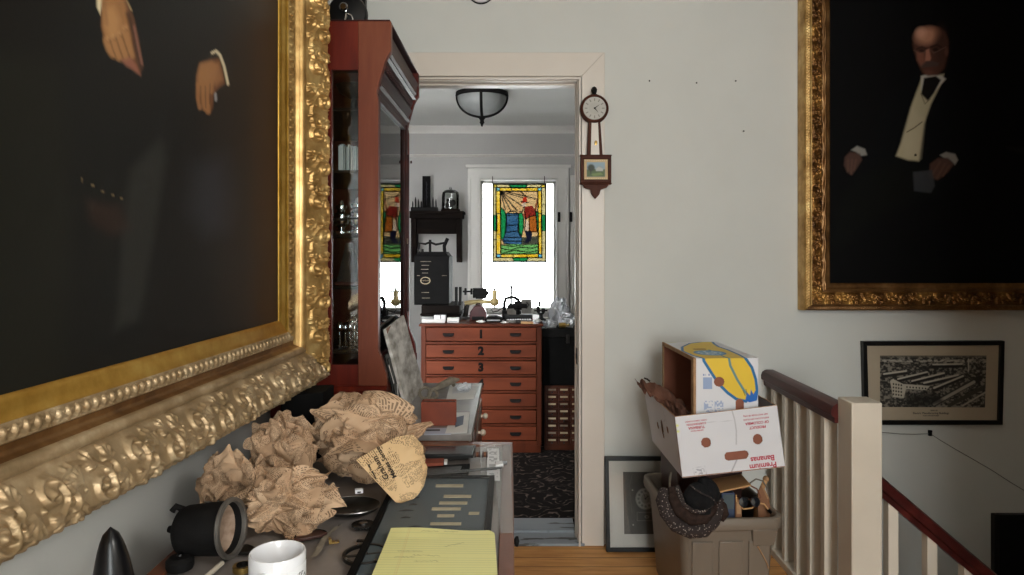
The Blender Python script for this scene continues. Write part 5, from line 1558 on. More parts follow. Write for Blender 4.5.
def back_of_desk():
    z = DT+.0003
    t = T('dark_tablet', 'flat glossy black slab with grey rim near the far edge of the desk', 'slab', tuple(D(450, 452)))
    slab('body', [(418,446.5),(476,445),(473,455),(416,456)], z+.010, .008, G['black'], t, .001)
    slab('face', [(421,447.2),(474,446),(471.3,453.6),(419,454.4)], z+.0181, .0008, G['gloss_black'], t, .0003)
    slab('foot_block', [(424,449),(470,448),(468,456),(424,457)], z, .0099, G['dark_steel'], t, .001)
    t = T('red_box', 'small red-brown box with a white end below the black slab', 'box', tuple(D(437, 461)))
    slab('box_body', [(424,458.5),(444,458),(443.5,462.5),(424,463.5)], z, .016, G['red_leather'], t, .001)
    slab('white_end', [(444.4,459),(447.5,459),(447,462.5),(444,462.5)], z, .012, G['paper_white'], t, .0006)
    labs = ('brown wooden bobbin beside the black slab, the one closer to it', 'brown wooden bobbin beside the black slab, closer to the white film strip')
    for i, px in enumerate((477.3, 485)):
        c = D(px, 457.5, z)
        t = T('bobbin', labs[i], 'bobbin', tuple(c), 'two bobbins')
        b = MB(); M = Matrix.Translation((c.x-.007, c.y, z+.0085)) @ Matrix.Rotation(PI/2, 4, 'Y')
        b.lathe([(0,0),(.0085,0),(.0085,.003),(.005,.004),(.005,.010),(.0085,.011),(.0085,.014),(0,.014)], 18, M); b.build('spool', G['brown_leather'], t)
        b = MB(); b.lathe([(.0052,.0042),(.0068,.0045),(.0068,.0095),(.0052,.0098)], 18, M); b.build('winding', G['kraft'], t)
    t = T('black_bar', 'black rectangular bar lying across the desk under the knife blade', 'bar', tuple(D(450, 470)))
    slab('bar', [(420,466),(470,463.5),(468,474),(418,478)], z, .008, G['black_flat'], t, .001)
    slab('face_plate', [(424,468),(462,466),(460,471),(423,474)], z+.0081, .0008, G['dark_steel'], t, .0003)
    t = T('knife_blade', 'long thin pointed steel blade lying across the desk', 'blade', tuple(D(466, 470)))
    slab('blade', [(424,473),(490,467.2),(503,466.3),(501,468.3),(470,471.3),(424,475.5)], z+.0092, .0018, G['dark_steel'], t, .0004)
    slab('handle', [(410,474.2),(424,472.7),(424,476),(410,478)], z+.0092, .006, G['black'], t, .001)
    # printed white strips by the edge
    pts = [D(x, y, z) for x, y in ((487,449),(499,449),(500,481),(487,481))]
    A = [np.array(v) for v in pts]
    s, r = np.meshgrid(np.linspace(0, 1, 40), np.linspace(0, 1, 110))
    Pq = (1-r)[..., None]*((1-s)[..., None]*A[0]+s[..., None]*A[1])+r[..., None]*((1-s)[..., None]*A[3]+s[..., None]*A[2])
    Pq[..., 2] = z+.0012
    U, V = s*40, r*140
    p = Paint(U, V, 'dededf')
    p.mix((vnoise(U/9, V/6, 4) > .52) & (U > 7) & (U < 33) & (np.abs(V % 35-17) < 13), '9b9ca0', .8)
    o = grid_obj('printed_strip', Pq, G['print'], None, p.C); tag(o, 'white printed strip of paper along the right edge of the desk top', 'paper')
    sm = o.modifiers.new('thickness', 'SOLIDIFY'); sm.thickness = .0004
    t = T('white_gadget', 'small white plastic gadget lying on the printed strip', 'gadget', tuple(D(501, 463)))
    slab('body', [(495,461),(503,460.3),(503.5,464),(495.5,465)], z+.002, .010, G['white_china'], t, .002)
    slab('prong', [(503,461),(507,460.8),(507,463),(503.4,463.3)], z+.002, .005, G['steel'], t, .001)
    # black instrument with knobs in the corner by the cabinet
    Y = 1.95
    a, c = P(275, 406, Y), P(318, 388, Y)
    x0, x1, zt = -.640, -.520, .892
    t = T('black_camera', 'black boxy apparatus with round knobs in the corner under the gilt frame', 'apparatus', (x0+.06, Y+.05, DT))
    b = MB(); b.xz([(x0, DT+.0005), (x1, DT+.0005), (x1, zt+.022), (x0+.035, zt+.018), (x0, zt-.012)], Y, Y+.12); b.build('body', G['black_flat'], t, bevel=.004)
    b = MB(); b.box(x0+.006, x1+.02, Y-.035, Y-.0005, DT+.0005, DT+.085); b.build('front_bed', G['black_flat'], t, bevel=.004)
    for px, py, r, yy in ((286, 418.5, .012, Y), (293, 438, .016, Y-.035)):
        q = P(px, py, yy)
        M = Matrix.Translation((q.x, yy, q.z)) @ Matrix.Rotation(PI/2, 4, 'X')
        b = MB(); b.lathe([(0,0),(r,0),(r,.010),(r*.8,.014),(r*.72,.009),(r*.3,.008),(0,.012)], 24, M); k = b.build('knob', G['black'], t)
        b = MB(); b.lathe([(r*.78,.0142),(r*.9,.0150),(r*1.0,.0108)], 24, M); b.build('knob_ring', G['dark_steel'], k)
back_mats = G.__setitem__('gloss_black', pm('gloss_black_glass', '1c1e22', .12, col2='15171a', spec=.6))
back_of_desk()
def on_the_case():
    z = .7603
    # slab leaning on the cabinet door
    bl, br = D(407, 409, z), D(424, 387, z)
    tl, tr = P(386, 329, 2.40), P(404, 315, 2.79)
    t = T('leaning_slab', 'mottled grey slab leaning against the glass cabinet door', 'slab', tuple(bl))
    a, b_, c_, d_ = [np.array(v) for v in (bl, br, tr, tl)]
    nrm = np.cross(b_-a, d_-a); nrm /= np.linalg.norm(nrm)
    if nrm[0] < 0: nrm = -nrm
    b = MB(); th = .012
    q = [Vector(v) for v in (a, b_, c_, d_)]; o = [Vector(v)-Vector(nrm)*th for v in q]
    for v in o: v.z = max(v.z, z)
    b.add(q+o, [(0,1,2,3),(7,6,5,4),(0,4,5,1),(1,5,6,2),(2,6,7,3),(3,7,4,0)]); b.build('slab_body', G['stone'], t, bevel=.002)
    b = MB(); e = [Vector(d_)+Vector(nrm)*.0008, Vector(d_)+(Vector(c_)-Vector(d_))*.25+Vector(nrm)*.0008, Vector(d_)+(Vector(a)-Vector(d_))*.06+Vector(nrm)*.0008]
    b.add(e+[v-Vector(nrm)*.0006 for v in e], [(0,1,2),(5,4,3),(0,3,4,1),(1,4,5,2),(2,5,3,0)]); b.build('rusty_corner', G['kraft'], t)
    # black folder of slips behind the slab
    t = T('black_folder', 'black folder with white card slips squeezed behind the grey slab', 'folder', (-.385, 2.42, z))
    b = MB(); M = Matrix.Translation((-.3735, 2.337, z+.001)) @ Matrix.Rotation(math.radians(-12), 4, 'Y'); b.box(-.005, -.002, 0, .40, 0.001, .20, M); b.box(-.0018, .0005, .02, .38, .001, .185, M); b.build('cover', G['black'], t, bevel=.001, weld=False)
    for yy, z0, ln, an in ((.03, .10, .07, 18), (.05, .045, .05, -35), (.43, .17, .055, 14), (.44, .10, .035, -30)):
        b = MB(); Ms = M @ Matrix.Translation((.0015, yy, z0)) @ Matrix.Rotation(math.radians(an), 4, 'X'); b.box(0, .0012, -.004, .004, 0, ln, Ms); b.build('card_slip', G['paper_white'], t)
    # book
    Yb = 2.19
    p0, p1 = P(421, 426, Yb), P(455.5, 426, Yb)
    x0, x1 = p0.x, p1.x; zt = EYE-(402-CY)/F*Yb
    t = T('red_book', 'thick red-brown book standing on the drawer case beside the grey slab', 'book', (x0, Yb, z))
    b = MB(); b.box(x0, x1, Yb, Yb+.004, z, zt); b.box(x0, x1, Yb+.038, Yb+.042, z, zt); b.box(x0, x0+.004, Yb+.004, Yb+.038, z, zt); b.build('cover', G['red_leather'], t, bevel=.001, weld=False)
    b = MB(); b.box(x0+.0045, x1-.004, Yb+.0045, Yb+.0375, z+.003, zt-.004); b.build('pages', G['brown_leather'], t)
    # papers
    t = D(460, 420, z)
    b = MB(); pts = [D(x, y, z) for x, y in ((452,413),(470,412.5),(467,433),(445,434))]; b.prism([(p.x, p.y) for p in pts], z, z+.0015)
    b.build
    q = MB(); pp = T('printed_leaflet', 'white leaflet with a dark blue picture lying beside the red book', 'leaflet', tuple(t))
    b.build('sheet', G['paper_white'], pp)
    b = MB(); pts = [D(x, y, z) for x, y in ((456,418),(464,416),(463,425),(455,428))]; b.prism([(p.x, p.y) for p in pts], z+.0016, z+.0022); b.build('picture', G['blue_dark'], pp)
    pp = T('white_envelope', 'long white envelope with a dark line at the front of the drawer case', 'envelope', tuple(D(446, 431, z)))
    b = MB(); pts = [D(x, y, z+.002) for x, y in ((424,428),(452,427.5),(451,434),(424,434.5))]; b.prism([(p.x, p.y) for p in pts], z+.0001, z+.0014); b.build('sheet', G['pale_blue'], pp)
    b = MB(); pts = [D(x, y, z+.002) for x, y in ((426,429.5),(440,429.3),(440,430.6),(426,430.8))]; b.prism([(p.x, p.y) for p in pts], z+.0015, z+.002); b.build('dark_line', G['black_ink'], pp)
    pp = T('paper_sheets', 'loose white sheets at the far end of the drawer case', 'papers', tuple(D(465, 392, z)))
    b = MB(); pts = [D(x, y, z) for x, y in ((450,385),(479,384.5),(474,399),(446,400))]; b.prism([(p.x, p.y) for p in pts], z, z+.001); b.build('lower_sheet', G['paper_white'], pp)
    b = MB(); pts = [D(x, y, z) for x, y in ((453,386),(470,385),(469,392),(452,394))]; b.prism([(p.x, p.y) for p in pts], z+.0011, z+.002); b.build('upper_sheet', G['plastic_bag'], pp)
    c = D(464, 391, z)
    crumple('plastic_wrap', 'crumpled clear plastic wrap on the loose sheets of the drawer case', 'wrap', (c.x, c.y, z+.017), (.030, .034, .016), 61, 5, [G['plastic_bag']], z+.003, .2, n=16)
    # weathered rings and an elongated stone
    c = D(427, 399, z)
    for i, (px, py, r, lab) in enumerate(((425, 399, .026, 'weathered grey ring propped on the drawer case against the slab'), (433, 399, .020, 'smaller weathered grey ring in front of the elongated stone'))):
        c = D(px, py, z)
        t = T('weathered_ring', lab, 'ring', (c.x, c.y, z), 'weathered rings on the drawer case')
        M = Matrix.Translation((c.x, c.y, z+r*.86)) @ Matrix.Rotation(math.radians(62), 4, 'X')
        b = MB(); b.tube([M @ Vector((r*.78*math.cos(a), r*.78*math.sin(a), 0)) for a in np.linspace(0, 2*PI, 25)[:-1]], [.0055+.0012*math.sin(k*2.1) for k in range(24)], 8, closed=True); b.build('hoop', G['pebble'], t)
        b = MB(); b.ball(tuple(M @ Vector((0, r*.8, 0))), (.007,.006,.006), 10); b.build('knuckle', G['pebble'], t)
    c = D(447, 389, z)
    t = T('driftwood', 'elongated grey-brown piece of driftwood at the far end of the drawer case', 'wood', (c.x, c.y, z))
    b = MB(); a_ = P(433, 390, c.y-.02); e_ = P(459, 379.5, c.y+.05)
    b.tube([a_+Vector((0,0,-.004)), a_.lerp(e_, .3)+Vector((0,0,.004)), a_.lerp(e_, .7)+Vector((0,0,.008)), e_], [.006,.014,.016,.005], 10); b.build('branch', G['pebble'], t)
    b = MB(); s0 = Vector((a_.x, a_.y, z)); b.tube([Vector((a_.x-.012, a_.y-.005, z+.003)), a_.lerp(e_, .25), a_.lerp(e_, .5)], [.005,.008,.007], 8); b.tube([Vector((e_.x-.02, e_.y-.01, z+.004)), a_.lerp(e_, .75)], [.006,.010], 8); b.build('stub', G['pebble'], t)
G['blue_dark'] = pm('dark_blue_print', '3a4660', .5)
G['pale_blue'] = pm('bluish_paper', 'b9bfd0', .6)
on_the_case()
# ------------------------------------------------------------------ tote, cartons and what is in them
TH = math.radians(3)
BM = Matrix.Translation((.575, 2.40, 0)) @ Matrix.Rotation(TH, 4, 'Z')      # near left rim corner of the tote
BW, BD, BZ = .375, .50, .385
def rrect(x0, x1, y0, y1, r, n=5):
    p = []
    for cx, cy, a0 in ((x1-r, y0+r, -PI/2), (x1-r, y1-r, 0), (x0+r, y1-r, PI/2), (x0+r, y0+r, PI)):
        for k in range(n+1):
            a = a0+PI/2*k/n; p.append((cx+r*math.cos(a), cy+r*math.sin(a)))
    return p
def tote():
    t = T('storage_tote', 'taupe plastic storage tote full of odds and ends on the floor beside the railing', 'tote', tuple(BM @ Vector((BW/2, BD/2, 0))))
    def ringset(levels, M=BM):
        return [[M @ Vector((x, y, z)) for x, y in rrect(i, BW-i, i, BD-i, r)] for i, r, z in levels]
    b = MB()
    lv = [(.050,.03,.012),(.046,.032,.0),(.040,.035,.012),(.020,.04,.30),(.016,.04,.335),(.010,.04,.337),(.006,.045,.343),(.006,.045,.352)]
    A = ringset(lv); b.sheet(A, close_u=True)
    # inner wall and bottom
    A2 = ringset([(.018,.036,.36),(.024,.036,.33),(.043,.03,.02)]); b.sheet(A2, close_u=True)
    b.add(A2[-1], [tuple(range(len(A2[-1])))]); b.add(A[0], [tuple(range(len(A[0])))])
    b.build('body', G['tote'], t, smooth=50, weld=False)
    b = MB(); A = ringset([(.006,.045,.343),(-.004,.05,.346),(-.006,.05,.356),(-.004,.05,BZ-.003),(.0,.048,BZ),(.008,.045,BZ),(.014,.04,BZ-.004),(.018,.036,.36)]); b.sheet(A, close_u=True)
    b.build('rim', G['tote'], t, smooth=50)
    # raised ribs and handle block on the near face
    b = MB()
    for xa, xb in ((.055, .130), (.150, .235), (.255, .330)):
        b.add([BM @ Vector(p) for p in ((xa,.0185,.30),(xb,.0185,.30),(xb-.004,.040,.02),(xa+.004,.040,.02),(xa,.012,.30),(xb,.012,.30),(xb-.004,.032,.02),(xa+.004,.032,.02))],
              [(0,1,2,3),(7,6,5,4),(0,4,5,1),(1,5,6,2),(2,6,7,3),(3,7,4,0)])
    b.build('rib_panel', G['tote'], t, bevel=.003, weld=False)
    b = MB(); b.add([BM @ Vector(p) for p in ((.262,-.003,.345),(.350,-.003,.345),(.344,.012,.283),(.268,.012,.283),(.262,.02,.345),(.350,.02,.345),(.344,.02,.283),(.268,.02,.283))],
              [(0,1,2,3),(7,6,5,4),(0,4,5,1),(1,5,6,2),(2,6,7,3),(3,7,4,0)])
    b.build('handle_grip', G['tote'], t, bevel=.003)
tote()
def brown_contents():
    # packed odds and ends that fill the tote and carry the carton
    def at(x, y, z): return BM @ Vector((x, y, z))
    t = T('brown_parcel', 'brown wrapped parcel inside the tote carrying the white banana carton', 'parcel', tuple(at(.19, .25, .012)))
    b = MB(); b.add([at(.075,.21,.020), at(.295,.21,.020), at(.295,.435,.020), at(.075,.435,.020), at(.06,.21,.4945), at(.31,.21,.5055), at(.31,.445,.5055), at(.06,.445,.4945)],
                    [(0,3,2,1),(4,5,6,7),(0,1,5,4),(1,2,6,5),(2,3,7,6),(3,0,4,7)]); b.build('wrapping', G['brown_leather'], t, bevel=.004)
    b = MB(); b.tube([at(.068,.2075,.30), at(.19,.2072,.302), at(.302,.2075,.30)], .002, 6); b.build('string', G['manila'], t)
    # manila envelope sticking out to the front
    A = [P(707, 480, 2.60), P(741, 473.5, 2.62), P(751, 485, 2.44), P(716, 492.5, 2.42)]
    t = T('manila_envelope', 'manila envelope jutting from the tote under the white carton', 'envelope', tuple(A[0]))
    n = (A[1]-A[0]).cross(A[2]-A[0]).normalized(); n = n if n.z > 0 else -n
    b = MB(); b.add(A+[v-n*.004 for v in A], [(0,1,2,3),(7,6,5,4),(0,4,5,1),(1,5,6,2),(2,6,7,3),(3,7,4,0)]); b.build('sleeve', G['manila'], t, bevel=.001)
    f = [A[3]+n*.0002, A[2]+n*.0002, A[2].lerp(A[1], .16)+n*.0012, A[3].lerp(A[0], .16)+n*.0012]
    b = MB(); b.add(f+[v+n*.0012 for v in f], [(3,2,1,0),(4,5,6,7),(0,1,5,4),(1,2,6,5),(2,3,7,6),(3,0,4,7)]); b.build('flap', G['manila'], t)
    def rb(name, label, cat, px0, px1, py0, py1, Y, d, mat, extra=None):
        a, c = P(px0, py1, Y), P(px1, py0, Y)
        t = T(name, label, cat, (a.x, Y, a.z))
        b = MB(); b.box(a.x, c.x, Y, Y+d, a.z-.10, c.z); b.build('body', mat, t, bevel=.003)
        b = MB(); b.box(a.x+.004, c.x-.004, Y-.0012, Y-.0001, a.z+.004, c.z-.006); b.build('front_panel', extra or mat, t)
        return t
    rb('small_carton', 'small blue-grey carton in the tote beside the hat', 'carton', 722, 735, 493, 510, 2.458, .035, G['blue_dark'], G['slate'])
    rb('card_block', 'brown card block wedged between the hat and the sunglasses in the tote', 'block', 735.6, 742, 500, 515, 2.452, .03, G['cardboard'], G['cardboard_edge'])
    # black sunglasses case with cable loops
    c = P(749, 502, 2.455)
    t = T('eyeglasses', 'dark glasses lying among cables at the front of the tote', 'glasses', tuple(c))
    b = MB()
    for s in (-.021, .021):
        M = Matrix.Translation((c.x+s, c.y, c.z)) @ Matrix.Rotation(math.radians(70), 4, 'X'); b.lathe([(0,.0),(.015,.0),(.017,.003),(.015,.005),(0,.006)], 18, M)
    b.build('lens', G['gloss_black'], t)
    b = MB(); b.tube([(c.x-.006, c.y, c.z+.004), (c.x, c.y-.002, c.z+.007), (c.x+.006, c.y, c.z+.004)], .0018, 6)
    for s in (-1, 1): b.tube([(c.x+s*.038, c.y, c.z+.004), (c.x+s*.043, c.y+.05, c.z+.006), (c.x+s*.040, c.y+.09, c.z-.01)], .0018, 6)
    b.build('frame', G['black'], t)
    for k, (pts, lab, m, r) in enumerate(((((736,495),(737,506),(744,509),(752,508),(757,503),(764,504),(768,509)), 'pale cable looping over the glasses at the tote front', G['manila'], .0030),
                                  (((742,489),(749,485),(757,489),(761,497),(756,501),(748,499)), 'brown cable coiled behind the glasses in the tote', G['kraft'], .0028),
                                  (((750,483),(756,479),(763,481),(767,488),(769,497),(766,503)), 'grey cable arching at the railing side of the tote', G['pebble'], .0028))):
        Y = 2.452+.035*k
        p3 = [P(x, y, Y+.004*i) for i, (x, y) in enumerate(pts)]
        t = T('cable', lab, 'cable', tuple(p3[0]), 'cables in the tote')
        b = MB(); b.tube(p3, r, 7); b.build('lead', m, t)
        b = MB(); b.cyl(p3[-1], p3[-1]+(p3[-1]-p3[-2]).normalized()*.018, r*1.9, n=10); b.build('plug', G['black'], t)
    a = P(761, 505, 2.50)
    t = T('cardboard_flap', 'brown cardboard piece standing upright at the railing corner of the tote', 'cardboard', tuple(a))
    b = MB(); q = [P(x, y, 2.50) for x, y in ((758,520),(772,520),(769,498),(762,484),(758,492))]; b.xz([(v.x, v.z) for v in q], 2.50, 2.504); b.build('sheet', G['cardboard'], t)
    b = MB(); b.xz([(q[2].x, q[2].z), (q[3].x, q[3].z), (q[3].x-.004, q[3].z-.002), (q[2].x-.006, q[2].z-.003)], 2.4985, 2.4999); b.build('torn_edge', G['cardboard_edge'], t)
    a, c = P(757, 500, 2.56), P(766, 479, 2.58)
    t = T('wooden_peg', 'light wooden peg poking out of the tote near the balusters', 'peg', tuple(a))
    b = MB(); b.tube([a+Vector((-.01,0,-.1)), a, c], [.007,.008,.009], 10); b.build('shaft', G['manila'], t); b = MB(); b.ball(tuple(c), .012, 12); b.build('head', G['cardboard_edge'], t)
    t = T('wire_hanger', 'thin pale strap rising from the tote at the hat side', 'strap', tuple(P(672, 490, 2.52)))
    b = MB(); b.tube([P(x, y, 2.56) for x, y in ((678,500),(672,494),(669.5,486),(670,478),(671,472))], .0045, 8); b.build('strap', G['pebble'], t); b = MB(); b.box(*(lambda q: (q.x-.007,q.x+.007,2.553,2.567,q.z-.016,q.z))(P(678,500,2.56))); b.build('buckle', G['dark_steel'], t)
    # cord stuck on the outside of the tote
    p3 = [BM @ Vector(v) for v in ((.285,.0115,.281),(.296,.012,.262),(.306,.014,.245),(.318,.0155,.222),(.323,.016,.205))]
    t = T('loose_cord', 'short pale cord hanging down the front of the tote', 'cord', tuple(p3[0]))
    b = MB(); b.tube([v+Vector((0,-.004,0)) for v in p3], .0022, 6); b.build('strand', G['cardboard_edge'], t); b = MB(); b.ball(tuple(p3[0]+Vector((0,-.004,0))), .004, 8); b.build('knot', G['cardboard_edge'], t)
brown_contents()
def hat():
    c = P(697, 505, 2.392)
    t = T('winter_hat', 'black velvet hat with a flecked knitted brim hanging over the tote rim', 'hat', tuple(c))
    s = 2.392/F
    # crown: dented black bowl
    def X3(px, py, dy=0): return P(px, py, 2.392+dy)
    b = MB(); n = 28
    M = Matrix.Translation(X3(700, 500, -.010)) @ Matrix.Rotation(math.radians(-40), 4, 'Y') @ Matrix.Diagonal((.80, .95, .86, 1))
    A = []
    for i in range(13):
        ph = PI*i/12; row = []
        for j in range(n):
            a = 2*PI*j/n
            dent = 1-.34*math.exp(-((a-PI*1.62)/.45)**2)*math.sin(ph)+.05*math.sin(3*a+1)*math.sin(ph)-.16*math.exp(-((a-PI*.6)/.5)**2)*math.sin(ph)
            row.append(M @ Vector((.062*math.sin(ph)*math.cos(a)*dent, -.045*math.cos(ph), .080*math.sin(ph)*math.sin(a)*dent)))
        A.append(row)
    b.sheet(A, close_u=True)
    M2 = Matrix.Translation(X3(708.5, 490, .004)) @ Matrix.Rotation(math.radians(-35), 4, 'Y')
    b.ball((0, 0, 0), (.034, .036, .050), 20, M2)
    b.build('crown', G['fur'], t, smooth=60)
    # seams of pale flecks over the crown
    b = MB()
    b.tube([X3(x, y, d) for x, y, d in ((690,485,-.030),(695,489,-.045),(701,493,-.052),(708,496,-.050),(714,500,-.040),(717,505,-.028))], .0026, 6); b.build('crown_seam', G['knit'], t)
    # brim: thick crescent from the rim round under the crown
    def crescent(path, rad, name, mat, dy):
        bb = MB(); pts = [X3(x, y, dy+o) for x, y, o in path]
        bb.tube(pts, rad, 14); return bb.build(name, mat, t, smooth=60)
    crescent([(664,490,.03),(662,500,.0),(666,512,-.012),(676,525,-.018),(690,531,-.02),(704,530,-.02),(714,521,-.015),(719,508,.0),(721,499,.02)], [.016,.022,.024,.025,.025,.024,.021,.017,.010], 'brim', G['knit'], -.005)
    crescent([(672,489,.03),(673,499,.0),(680,511,-.018),(692,519,-.024),(704,518,-.022),(712,509,-.012),(716,499,.01)], [.015,.020,.023,.023,.021,.018,.012], 'inner_band', G['brown_knit'], -.006)
    crescent([(677,486,.02),(680,496,.0),(684,505,-.026),(693,511,-.040),(703,512,-.040),(711,505,-.03),(715,496,-.005)], [.008,.010,.008,.0065,.0065,.007,.006], 'fleck_piping', G['knit'], -.008)
    crescent([(717,499,.02),(723,506,.005),(725,514,.0),(722,521,-.002)], [.010,.014,.014,.006], 'tassel', G['brown_knit'], -.005)
hat()
# ---------------- cartons
def face(name, A, ds, hole, mat, parent, paint=None, flip=False):
    """rectangular sheet through corners A (tl, tr, br, bl), with holes cut out; paint(p) draws on it in metres from tl"""
    A = [np.array(v, float) for v in A]
    w = np.linalg.norm(A[1]-A[0]); h = np.linalg.norm(A[3]-A[0])
    nu, nv = max(2, int(w/ds)), max(2, int(h/ds))
    s, r = np.meshgrid(np.linspace(0, 1, nu+1), np.linspace(0, 1, nv+1))
    Pq = (1-r)[..., None]*((1-s)[..., None]*A[0]+s[..., None]*A[1])+r[..., None]*((1-s)[..., None]*A[3]+s[..., None]*A[2])
    U, V = s*w, r*h
    um, vm = (U[:-1,:-1]+U[1:,1:])/2, (V[:-1,:-1]+V[1:,1:])/2
    keep = np.ones(um.shape, bool)
    for cx, cy, rx, ry in hole:
        # slot with round ends
        if rx > ry: d = np.hypot(np.clip(np.abs(um-cx)-(rx-ry), 0, None), vm-cy) < ry
        else: d = np.hypot(um-cx, np.clip(np.abs(vm-cy)-(ry-rx), 0, None)) < rx
        keep &= ~d
    col = None
    if paint is not None:
        p = Paint(U, V, 'd8d8dc'); paint(p); col = p.C
    return grid_obj(name, Pq, mat, parent, col, keep=keep, smooth=False)
def lower_carton():
    # corners: near-left-bottom etc. tilted a little
    nlb, nrb = P(682.5, 478, 2.385), P(785, 467, 2.41)
    nlt, nrt = P(675, 417, 2.385), P(777, 405.5, 2.41)
    dep = Vector((-.016, .47, 0))
    flb, frb, flt, frt = nlb+dep*.97+Vector((.006,0,0)), nrb+dep*.97, nlt+dep, nrt+dep
    t = T('banana_carton', 'white banana carton with upside-down red lettering resting on the tote', 'carton', tuple((nlb+frb)/2))
    w = (nrb-nlb).length
    ho = [(.292*.0+ (703.5-675)/107*w, .098, .017, .0175), ((757-675)/107*w, .106, .017, .0175), ((733-675)/107*w, .153, .042, .0145)]
    def pf(p):
        W, Hh = w, .21
        p.mix(vnoise(p.U*18, p.V*18, 3)*.5, 'd0d0d6')
        p.line([(.200,.0),(.205,.03),(.206,.07),(.200,.115)], .0035, '9a9a9e', .002, .7)
        p.line([(.195,.168),(.175,.200),(.168,.212)], .004, '8e8e94', .002, .8)
        p.line([(.10,.030),(.20,.034)], .0012, 'b0b0b6', .001, .8)
        for y in (.030, .050): p.ell(.004, y, .006, .004, 'd6dc8a', 0, .6)
        p.line([(.040,.180),(.082,.177),(.084,.206),(.043,.209),(.040,.180)], .0012, 'a8a8b2', .001, .8)
        p.mix((vnoise(p.U*190, p.V*190, 6) > .56) & (p.U > .046) & (p.U < .078) & (p.V > .184) & (p.V < .203), '8d8d9a', .7)
    front = face('front_panel', (nlt, nrt, nrb, nlb), .0022, ho, G['print'], t, pf)
    nn = (nrt-nlt).cross(nlb-nlt).normalized(); nn = nn if nn.y > 0 else -nn
    face('front_lining', [v+nn*.004 for v in (nlt, nrt, nrb, nlb)], .0022, ho, G['cardboard'], t)
    b = MB(); q = [v+nn*.009 for v in (nlt+(nlb-nlt)*.02, nrt+(nrb-nrt)*.02, nrb+(nrt-nrb)*.02, nlb+(nlt-nlb)*.02)]
    b.add(q+[v+nn*.002 for v in q], [(0,1,2,3),(7,6,5,4),(0,4,5,1),(1,5,6,2),(2,6,7,3),(3,7,4,0)]); b.build('brown_liner', G['liner'], t)
    # side panel (left)
    def ps(p):
        p.mix(vnoise(p.U*18, p.V*18, 5)*.5, 'cfcfd4')
        p.line([(.30,.02),(.31,.05),(.29,.06)], .002, '8d8d92', .002, .8); p.line([(.32,.03),(.33,.06)], .002, '8d8d92', .002, .8)
    hl = [(.17, .105, .013, .013), (.33, .080, .013, .013), (.245, .100, .014, .034)]
    face('side_panel', (flt, nlt, nlb, flb), .004, hl, G['print'], t, ps)
    off = Vector((.004, 0, 0))
    face('side_lining', [v+off for v in (flt, nlt, nlb, flb)], .004, hl, G['cardboard'], t)
    # the two hidden sides, the bottom, the rim edges
    def box8(b, a, c, d, e, n, th):
        q = [a, c, d, e]; b.add(q+[v+n*th for v in q], [(0,1,2,3),(7,6,5,4),(0,4,5,1),(1,5,6,2),(2,6,7,3),(3,7,4,0)])
    b = MB(); box8(b, frt, nrt, nrb, frb, Vector((-1,0,0)), .004); b.build('side_panel', [G['box_white']], t)
    b = MB(); box8(b, flt, frt, frb, flb, Vector((0,-1,0)), .004); b.build('back_panel', G['box_white'], t)
    b = MB(); box8(b, nlb+Vector((0,0,.0005)), nrb+Vector((0,0,.0005)), frb, flb, Vector((0,0,1)), .003); b.build('bottom_panel', G['cardboard'], t)
    b = MB()
    for a, c, n in ((nlt, nrt, nn), (flt, nlt, Vector((1,0,0))), (frt, nrt, Vector((-1,0,0)))):
        box8(b, a, c, c+n*.0042, a+n*.0042, Vector((0,0,1)), .0012)
    b.build('cut_edge', G['cardboard_edge'], t)
    # upside-down print
    ex = (nrt-nlt).normalized(); ez = (nlt-nlb).normalized(); no = -nn
    def M_at(px, py):
        d = Vector(((px-CX)/F, 1, -(py-CY)/F)); o = Vector((0, 0, EYE)); c = o+d*((nlt-o).dot(nn)/d.dot(nn))+no*.0006
        x, y = -ex, -ez
        return Matrix(((x.x,y.x,no.x,c.x),(x.y,y.y,no.y,c.y),(x.z,y.z,no.z,c.z),(0,0,0,1)))
    b = MB()
    for s, sz, px, py, bo in (('Premium', .0265, 763, 465.5, .0006), ('Bananas', .0265, 762.5, 458.5, .0006), ('PRODUCT', .0125, 757.5, 427, .0003), ('OF COLOMBIA', .0125, 757, 422.6, .0003),
                          ('KEEP IN COOL DRY PLACE', .0075, 756, 418.6, .0001), ('NET WGT 40 LBS 18.14 Kg', .0075, 755.5, 415, .0001),
                          ('DISTRIBUTED BY', .0060, 697, 430.5, .0001), ('TURBANA', .0125, 696.5, 427.4, .0003), ('CORPORATION', .0095, 696.3, 423.8, .0002), ('CORAL GABLES FLORIDA', .0068, 696, 420.8, .0001)):
        b.text(s, sz, M_at(px, py), .0002, bold=bo)
    b.build('red_lettering', G['red_ink'], t)
    return nlt, nrt, nlb, nrb, dep
G['liner'] = pm('brown_carton_liner', '9a5f48', .8, col2='8a5340', scale=8)
LC = lower_carton()
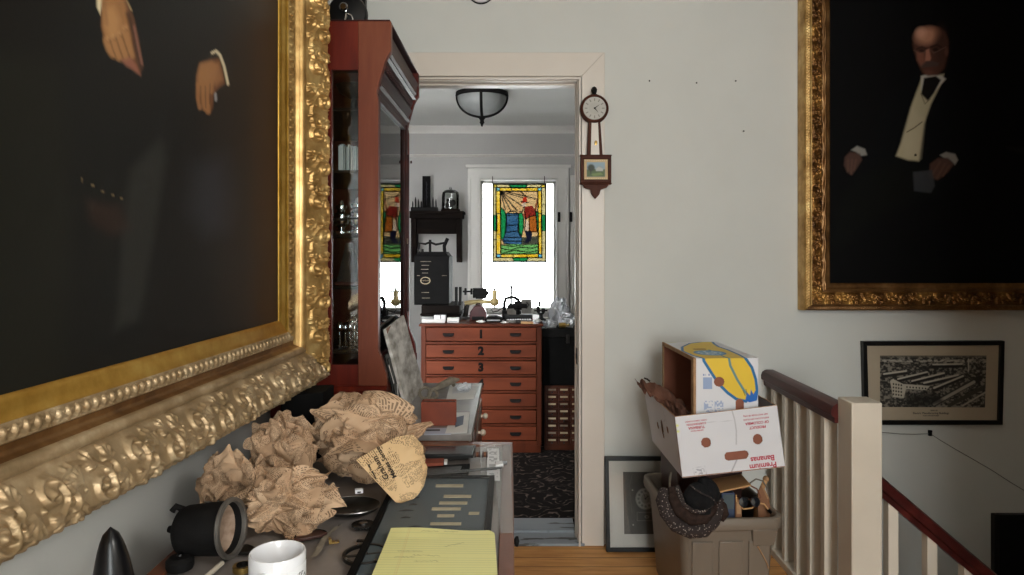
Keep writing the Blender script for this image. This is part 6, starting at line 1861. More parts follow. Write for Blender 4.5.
def upper_carton():
    nlt, nrt, nlb, nrb, dep = LC
    y0, y1 = 2.43, 2.845
    x0, x1 = (696-CX)/F*y0, (759.5-CX)/F*y0
    zt, zb = EYE-(358.5-CY)/F*y0, EYE-(474-CY)/F*y0+.038
    t = T('banana_carton', 'upper white carton printed with a yellow banana, lying on its side', 'carton', (x0, y0, zb))
    w, h, d = x1-x0, zt-zb, y1-y0
    # unfolded picture: U to the right, V downwards across the top face (V<0) and the near face (V>0)
    def art(p, V):
        p.V = V
        s = x1-x0
        def q(px, py):        # picture points read off on the near face / the top face
            if py >= 357.6:
                return ((px-CX)/F*y0-x0, (py-358.5)/F*y0)
            y = F*(EYE-zt)/(py-CY)
            return ((px-CX)/F*y-x0, -(y-y0))
        L = [q(*v) for v in ((718,341),(695,343.5),(686,347),(685,351),(694,355.5),(700,357.2),(704,361),(711,372),(719,384),(728,393),(737,399.5),(747,402))]
        R = [q(*v) for v in ((757,400),(758.5,392),(757,380),(753,368),(746,358),(741,355),(731,350),(723,347),(719.5,344),(718,341))]
        p.poly(L+R, 'e0bd3a', .002)
        for a in (L, R): p.line(a, .0100, '1c689e', .002)
        p.line([q(*v) for v in ((712,350),(720,353.5),(725,357),(731,366),(738,380),(745,391),(749,396))], .0085, '3a7f8f', .002, .9)
        p.poly([q(*v) for v in ((746,401.5),(748,393),(751,396),(752,390),(754.5,395),(757,390.5),(758.8,397),(757,401.5),(751,403))], '2366b8', .002)
        for a in ([(744,391),(746,396)], [(747,390),(748,395)]): p.line([q(*v) for v in a], .003, '6b5a20', .001, .8)
        c = q(712, 353); e = q(729, 352); f = q(712, 350)
        p.ell(c[0], c[1], .058, .062, '2d6f9c', 0, .08); p.ell(c[0], c[1], .050, .053, '5f93b8', 0, .08); 
        p.mix((vnoise(p.U*120, V*160, 4) > .5) & ((p.U-c[0])**2+(V-c[1])**2 < .043**2), 'c5d4dc', .8)
        c = q(703, 342.7); p.ell(c[0], c[1], .028, .018, '3a2c18', 0, .1, .0)
        c = q(676, 341.9); p.ell(c[0], c[1], .03, .02, 'd0d070', 0, .4, .8)
        c = q(748, 354.2); p.line([(c[0]-.012, c[1]), (c[0]+.012, c[1]-.006)], .006, 'c08a90', .004, .7)
        for (a, b2, n) in (((703,377.5),(712.5,389),4), ((704,401),(724,413),0)):
            (ua, va), (ub, vb) = q(*a), q(*b2)
            if n: p.mix((p.U > ua) & (p.U < ub) & (V > va) & (V < vb), '6f8fc0', .75); p.mix((p.U > ua) & (p.U < ub) & (V > va-.012) & (V < va-.006) & (vnoise(p.U*260, V*2, 3) > .45), '5a78b0', .8)
            else: p.mix((p.U > ua) & (p.U < ub) & (V > va) & (V < vb) & (vnoise(p.U*170, V*240, 9) > .48) & (np.abs(p.U-(ua+ub)/2) > .003), '8ea0c4', .8)
    hf = [((719.5-CX)/F*y0-x0, (382-358.5)/F*y0, .0185, .0165), ((740.5-CX)/F*y0-x0, (409-358.5)/F*y0, .0145, .034)]
    face('near_panel', ((x0,y0,zt),(x1,y0,zt),(x1,y0,zb),(x0,y0,zb)), .0017, hf, G['print'], t, lambda p: art(p, p.V))
    b = MB(); b.box(x0, x1, y0+.003, y0+.0042, zb, zt-.001); b.build('near_lining', G['liner'], t)
    ht = [((704.5-CX)/F*2.66-x0, .075, .022, .012), ((694-CX)/F*2.72-x0+.0, d-.10+.03, .022, .010)]
    ht = [(.085, d-.22, .026, .011), (.045, d-.335, .0, .0)]
    face('top_panel', ((x0,y1,zt),(x1,y1,zt),(x1,y0,zt),(x0,y0,zt)), .002, ht[:1], G['print'], t, lambda p: art(p, p.V-d))
    b = MB(); b.box(x0, x1, y0+.0045, y1, zt-.005, zt-.002); b.build('top_lining', G['liner'], t)
    b = MB(); b.box(x1-.004, x1, y0+.0045, y1-.0045, zb, zt-.0052); b.box(x0, x1, y1-.004, y1, zb, zt-.0052); b.build('far_panels', G['liner'], t, weld=False)
    b = MB(); b.box(x0, x1, y0+.0045, y1-.0045, zb, zb+.004); b.build('lower_panel', G['liner'], t)
    b = MB(); e = .0095
    b.box(x0-.010, x0-.0002, y0-.003, y0+.024, zb, zt+.002); b.box(x0-.006, x0-.0002, y0+.024, y1, zt-.012, zt+.002)
    b.box(x0-.006, x0-.0002, y1-.012, y1, zb, zt-.012)
    b.build('folded_edge', G['cardboard_edge'], t, bevel=.001, weld=False)
    t.rotation_euler.z = math.radians(3)
    return x0
UX0 = upper_carton()
G['kraft_dark'] = pm('dark_kraft_paper', '6b4433', .75, col2='553527', scale=9)
def kraft_stuffing():
    nlt, nrt, nlb, nrb, dep = LC
    c = P(672, 402, 2.60)
    zb = nlb.z+.004
    crumple('packing_paper', 'crumpled brown packing paper stuffed in the carton beside the banana print box', 'packing paper', (nlt.x+.044, 2.56, .705), (.036, .11, .050), 71, 8, [G['kraft_dark']], zb+.003, .25, n=22, amp=1.2, wide=.9)
    # long stiff sheet poking out over the left edge
    t = T('packing_sheet', 'stiff brown paper sheet poking out over the wall side of the carton', 'packing paper', tuple(P(640, 385, 2.72)))
    A = []
    top = [(636,383),(642,380),(652,383),(664,388),(676,396),(686,404)]; bot = [(641,389),(646,392),(652,398),(661,403),(672,408),(684,413)]
    rnd = random.Random(14)
    n = 26
    for i in range(n):
        f = i/(n-1)*5; k = min(4, int(f)); g = f-k
        Y = 2.74-.035*f
        a = P(top[k][0]*(1-g)+top[k+1][0]*g, top[k][1]*(1-g)+top[k+1][1]*g, Y); b2 = P(bot[k][0]*(1-g)+bot[k+1][0]*g, bot[k][1]*(1-g)+bot[k+1][1]*g, Y-.05)
        row = []
        for j in range(9):
            w = j/8
            p = a.lerp(b2, w)
            fold = .010*float(tri(np.array(w*2.3+f*.35)))+.006*float(tri(np.array(f*1.1+w*.8)))
            row.append(p+Vector((rnd.uniform(-.002, .002), fold-.012*math.sin(PI*w), .5*fold+rnd.uniform(-.003, .003)+.006*float(tri(np.array(f*.9))))))
        A.append(row)
    b = MB(); b.sheet(A); o = b.build('sheet', G['kraft_dark'], t, smooth=18)
    sm = o.modifiers.new('thickness', 'SOLIDIFY'); sm.thickness = .0015
    b = MB(); b.tube([A[9][0]+Vector((0,0,.004)), A[9][0]+Vector((-.01,.0,.012)), A[9][0]+Vector((-.022,0,.016))], .0035, 7); b.build('twist', G['kraft_black'], t)
kraft_stuffing()
# ------------------------------------------------------------------ the study beyond the doorway
def rug():
    b = MB(); b.box(XSL+.05, XSR-.05, YW2+.13, YS-.05, .0, .012)
    tag(b.build('carpet', G['carpet']), 'dark patterned carpet covering the study floor beyond the doorway', 'carpet')
rug()
YC = 4.44
def chest():
    k = YC/F
    def X(px): return (px-CX)*k
    def Z(py): return EYE-(py-CY)*k
    x0, x1 = X(421), X(541.5); y0, y1 = YC, YC+.62
    z0, zt = .012, Z(324)
    t = T('flat_file_chest', 'reddish chest of seven wide numbered drawers in the study', 'chest', ((x0+x1)/2, (y0+y1)/2, z0))
    b = MB(); st = .030
    b.box(x0, x0+st, y0, y1, z0+.05, zt-.0151); b.box(x1-st, x1, y0, y1, z0+.05, zt-.0151); b.box(x0+st, x1-st, y0+.03, y1, z0+.05, zt-.0151)
    rows = [(327.5,341),(344.8,357.5),(361,374),(377.2,390),(393.5,406.5),(410,423),(426.5,440)]
    for i in range(6):
        b.box(x0+st, x1-st, y0, y0+.0299, Z(rows[i+1][0])+.004, Z(rows[i][1])-.004)
    b.box(x0+st, x1-st, y0, y0+.0299, z0+.05, Z(440)-.004)
    b.build('carcass', G['cherry_frame'], t, bevel=.002, weld=False)
    b = MB(); b.box(x0-.012, x1+.012, y0-.014, y1, zt-.015, zt); b.build('top_board', G['cherry_frame'], t, bevel=.003)
    b = MB(); b.box(x0+.004, x1-.004, y0+.012, y1-.01, z0, z0+.0499); b.build('plinth', G['cherry_frame'], t, bevel=.002)
    for i, (a, c) in enumerate(rows):
        za, zb = Z(c), Z(a)
        b = MB(); b.box(x0+st+.003, x1-st-.003, y0-.006, y0+.028, za, zb); d = b.build('drawer', G['cherry'], t, bevel=.003)
        for px in (448.5, 515.5):
            m = Z((a+c)/2)-.002; xx = X(px); w = .037
            b = MB(); b.xz([(xx-w, m+.010), (xx+w, m+.010), (xx+w*.92, m-.004), (xx+w*.6, m-.012), (xx-w*.6, m-.012), (xx-w*.92, m-.004)], y0-.018, y0-.0061); b.build('cup_pull', G['black_matte'], d, bevel=.003)
        if i < 4:
            b = MB(); b.text(str(i+1), .070, Matrix.Translation((X(481), y0-.0064, (za+zb)/2)) @ Matrix.Rotation(PI/2, 4, 'X'), .0003, bold=.0045); b.build('number', G['black_flat'], d)
    return zt
ZT = chest()
def card_catalog():
    y0 = 4.50; k = y0/F
    def X(px): return (px-CX)*k
    def Z(py): return EYE-(py-CY)*k
    x0 = X(544.5); nx = 4; dw = .0765; x1 = x0+nx*dw+.02; zt = Z(385.5); z0 = .012; y1 = 4.95
    t = T('card_catalog', 'brown card index cabinet of small drawers beside the numbered chest', 'card cabinet', ((x0+x1)/2, (y0+y1)/2, z0))
    b = MB(); b.box(x0, x1, y0+.008, y1, z0, zt); b.build('carcass', G['card_wood'], t, bevel=.002)
    hh = (zt-.06)/8.0
    for r in range(8):
        for c in range(nx):
            xa = x0+.010+c*dw; zb = zt-.012-r*hh
            b = MB(); b.box(xa+.003, xa+dw-.003, y0-.004, y0+.0079, zb-hh+.006, zb); d = b.build('drawer', G['card_wood'], t, bevel=.0015)
            b = MB(); b.box(xa+.014, xa+dw-.014, y0-.0065, y0-.0041, zb-hh*.42, zb-hh*.18); b.build('label_holder', G['tan_label'] if (r+c) % 3 else G['pebble'], d)
            b = MB(); b.ball((xa+dw/2, y0-.009, zb-hh*.66), .006, 8); b.build('knob', G['dark_steel'], d)
    # black chest standing on it
    za = Z(329)
    tt = T('black_strongbox', 'black strongbox standing on top of the brown card index cabinet', 'trunk', ((x0+x1)/2, (y0+y1)/2, zt))
    b = MB(); b.box(x0-.015, x1, y0-.005, y1-.03, zt+.0005, za-.05); b.build('body', G['black_flat'], tt, bevel=.006)
    b = MB(); b.box(x0-.020, x1+.004, y0-.010, y1-.025, za-.0499, za); b.build('lid', G['black_matte'], tt, bevel=.006)
    b = MB(); b.box(X(566), X(569.5), y0-.0165, y0-.0101, za-.09, za-.035); b.build('clasp', G['dark_steel'], tt, bevel=.002)
    # plastic bags and paper heaped on the trunk
    z = za+.001
    for px, Y, r, s, lab in ((550, 4.56, (.045,.045,.032), 81, 'crumpled pale plastic bag lying flat on the black strongbox near the chest'),
                             (567, 4.60, (.05,.05,.055), 82, 'puffy pale plastic bag on the black strongbox nearest the doorway edge'),
                             (560, 4.77, (.065,.05,.10), 83, 'tall translucent plastic bag at the back of the black strongbox'),
                             (580, 4.76, (.045,.05,.08), 84, 'pale plastic bag on the black strongbox behind the doorway edge')):
        c = P(px, 320, Y)
        crumple('plastic_bag', lab, 'bag', (c.x, Y, z+r[2]*.62), r, s, 8, [G['plastic_bag']], z+.001, .3, n=20, group='plastic bags on the black strongbox', amp=.8)
    c = P(562, 326, 4.56)
    t3 = T('brass_bit', 'small yellow-brown metal bit among the plastic bags on the strongbox', 'bit', (c.x, 4.545, z))
    b = MB(); b.cyl((c.x-.02, 4.535, z+.019), (c.x+.022, 4.53, z+.021), .017, n=14); b.build('barrel', G['brass'], t3); b = MB(); b.cyl((c.x+.022, 4.53, z+.021), (c.x+.045, 4.525, z+.022), .008, n=12); b.build('stub', G['brass_cream'], t3)
card_catalog()

def wall_shelf():
    yb = YS; yf = 6.15
    def p(px, py, y=yf): return P(px, py, y)
    x0, x1 = P(408, 0, yf).x, P(462.5, 0, yf).x
    zt = EYE-(211-CY)/F*yf
    t = T('wall_shelf', 'dark bracketed wall shelf left of the study window', 'shelf', ((x0+x1)/2, yb, zt))
    b = MB(); b.box(x0, x1+.01, yf-.01, yb, zt-.025, zt); b.box(x0+.01, x1, yf, yb, zt-.062, zt-.0251); b.build('shelf_board', G['dark_wood'], t, bevel=.004)
    b = MB(); b.box(x0+.03, x1-.04, yf+.06, yf+.08, zt-.20, zt-.063)
    b.build('apron', G['dark_wood'], t, bevel=.003)
    for xa in (x0+.02, P(456, 0, yf).x):
        b = MB()
        za = zt-.0625; zb = EYE-(262-CY)/F*yf
        H = za-zb
        b.yz([(yf+.03, za), (yb-.001, za), (yb-.001, zb), (yb-.03, zb-.01), (yb-.05, zb+.03), (yb-.045, zb+.10), (yb-.07, zb+.18), (yf+.09, za-.13), (yf+.05, za-.06), (yf+.02, za-.03)], xa, xa+.04)
        b.build('bracket', G['dark_wood'], t, bevel=.003)
        b = MB(); b.yz([(yf+.02, za), (yf+.07, za), (yf+.07, zb+.10), (yf+.055, zb), (yf+.03, zb-.005), (yf+.02, zb+.06)], xa+.002, xa+.05); b.build('pendant_drop', G['dark_wood'], t, bevel=.006)
    z = zt+.0006
    # rack with pegs, tall black scale, glass dome
    a, c = P(411, 0, yf+.04).x, P(437.5, 0, yf+.04).x
    tr = T('peg_rack', 'black rack of upright pegs standing on the dark wall shelf', 'rack', ((a+c)/2, yf+.05, z))
    b = MB(); b.box(a, c, yf+.02, yf+.10, z, z+.035); b.build('rack_base', G['black_matte'], tr, bevel=.002)
    for i in range(9):
        xx = a+.014+i*(c-a-.028)/8; h = .055+.018*((i*5) % 3)
        b = MB(); b.cyl((xx, yf+.045, z+.0351), (xx, yf+.045, z+.035+h*.7), .0055, n=8); b.cyl((xx, yf+.045, z+.035+h*.7), (xx, yf+.045, z+.035+h), .0055, .002, n=8); b.build('peg', G['black_matte'], tr)
    a, c = P(422.5, 0, yf+.14).x, P(430.5, 0, yf+.14).x
    ts = T('tall_scale', 'tall narrow black scale board standing behind the peg rack', 'scale', ((a+c)/2, yf+.14, z))
    zz = EYE-(176-CY)/F*(yf+.13)
    b = MB(); b.box(a, c, yf+.13, yf+.15, z+.012, zz); b.build('board', G['black_flat'], ts, bevel=.002)
    b = MB(); b.box(a-.02, c+.02, yf+.115, yf+.165, z, z+.0119); b.build('foot', G['black_matte'], ts, bevel=.002)
    b = MB(); 
    for i in range(18): b.box((a+c)/2-.004, (a+c)/2+(.012 if i % 3 == 0 else .006), yf+.1288, yf+.1299, z+.06+i*.012, z+.0615+i*.012)
    b.build('graduation', G['grey_ink'], ts)
    c = P(450.5, 0, yf+.07); r = .083; 
    td = T('glass_dome', 'small glass dome over a dark object on the wall shelf end', 'dome', (c.x, yf+.075, z))
    M = Matrix.Translation((c.x, yf+.075, z))
    b = MB(); b.lathe([(0,0),(r*1.03,0),(r*1.05,.012),(r*.98,.020),(0,.020)], 30, M); b.build('base', G['dark_wood'], td)
    hh = .195
    b = MB(); b.lathe([(r*.93,.0205),(r*.94,hh*.72),(r*.86,hh*.87),(r*.6,hh*.96),(r*.15,hh),(0,hh)], 30, M); b.build('glass_cover', G['dome_glass'], td)
    b = MB(); b.lathe([(0,hh+.0005),(.008,hh+.001),(.013,hh+.010),(.008,hh+.02),(0,hh+.021)], 14, M); b.build('knob', G['dome_glass'], td)
    tc = T('dome_specimen', 'dark lumpy specimen inside the glass dome on the shelf', 'specimen', (c.x, yf+.075, z+.0205))
    b = MB(); b.ball((c.x-.014, yf+.075, z+.055), (.034,.03,.034), 12); b.ball((c.x+.024, yf+.07, z+.076), (.026,.024,.03), 12); b.ball((c.x-.016, yf+.07, z+.098), (.024,.022,.018), 12); b.build('lump', G['dark_steel'], tc)
    b = MB(); b.cyl((c.x+.005, yf+.075, z+.0206), (c.x+.005, yf+.075, z+.06), .015, n=12); b.build('post', G['black_matte'], tc)
G['dome_glass'] = glassmat('thin_dome_glass', (.86,.88,.87), extra=.05)
wall_shelf()

def black_cabinet():
    Y = 4.66; k = Y/F; z = ZT+.001
    def X(px): return (px-CX)*k
    def Z(py): return EYE-(py-CY)*k
    t = T('black_case', 'black upright case with a pale oval plate standing on the numbered chest', 'case', (X(433), Y+.15, z))
    zb, zt = Z(305), Z(256)
    b = MB(); b.box(X(422), X(460), Y-.035, Y+.33, z, Z(315)); b.box(X(421), X(461.5), Y-.045, Y+.34, Z(315)+.0001, Z(313)); b.box(X(422), X(460), Y-.035, Y+.33, Z(313)+.0001, Z(305)-.0001)
    b.build('base', G['dark_wood'], t, bevel=.003, weld=False)
    b = MB(); b.box(X(414), X(449), Y, Y+.30, zb, zt); b.build('body', G['black_flat'], t, bevel=.005)
    b = MB(); b.xz([(X(415), zt+.0001), (X(448), zt+.0001), (X(445), Z(252)), (X(417), Z(252))], Y+.02, Y+.28); b.build('lid', G['black_flat'], t, bevel=.003)
    b = MB(); b.box(X(455), X(457.8), Y-.02, Y+.02, Z(305), Z(287)); b.box(X(459), X(461.6), Y-.02, Y+.02, Z(305), Z(287)); b.build('side_post', G['black_matte'], t, bevel=.002, weld=False)
    b = MB(); b.tube([(X(425.4)+.031*math.cos(a), Y-.002, Z(280.6)+.022*math.sin(a)) for a in np.linspace(0, 2*PI, 33)[:-1]], .0028, 6, closed=True); ov = b.build('oval_plate', G['tan_label'], t)
    b = MB(); b.text('STANDARD', .0105, Matrix.Translation((X(425.4), Y-.0012, Z(280.6))) @ Matrix.Rotation(PI/2, 4, 'X'), .0003); b.build('lettering', G['tan_label'], ov)
    b = MB()
    for py, a, c in ((261.5,420.5,431),(265.3,421.5,429),(269.3,421,428.5),(273,422,428),(292.5,421.5,429),(298,422,430)): b = MB(); b.box(X(a), X(c), Y-.0016, Y-.0002, Z(py)-.002, Z(py)+.002); b.build('printed_line', G['pebble'], t)
    for a, c in ((417,420),(442,447)): b = MB(); b.box(X(a), X(c), Y-.0016, Y-.0002, Z(275.6)-.0015, Z(275.6)+.0015); b.build('hinge_mark', G['pebble'], t)
    # handle and linkage on top
    b = MB(); b.tube([(X(416), Y+.12, Z(252)), (X(417), Y+.12, Z(243)), (X(423), Y+.12, Z(244)), (X(428), Y+.12, Z(242)), (X(434), Y+.12, Z(244.5)), (X(444), Y+.12, Z(242.5))], .008, 8)
    b.cyl((X(428), Y+.12, Z(252)), (X(428), Y+.12, Z(239.5)), .009, n=10); b.tube([(X(443), Y+.12, Z(252)), (X(442.5), Y+.12, Z(246)), (X(446), Y+.12, Z(238))], .012, 8)
    b.build('carry_handle', G['black_matte'], t)
    for px in (417.3, 421.5):
        b = MB(); b.cyl((X(px), Y+.06, Z(252)), (X(px), Y+.06, Z(249)), .008, n=10); b.build('terminal', G['dark_steel'], t)
black_cabinet()

def on_the_chest():
    z = ZT+.0008
    def X(px, Y): return (px-CX)/F*Y
    def Z(py, Y): return EYE-(py-CY)/F*Y
    # white instrument box, white block
    Y = 4.50
    t = T('white_box', 'long white box with a grey panel on the front of the numbered chest', 'box', (X(433, Y), Y, z))
    b = MB(); b.box(X(421.5, Y), X(445, Y), Y, Y+.06, z, Z(319.5, Y)); b.build('body', G['paper_white'], t, bevel=.002)
    b = MB(); b.box(X(434, Y), X(440, Y), Y+.004, Y+.055, Z(319.4, Y), Z(315.3, Y)); b.box(X(441, Y), X(445.5, Y), Y+.004, Y+.055, Z(319.4, Y), Z(315, Y)); b.build('switch_block', G['white_china'], t, bevel=.001, weld=False)
    b = MB(); b.box(X(421.5, Y), X(433, Y), Y+.01, Y+.05, Z(319.4, Y), Z(317, Y)); b.build('slide', G['steel'], t)
    t = T('white_block', 'plain white block beside the long white box on the chest', 'block', (X(452, Y), Y, z))
    b = MB(); b.box(X(446.8, Y), X(458.6, Y), Y+.01, Y+.07, z, Z(318.2, Y)); b.build('block', G['paper_white'], t, bevel=.002)
    b = MB(); b.box(X(448, Y), X(457, Y), Y+.0088, Y+.0099, z+.006, z+.010); b.build('grey_stripe', G['grey_ink'], t)
    # bench lathe of cream and black metal
    Y = 4.80
    t = T('small_lathe', 'cream and black miniature lathe on the chest beside the black case', 'lathe', (X(485, Y), Y, z))
    b = MB(); b.tube([(X(465, Y), Y, Z(304, Y)), (X(470, Y), Y, Z(302.5, Y)), (X(480, Y), Y, Z(301.5, Y)), (X(490, Y), Y, Z(302, Y)), (X(499, Y), Y, Z(302, Y))], [.020,.017,.014,.014,.018], 10); b.cyl((X(494.5, Y), Y, Z(303, Y)), (X(494.5, Y), Y, Z(292, Y)), .016, n=12); b.ball((X(494.5, Y), Y, Z(302, Y)), .030, 12); b.ball((X(494.5, Y), Y, Z(292.5, Y)), .018, 10)
    b.build('bed', G['brass_cream'], t)
    b = MB(); b.cyl((X(462.8, Y), Y, Z(291.5, Y)), (X(472, Y), Y, Z(291.5, Y)), .006, n=8); b.cyl((X(464.5, Y), Y, Z(291.5, Y)), (X(466.5, Y), Y, Z(291.5, Y)), .024, n=16); b.cyl((X(470.5, Y), Y, Z(291.5, Y)), (X(472.5, Y), Y, Z(291.5, Y)), .021, n=16)
    b.cyl((X(473, Y), Y, Z(293, Y)), (X(487, Y), Y, Z(293, Y)), .034, n=18); b.cyl((X(487, Y), Y, Z(293, Y)), (X(489, Y), Y, Z(293, Y)), .014, n=10); b.box(X(476, Y), X(485.5, Y), Y-.03, Y+.03, Z(298.5, Y), Z(290, Y))
    b.build('headstock', G['black_matte'], t)
    b = MB(); b.cyl((X(488, Y), Y, Z(291.4, Y)), (X(502, Y), Y, Z(291.4, Y)), .0045, n=8); b.cyl((X(494.5, Y), Y, Z(292, Y)), (X(494.5, Y), Y, Z(288, Y)), .007, n=8); b.cyl((X(494.5, Y), Y, Z(303, Y)), (X(494.5, Y), Y, Z(308, Y)), .006, n=8); b.build('spindle', G['dark_steel'], t)
    b = MB(); b.tube([(X(467, Y), Y, Z(305, Y)), (X(466, Y), Y-.01, Z(312, Y)), (X(465.5, Y), Y-.02, z+.012)], [.018,.016,.020], 10); b.tube([(X(478, Y), Y, Z(303, Y)), (X(478, Y), Y, z+.012)], [.016,.022], 10); b.box(X(463.4, Y), X(489, Y), Y-.05, Y+.05, z, z+.012); b.build('stand', G['dark_steel'], t)
    # oxblood motor housing in front
    Y = 4.66
    t = T('oxblood_housing', 'dark oxblood metal housing sitting below the miniature lathe', 'housing', (X(478.5, Y), Y, z))
    b = MB(); b.xz([(X(469.5, Y), z), (X(486.5, Y), z), (X(486.5, Y), Z(313.5, Y)), (X(483.5, Y), Z(307.5, Y)), (X(479, Y), Z(305, Y)), (X(474, Y), Z(306.5, Y)), (X(470, Y), Z(312, Y))], Y, Y+.075); b.build('housing', G['oxblood'], t, bevel=.006)
    b = MB(); b.box(X(472, Y), X(484, Y), Y-.006, Y-.0001, Z(320, Y), Z(316.5, Y)); b.build('foot_plate', G['black_matte'], t, bevel=.002)
    # cable over it
    t = T('black_cable', 'thin black cable arching over the tools on the chest', 'cable', (X(489, Y), Y, z))
    b = MB(); b.tube([(X(486, 4.72), 4.72, Z(304.5, 4.72)), (X(490, 4.72), 4.72, Z(307, 4.72)), (X(493, 4.70), 4.70, Z(312, 4.70)), (X(498, 4.68), 4.68, Z(311, 4.68)), (X(502, 4.66), 4.66, Z(308, 4.66))], .003, 6); b.build('lead', G['black'], t)
    b = MB(); b.cyl((X(502, 4.66), 4.66, Z(308, 4.66)), (X(504, 4.66), 4.66, Z(307, 4.66)), .007, n=8); b.build('plug', G['black'], t)
    # low black tray with clutter
    Y = 4.52
    t = T('black_tray', 'low black tray holding oddments on the front of the chest', 'tray', (X(494, Y), Y, z))
    b = MB(); b.xz([(X(484, Y), Z(320.5, Y)), (X(486, Y), z), (X(501, Y), z), (X(503.5, Y), Z(319, Y)), (X(496, Y), Z(316.2, Y)), (X(488, Y), Z(316.8, Y))], Y, Y+.09); b.build('body', G['black_matte'], t, bevel=.004)
    b = MB(); b.box(X(487, Y), X(500, Y), Y-.002, Y-.0001, Z(321, Y), Z(319.6, Y)); b.build('edge_strip', G['steel'], t)
    # copying press: iron base with arch, screw and T handle
    Y = 4.74
    t = T('iron_press', 'black iron screw press with a T handle in front of the window', 'press', (X(513, Y), Y, z))
    b = MB(); b.tube([(X(504.5, Y), Y, Z(311, Y)), (X(504.3, Y), Y, Z(303, Y)), (X(506, Y), Y, Z(298.5, Y)), (X(510.5, Y), Y, Z(297.3, Y)), (X(515, Y), Y, Z(297.6, Y)), (X(518.5, Y), Y, Z(300, Y)), (X(519.5, Y), Y, Z(306, Y))], .011, 10); b.build('arch', G['black_matte'], t)
    b = MB(); b.cyl((X(511.2, Y), Y, Z(305, Y)), (X(511.2, Y), Y, Z(287, Y)), .0075, n=10); b.build('screw', G['dark_steel'], t)
    b = MB(); b.cyl((X(502.8, Y), Y, Z(286.8, Y)), (X(522.8, Y), Y, Z(286.9, Y)), .0042, n=8); b.ball((X(502.8, Y), Y, Z(286.8, Y)), .0075, 8); b.ball((X(522.8, Y), Y, Z(286.9, Y)), .0075, 8); b.ball((X(511.2, Y), Y, Z(286.8, Y)), .010, 10); b.build('handle_bar', G['black_matte'], t)
    b = MB(); b.box(X(502, Y), X(521, Y), Y-.04, Y+.06, Z(317, Y), Z(310.5, Y)); b.box(X(503, Y), X(521, Y), Y-.03, Y+.05, z, Z(317.05, Y)); b.build('bed', G['black_matte'], t, bevel=.004, weld=False)
    b = MB(); b.cyl((X(511.2, Y), Y, Z(310.4, Y)), (X(511.2, Y), Y, Z(304.6, Y)), .032, .022, n=16); b.build('platen', G['dark_steel'], t)
    # grinder head with grey plate
    Y = 4.64
    t = T('grinder', 'small bench grinder with a grey upright plate on the chest', 'grinder', (X(522, Y), Y, z))
    b = MB(); b.box(X(504.5, Y), X(532.5, Y), Y-.025, Y+.04, z, Z(314.5, Y)); b.box(X(506, Y), X(531.5, Y), Y-.032, Y-.0251, Z(318, Y), Z(315, Y)); b.build('base', G['black'], t, bevel=.003, weld=False)
    b = MB(); b.cyl((X(512, Y), Y+.005, Z(306, Y)), (X(527, Y), Y+.005, Z(306, Y)), .015, n=12); b.cyl((X(514, Y), Y+.005, Z(305.5, Y)), (X(521.5, Y), Y+.005, Z(305.5, Y)), .030, n=18); b.cyl((X(517, Y), Y+.005, z+.02), (X(517, Y), Y+.005, Z(307, Y)), .02, n=12); b.cyl((X(509, Y), Y+.005, Z(306, Y)), (X(511.8, Y), Y+.005, Z(306, Y)), .020, n=14); b.build('motor', G['black_matte'], t)
    b = MB(); b.box(X(521.5, Y), X(532, Y), Y+.045, Y+.052, Z(314, Y), Z(299.5, Y)); b.build('guard_plate', G['steel_dull'], t, bevel=.001)
    b = MB(); b.tube([(X(526, Y), Y+.030, Z(309, Y)), (X(529, Y), Y+.028, Z(305, Y)), (X(526.5, Y), Y+.028, Z(302.5, Y))], .005, 8); b.build('tension_spring', G['dark_steel'], t)
    b = MB(); b.add([Vector((X(507, Y), Y-.0255, Z(314.4, Y))), Vector((X(516, Y), Y-.0255, Z(314.4, Y))), Vector((X(516, Y), Y-.005, Z(308.5, Y))), Vector((X(507, Y), Y-.005, Z(308.5, Y))), Vector((X(507, Y), Y-.002, Z(314.4, Y))), Vector((X(516, Y), Y-.002, Z(314.4, Y)))], [(0,1,2,3),(5,4,3,2),(0,4,5,1),(0,3,4),(1,5,2)]); b.build('tool_rest', G['steel_dull'], t)
    # foreground strip with keys, little clutter
    Y = 4.475
    t = T('keyed_strip', 'pale strip with small keys along the front of the chest', 'strip', (X(519, Y), Y, z))
    b = MB(); b.box(X(506, Y), X(532, Y), Y, Y+.05, z, Z(320, Y)); b.build('strip_bar', G['steel_dull'], t, bevel=.002)
    b = MB()
    for i in range(10): b.box(X(507.5+i*2.4, Y), X(509.2+i*2.4, Y), Y+.004, Y+.045, Z(319.95, Y), Z(319.2, Y))
    b.build('keys', G['white_china'], t)
    Y = 4.452
    t = T('wooden_slip', 'small orange-brown wooden slip at the chest front near the pale strip', 'wood', (X(529, Y), Y, z))
    b = MB(); b.box(X(521, Y), X(533.5, Y), Y-.012, Y+.018, z, z+.012); b.build('slip', G['manila'], t, bevel=.001)
    b = MB(); b.cyl((X(515.5, Y), Y, z+.012), (X(520.5, Y), Y, z+.012), .010, n=10); b.build('ferrule', G['dark_steel'], t)
    for i, (px, w, h, Y, lab) in enumerate(((481, 7, 2.4, 4.46, 'crumpled white scrap on the chest front under the oxblood housing'), (504.5, 5, 1.6, 4.455, 'flat white scrap on the chest front left of the wooden slip'), (537.5, 6, 3.4, 4.50, 'white paper scrap on the chest corner near the strongbox'))):
        c = X(px, Y)
        crumple('paper_scrap', lab, 'scrap', (c, Y+.02, z+h/F*Y*.55), (w/F*Y*.6, .025, h/F*Y*.6), 90+i, 4, [G['paper_white']], z+.0005, .3, n=12, group='paper scraps on the chest')
    # small black vise on a post at the chest corner
    Y = 4.62
    t = T('small_vise', 'little black vise on a post at the corner of the chest', 'vise', (X(541, Y), Y, z))
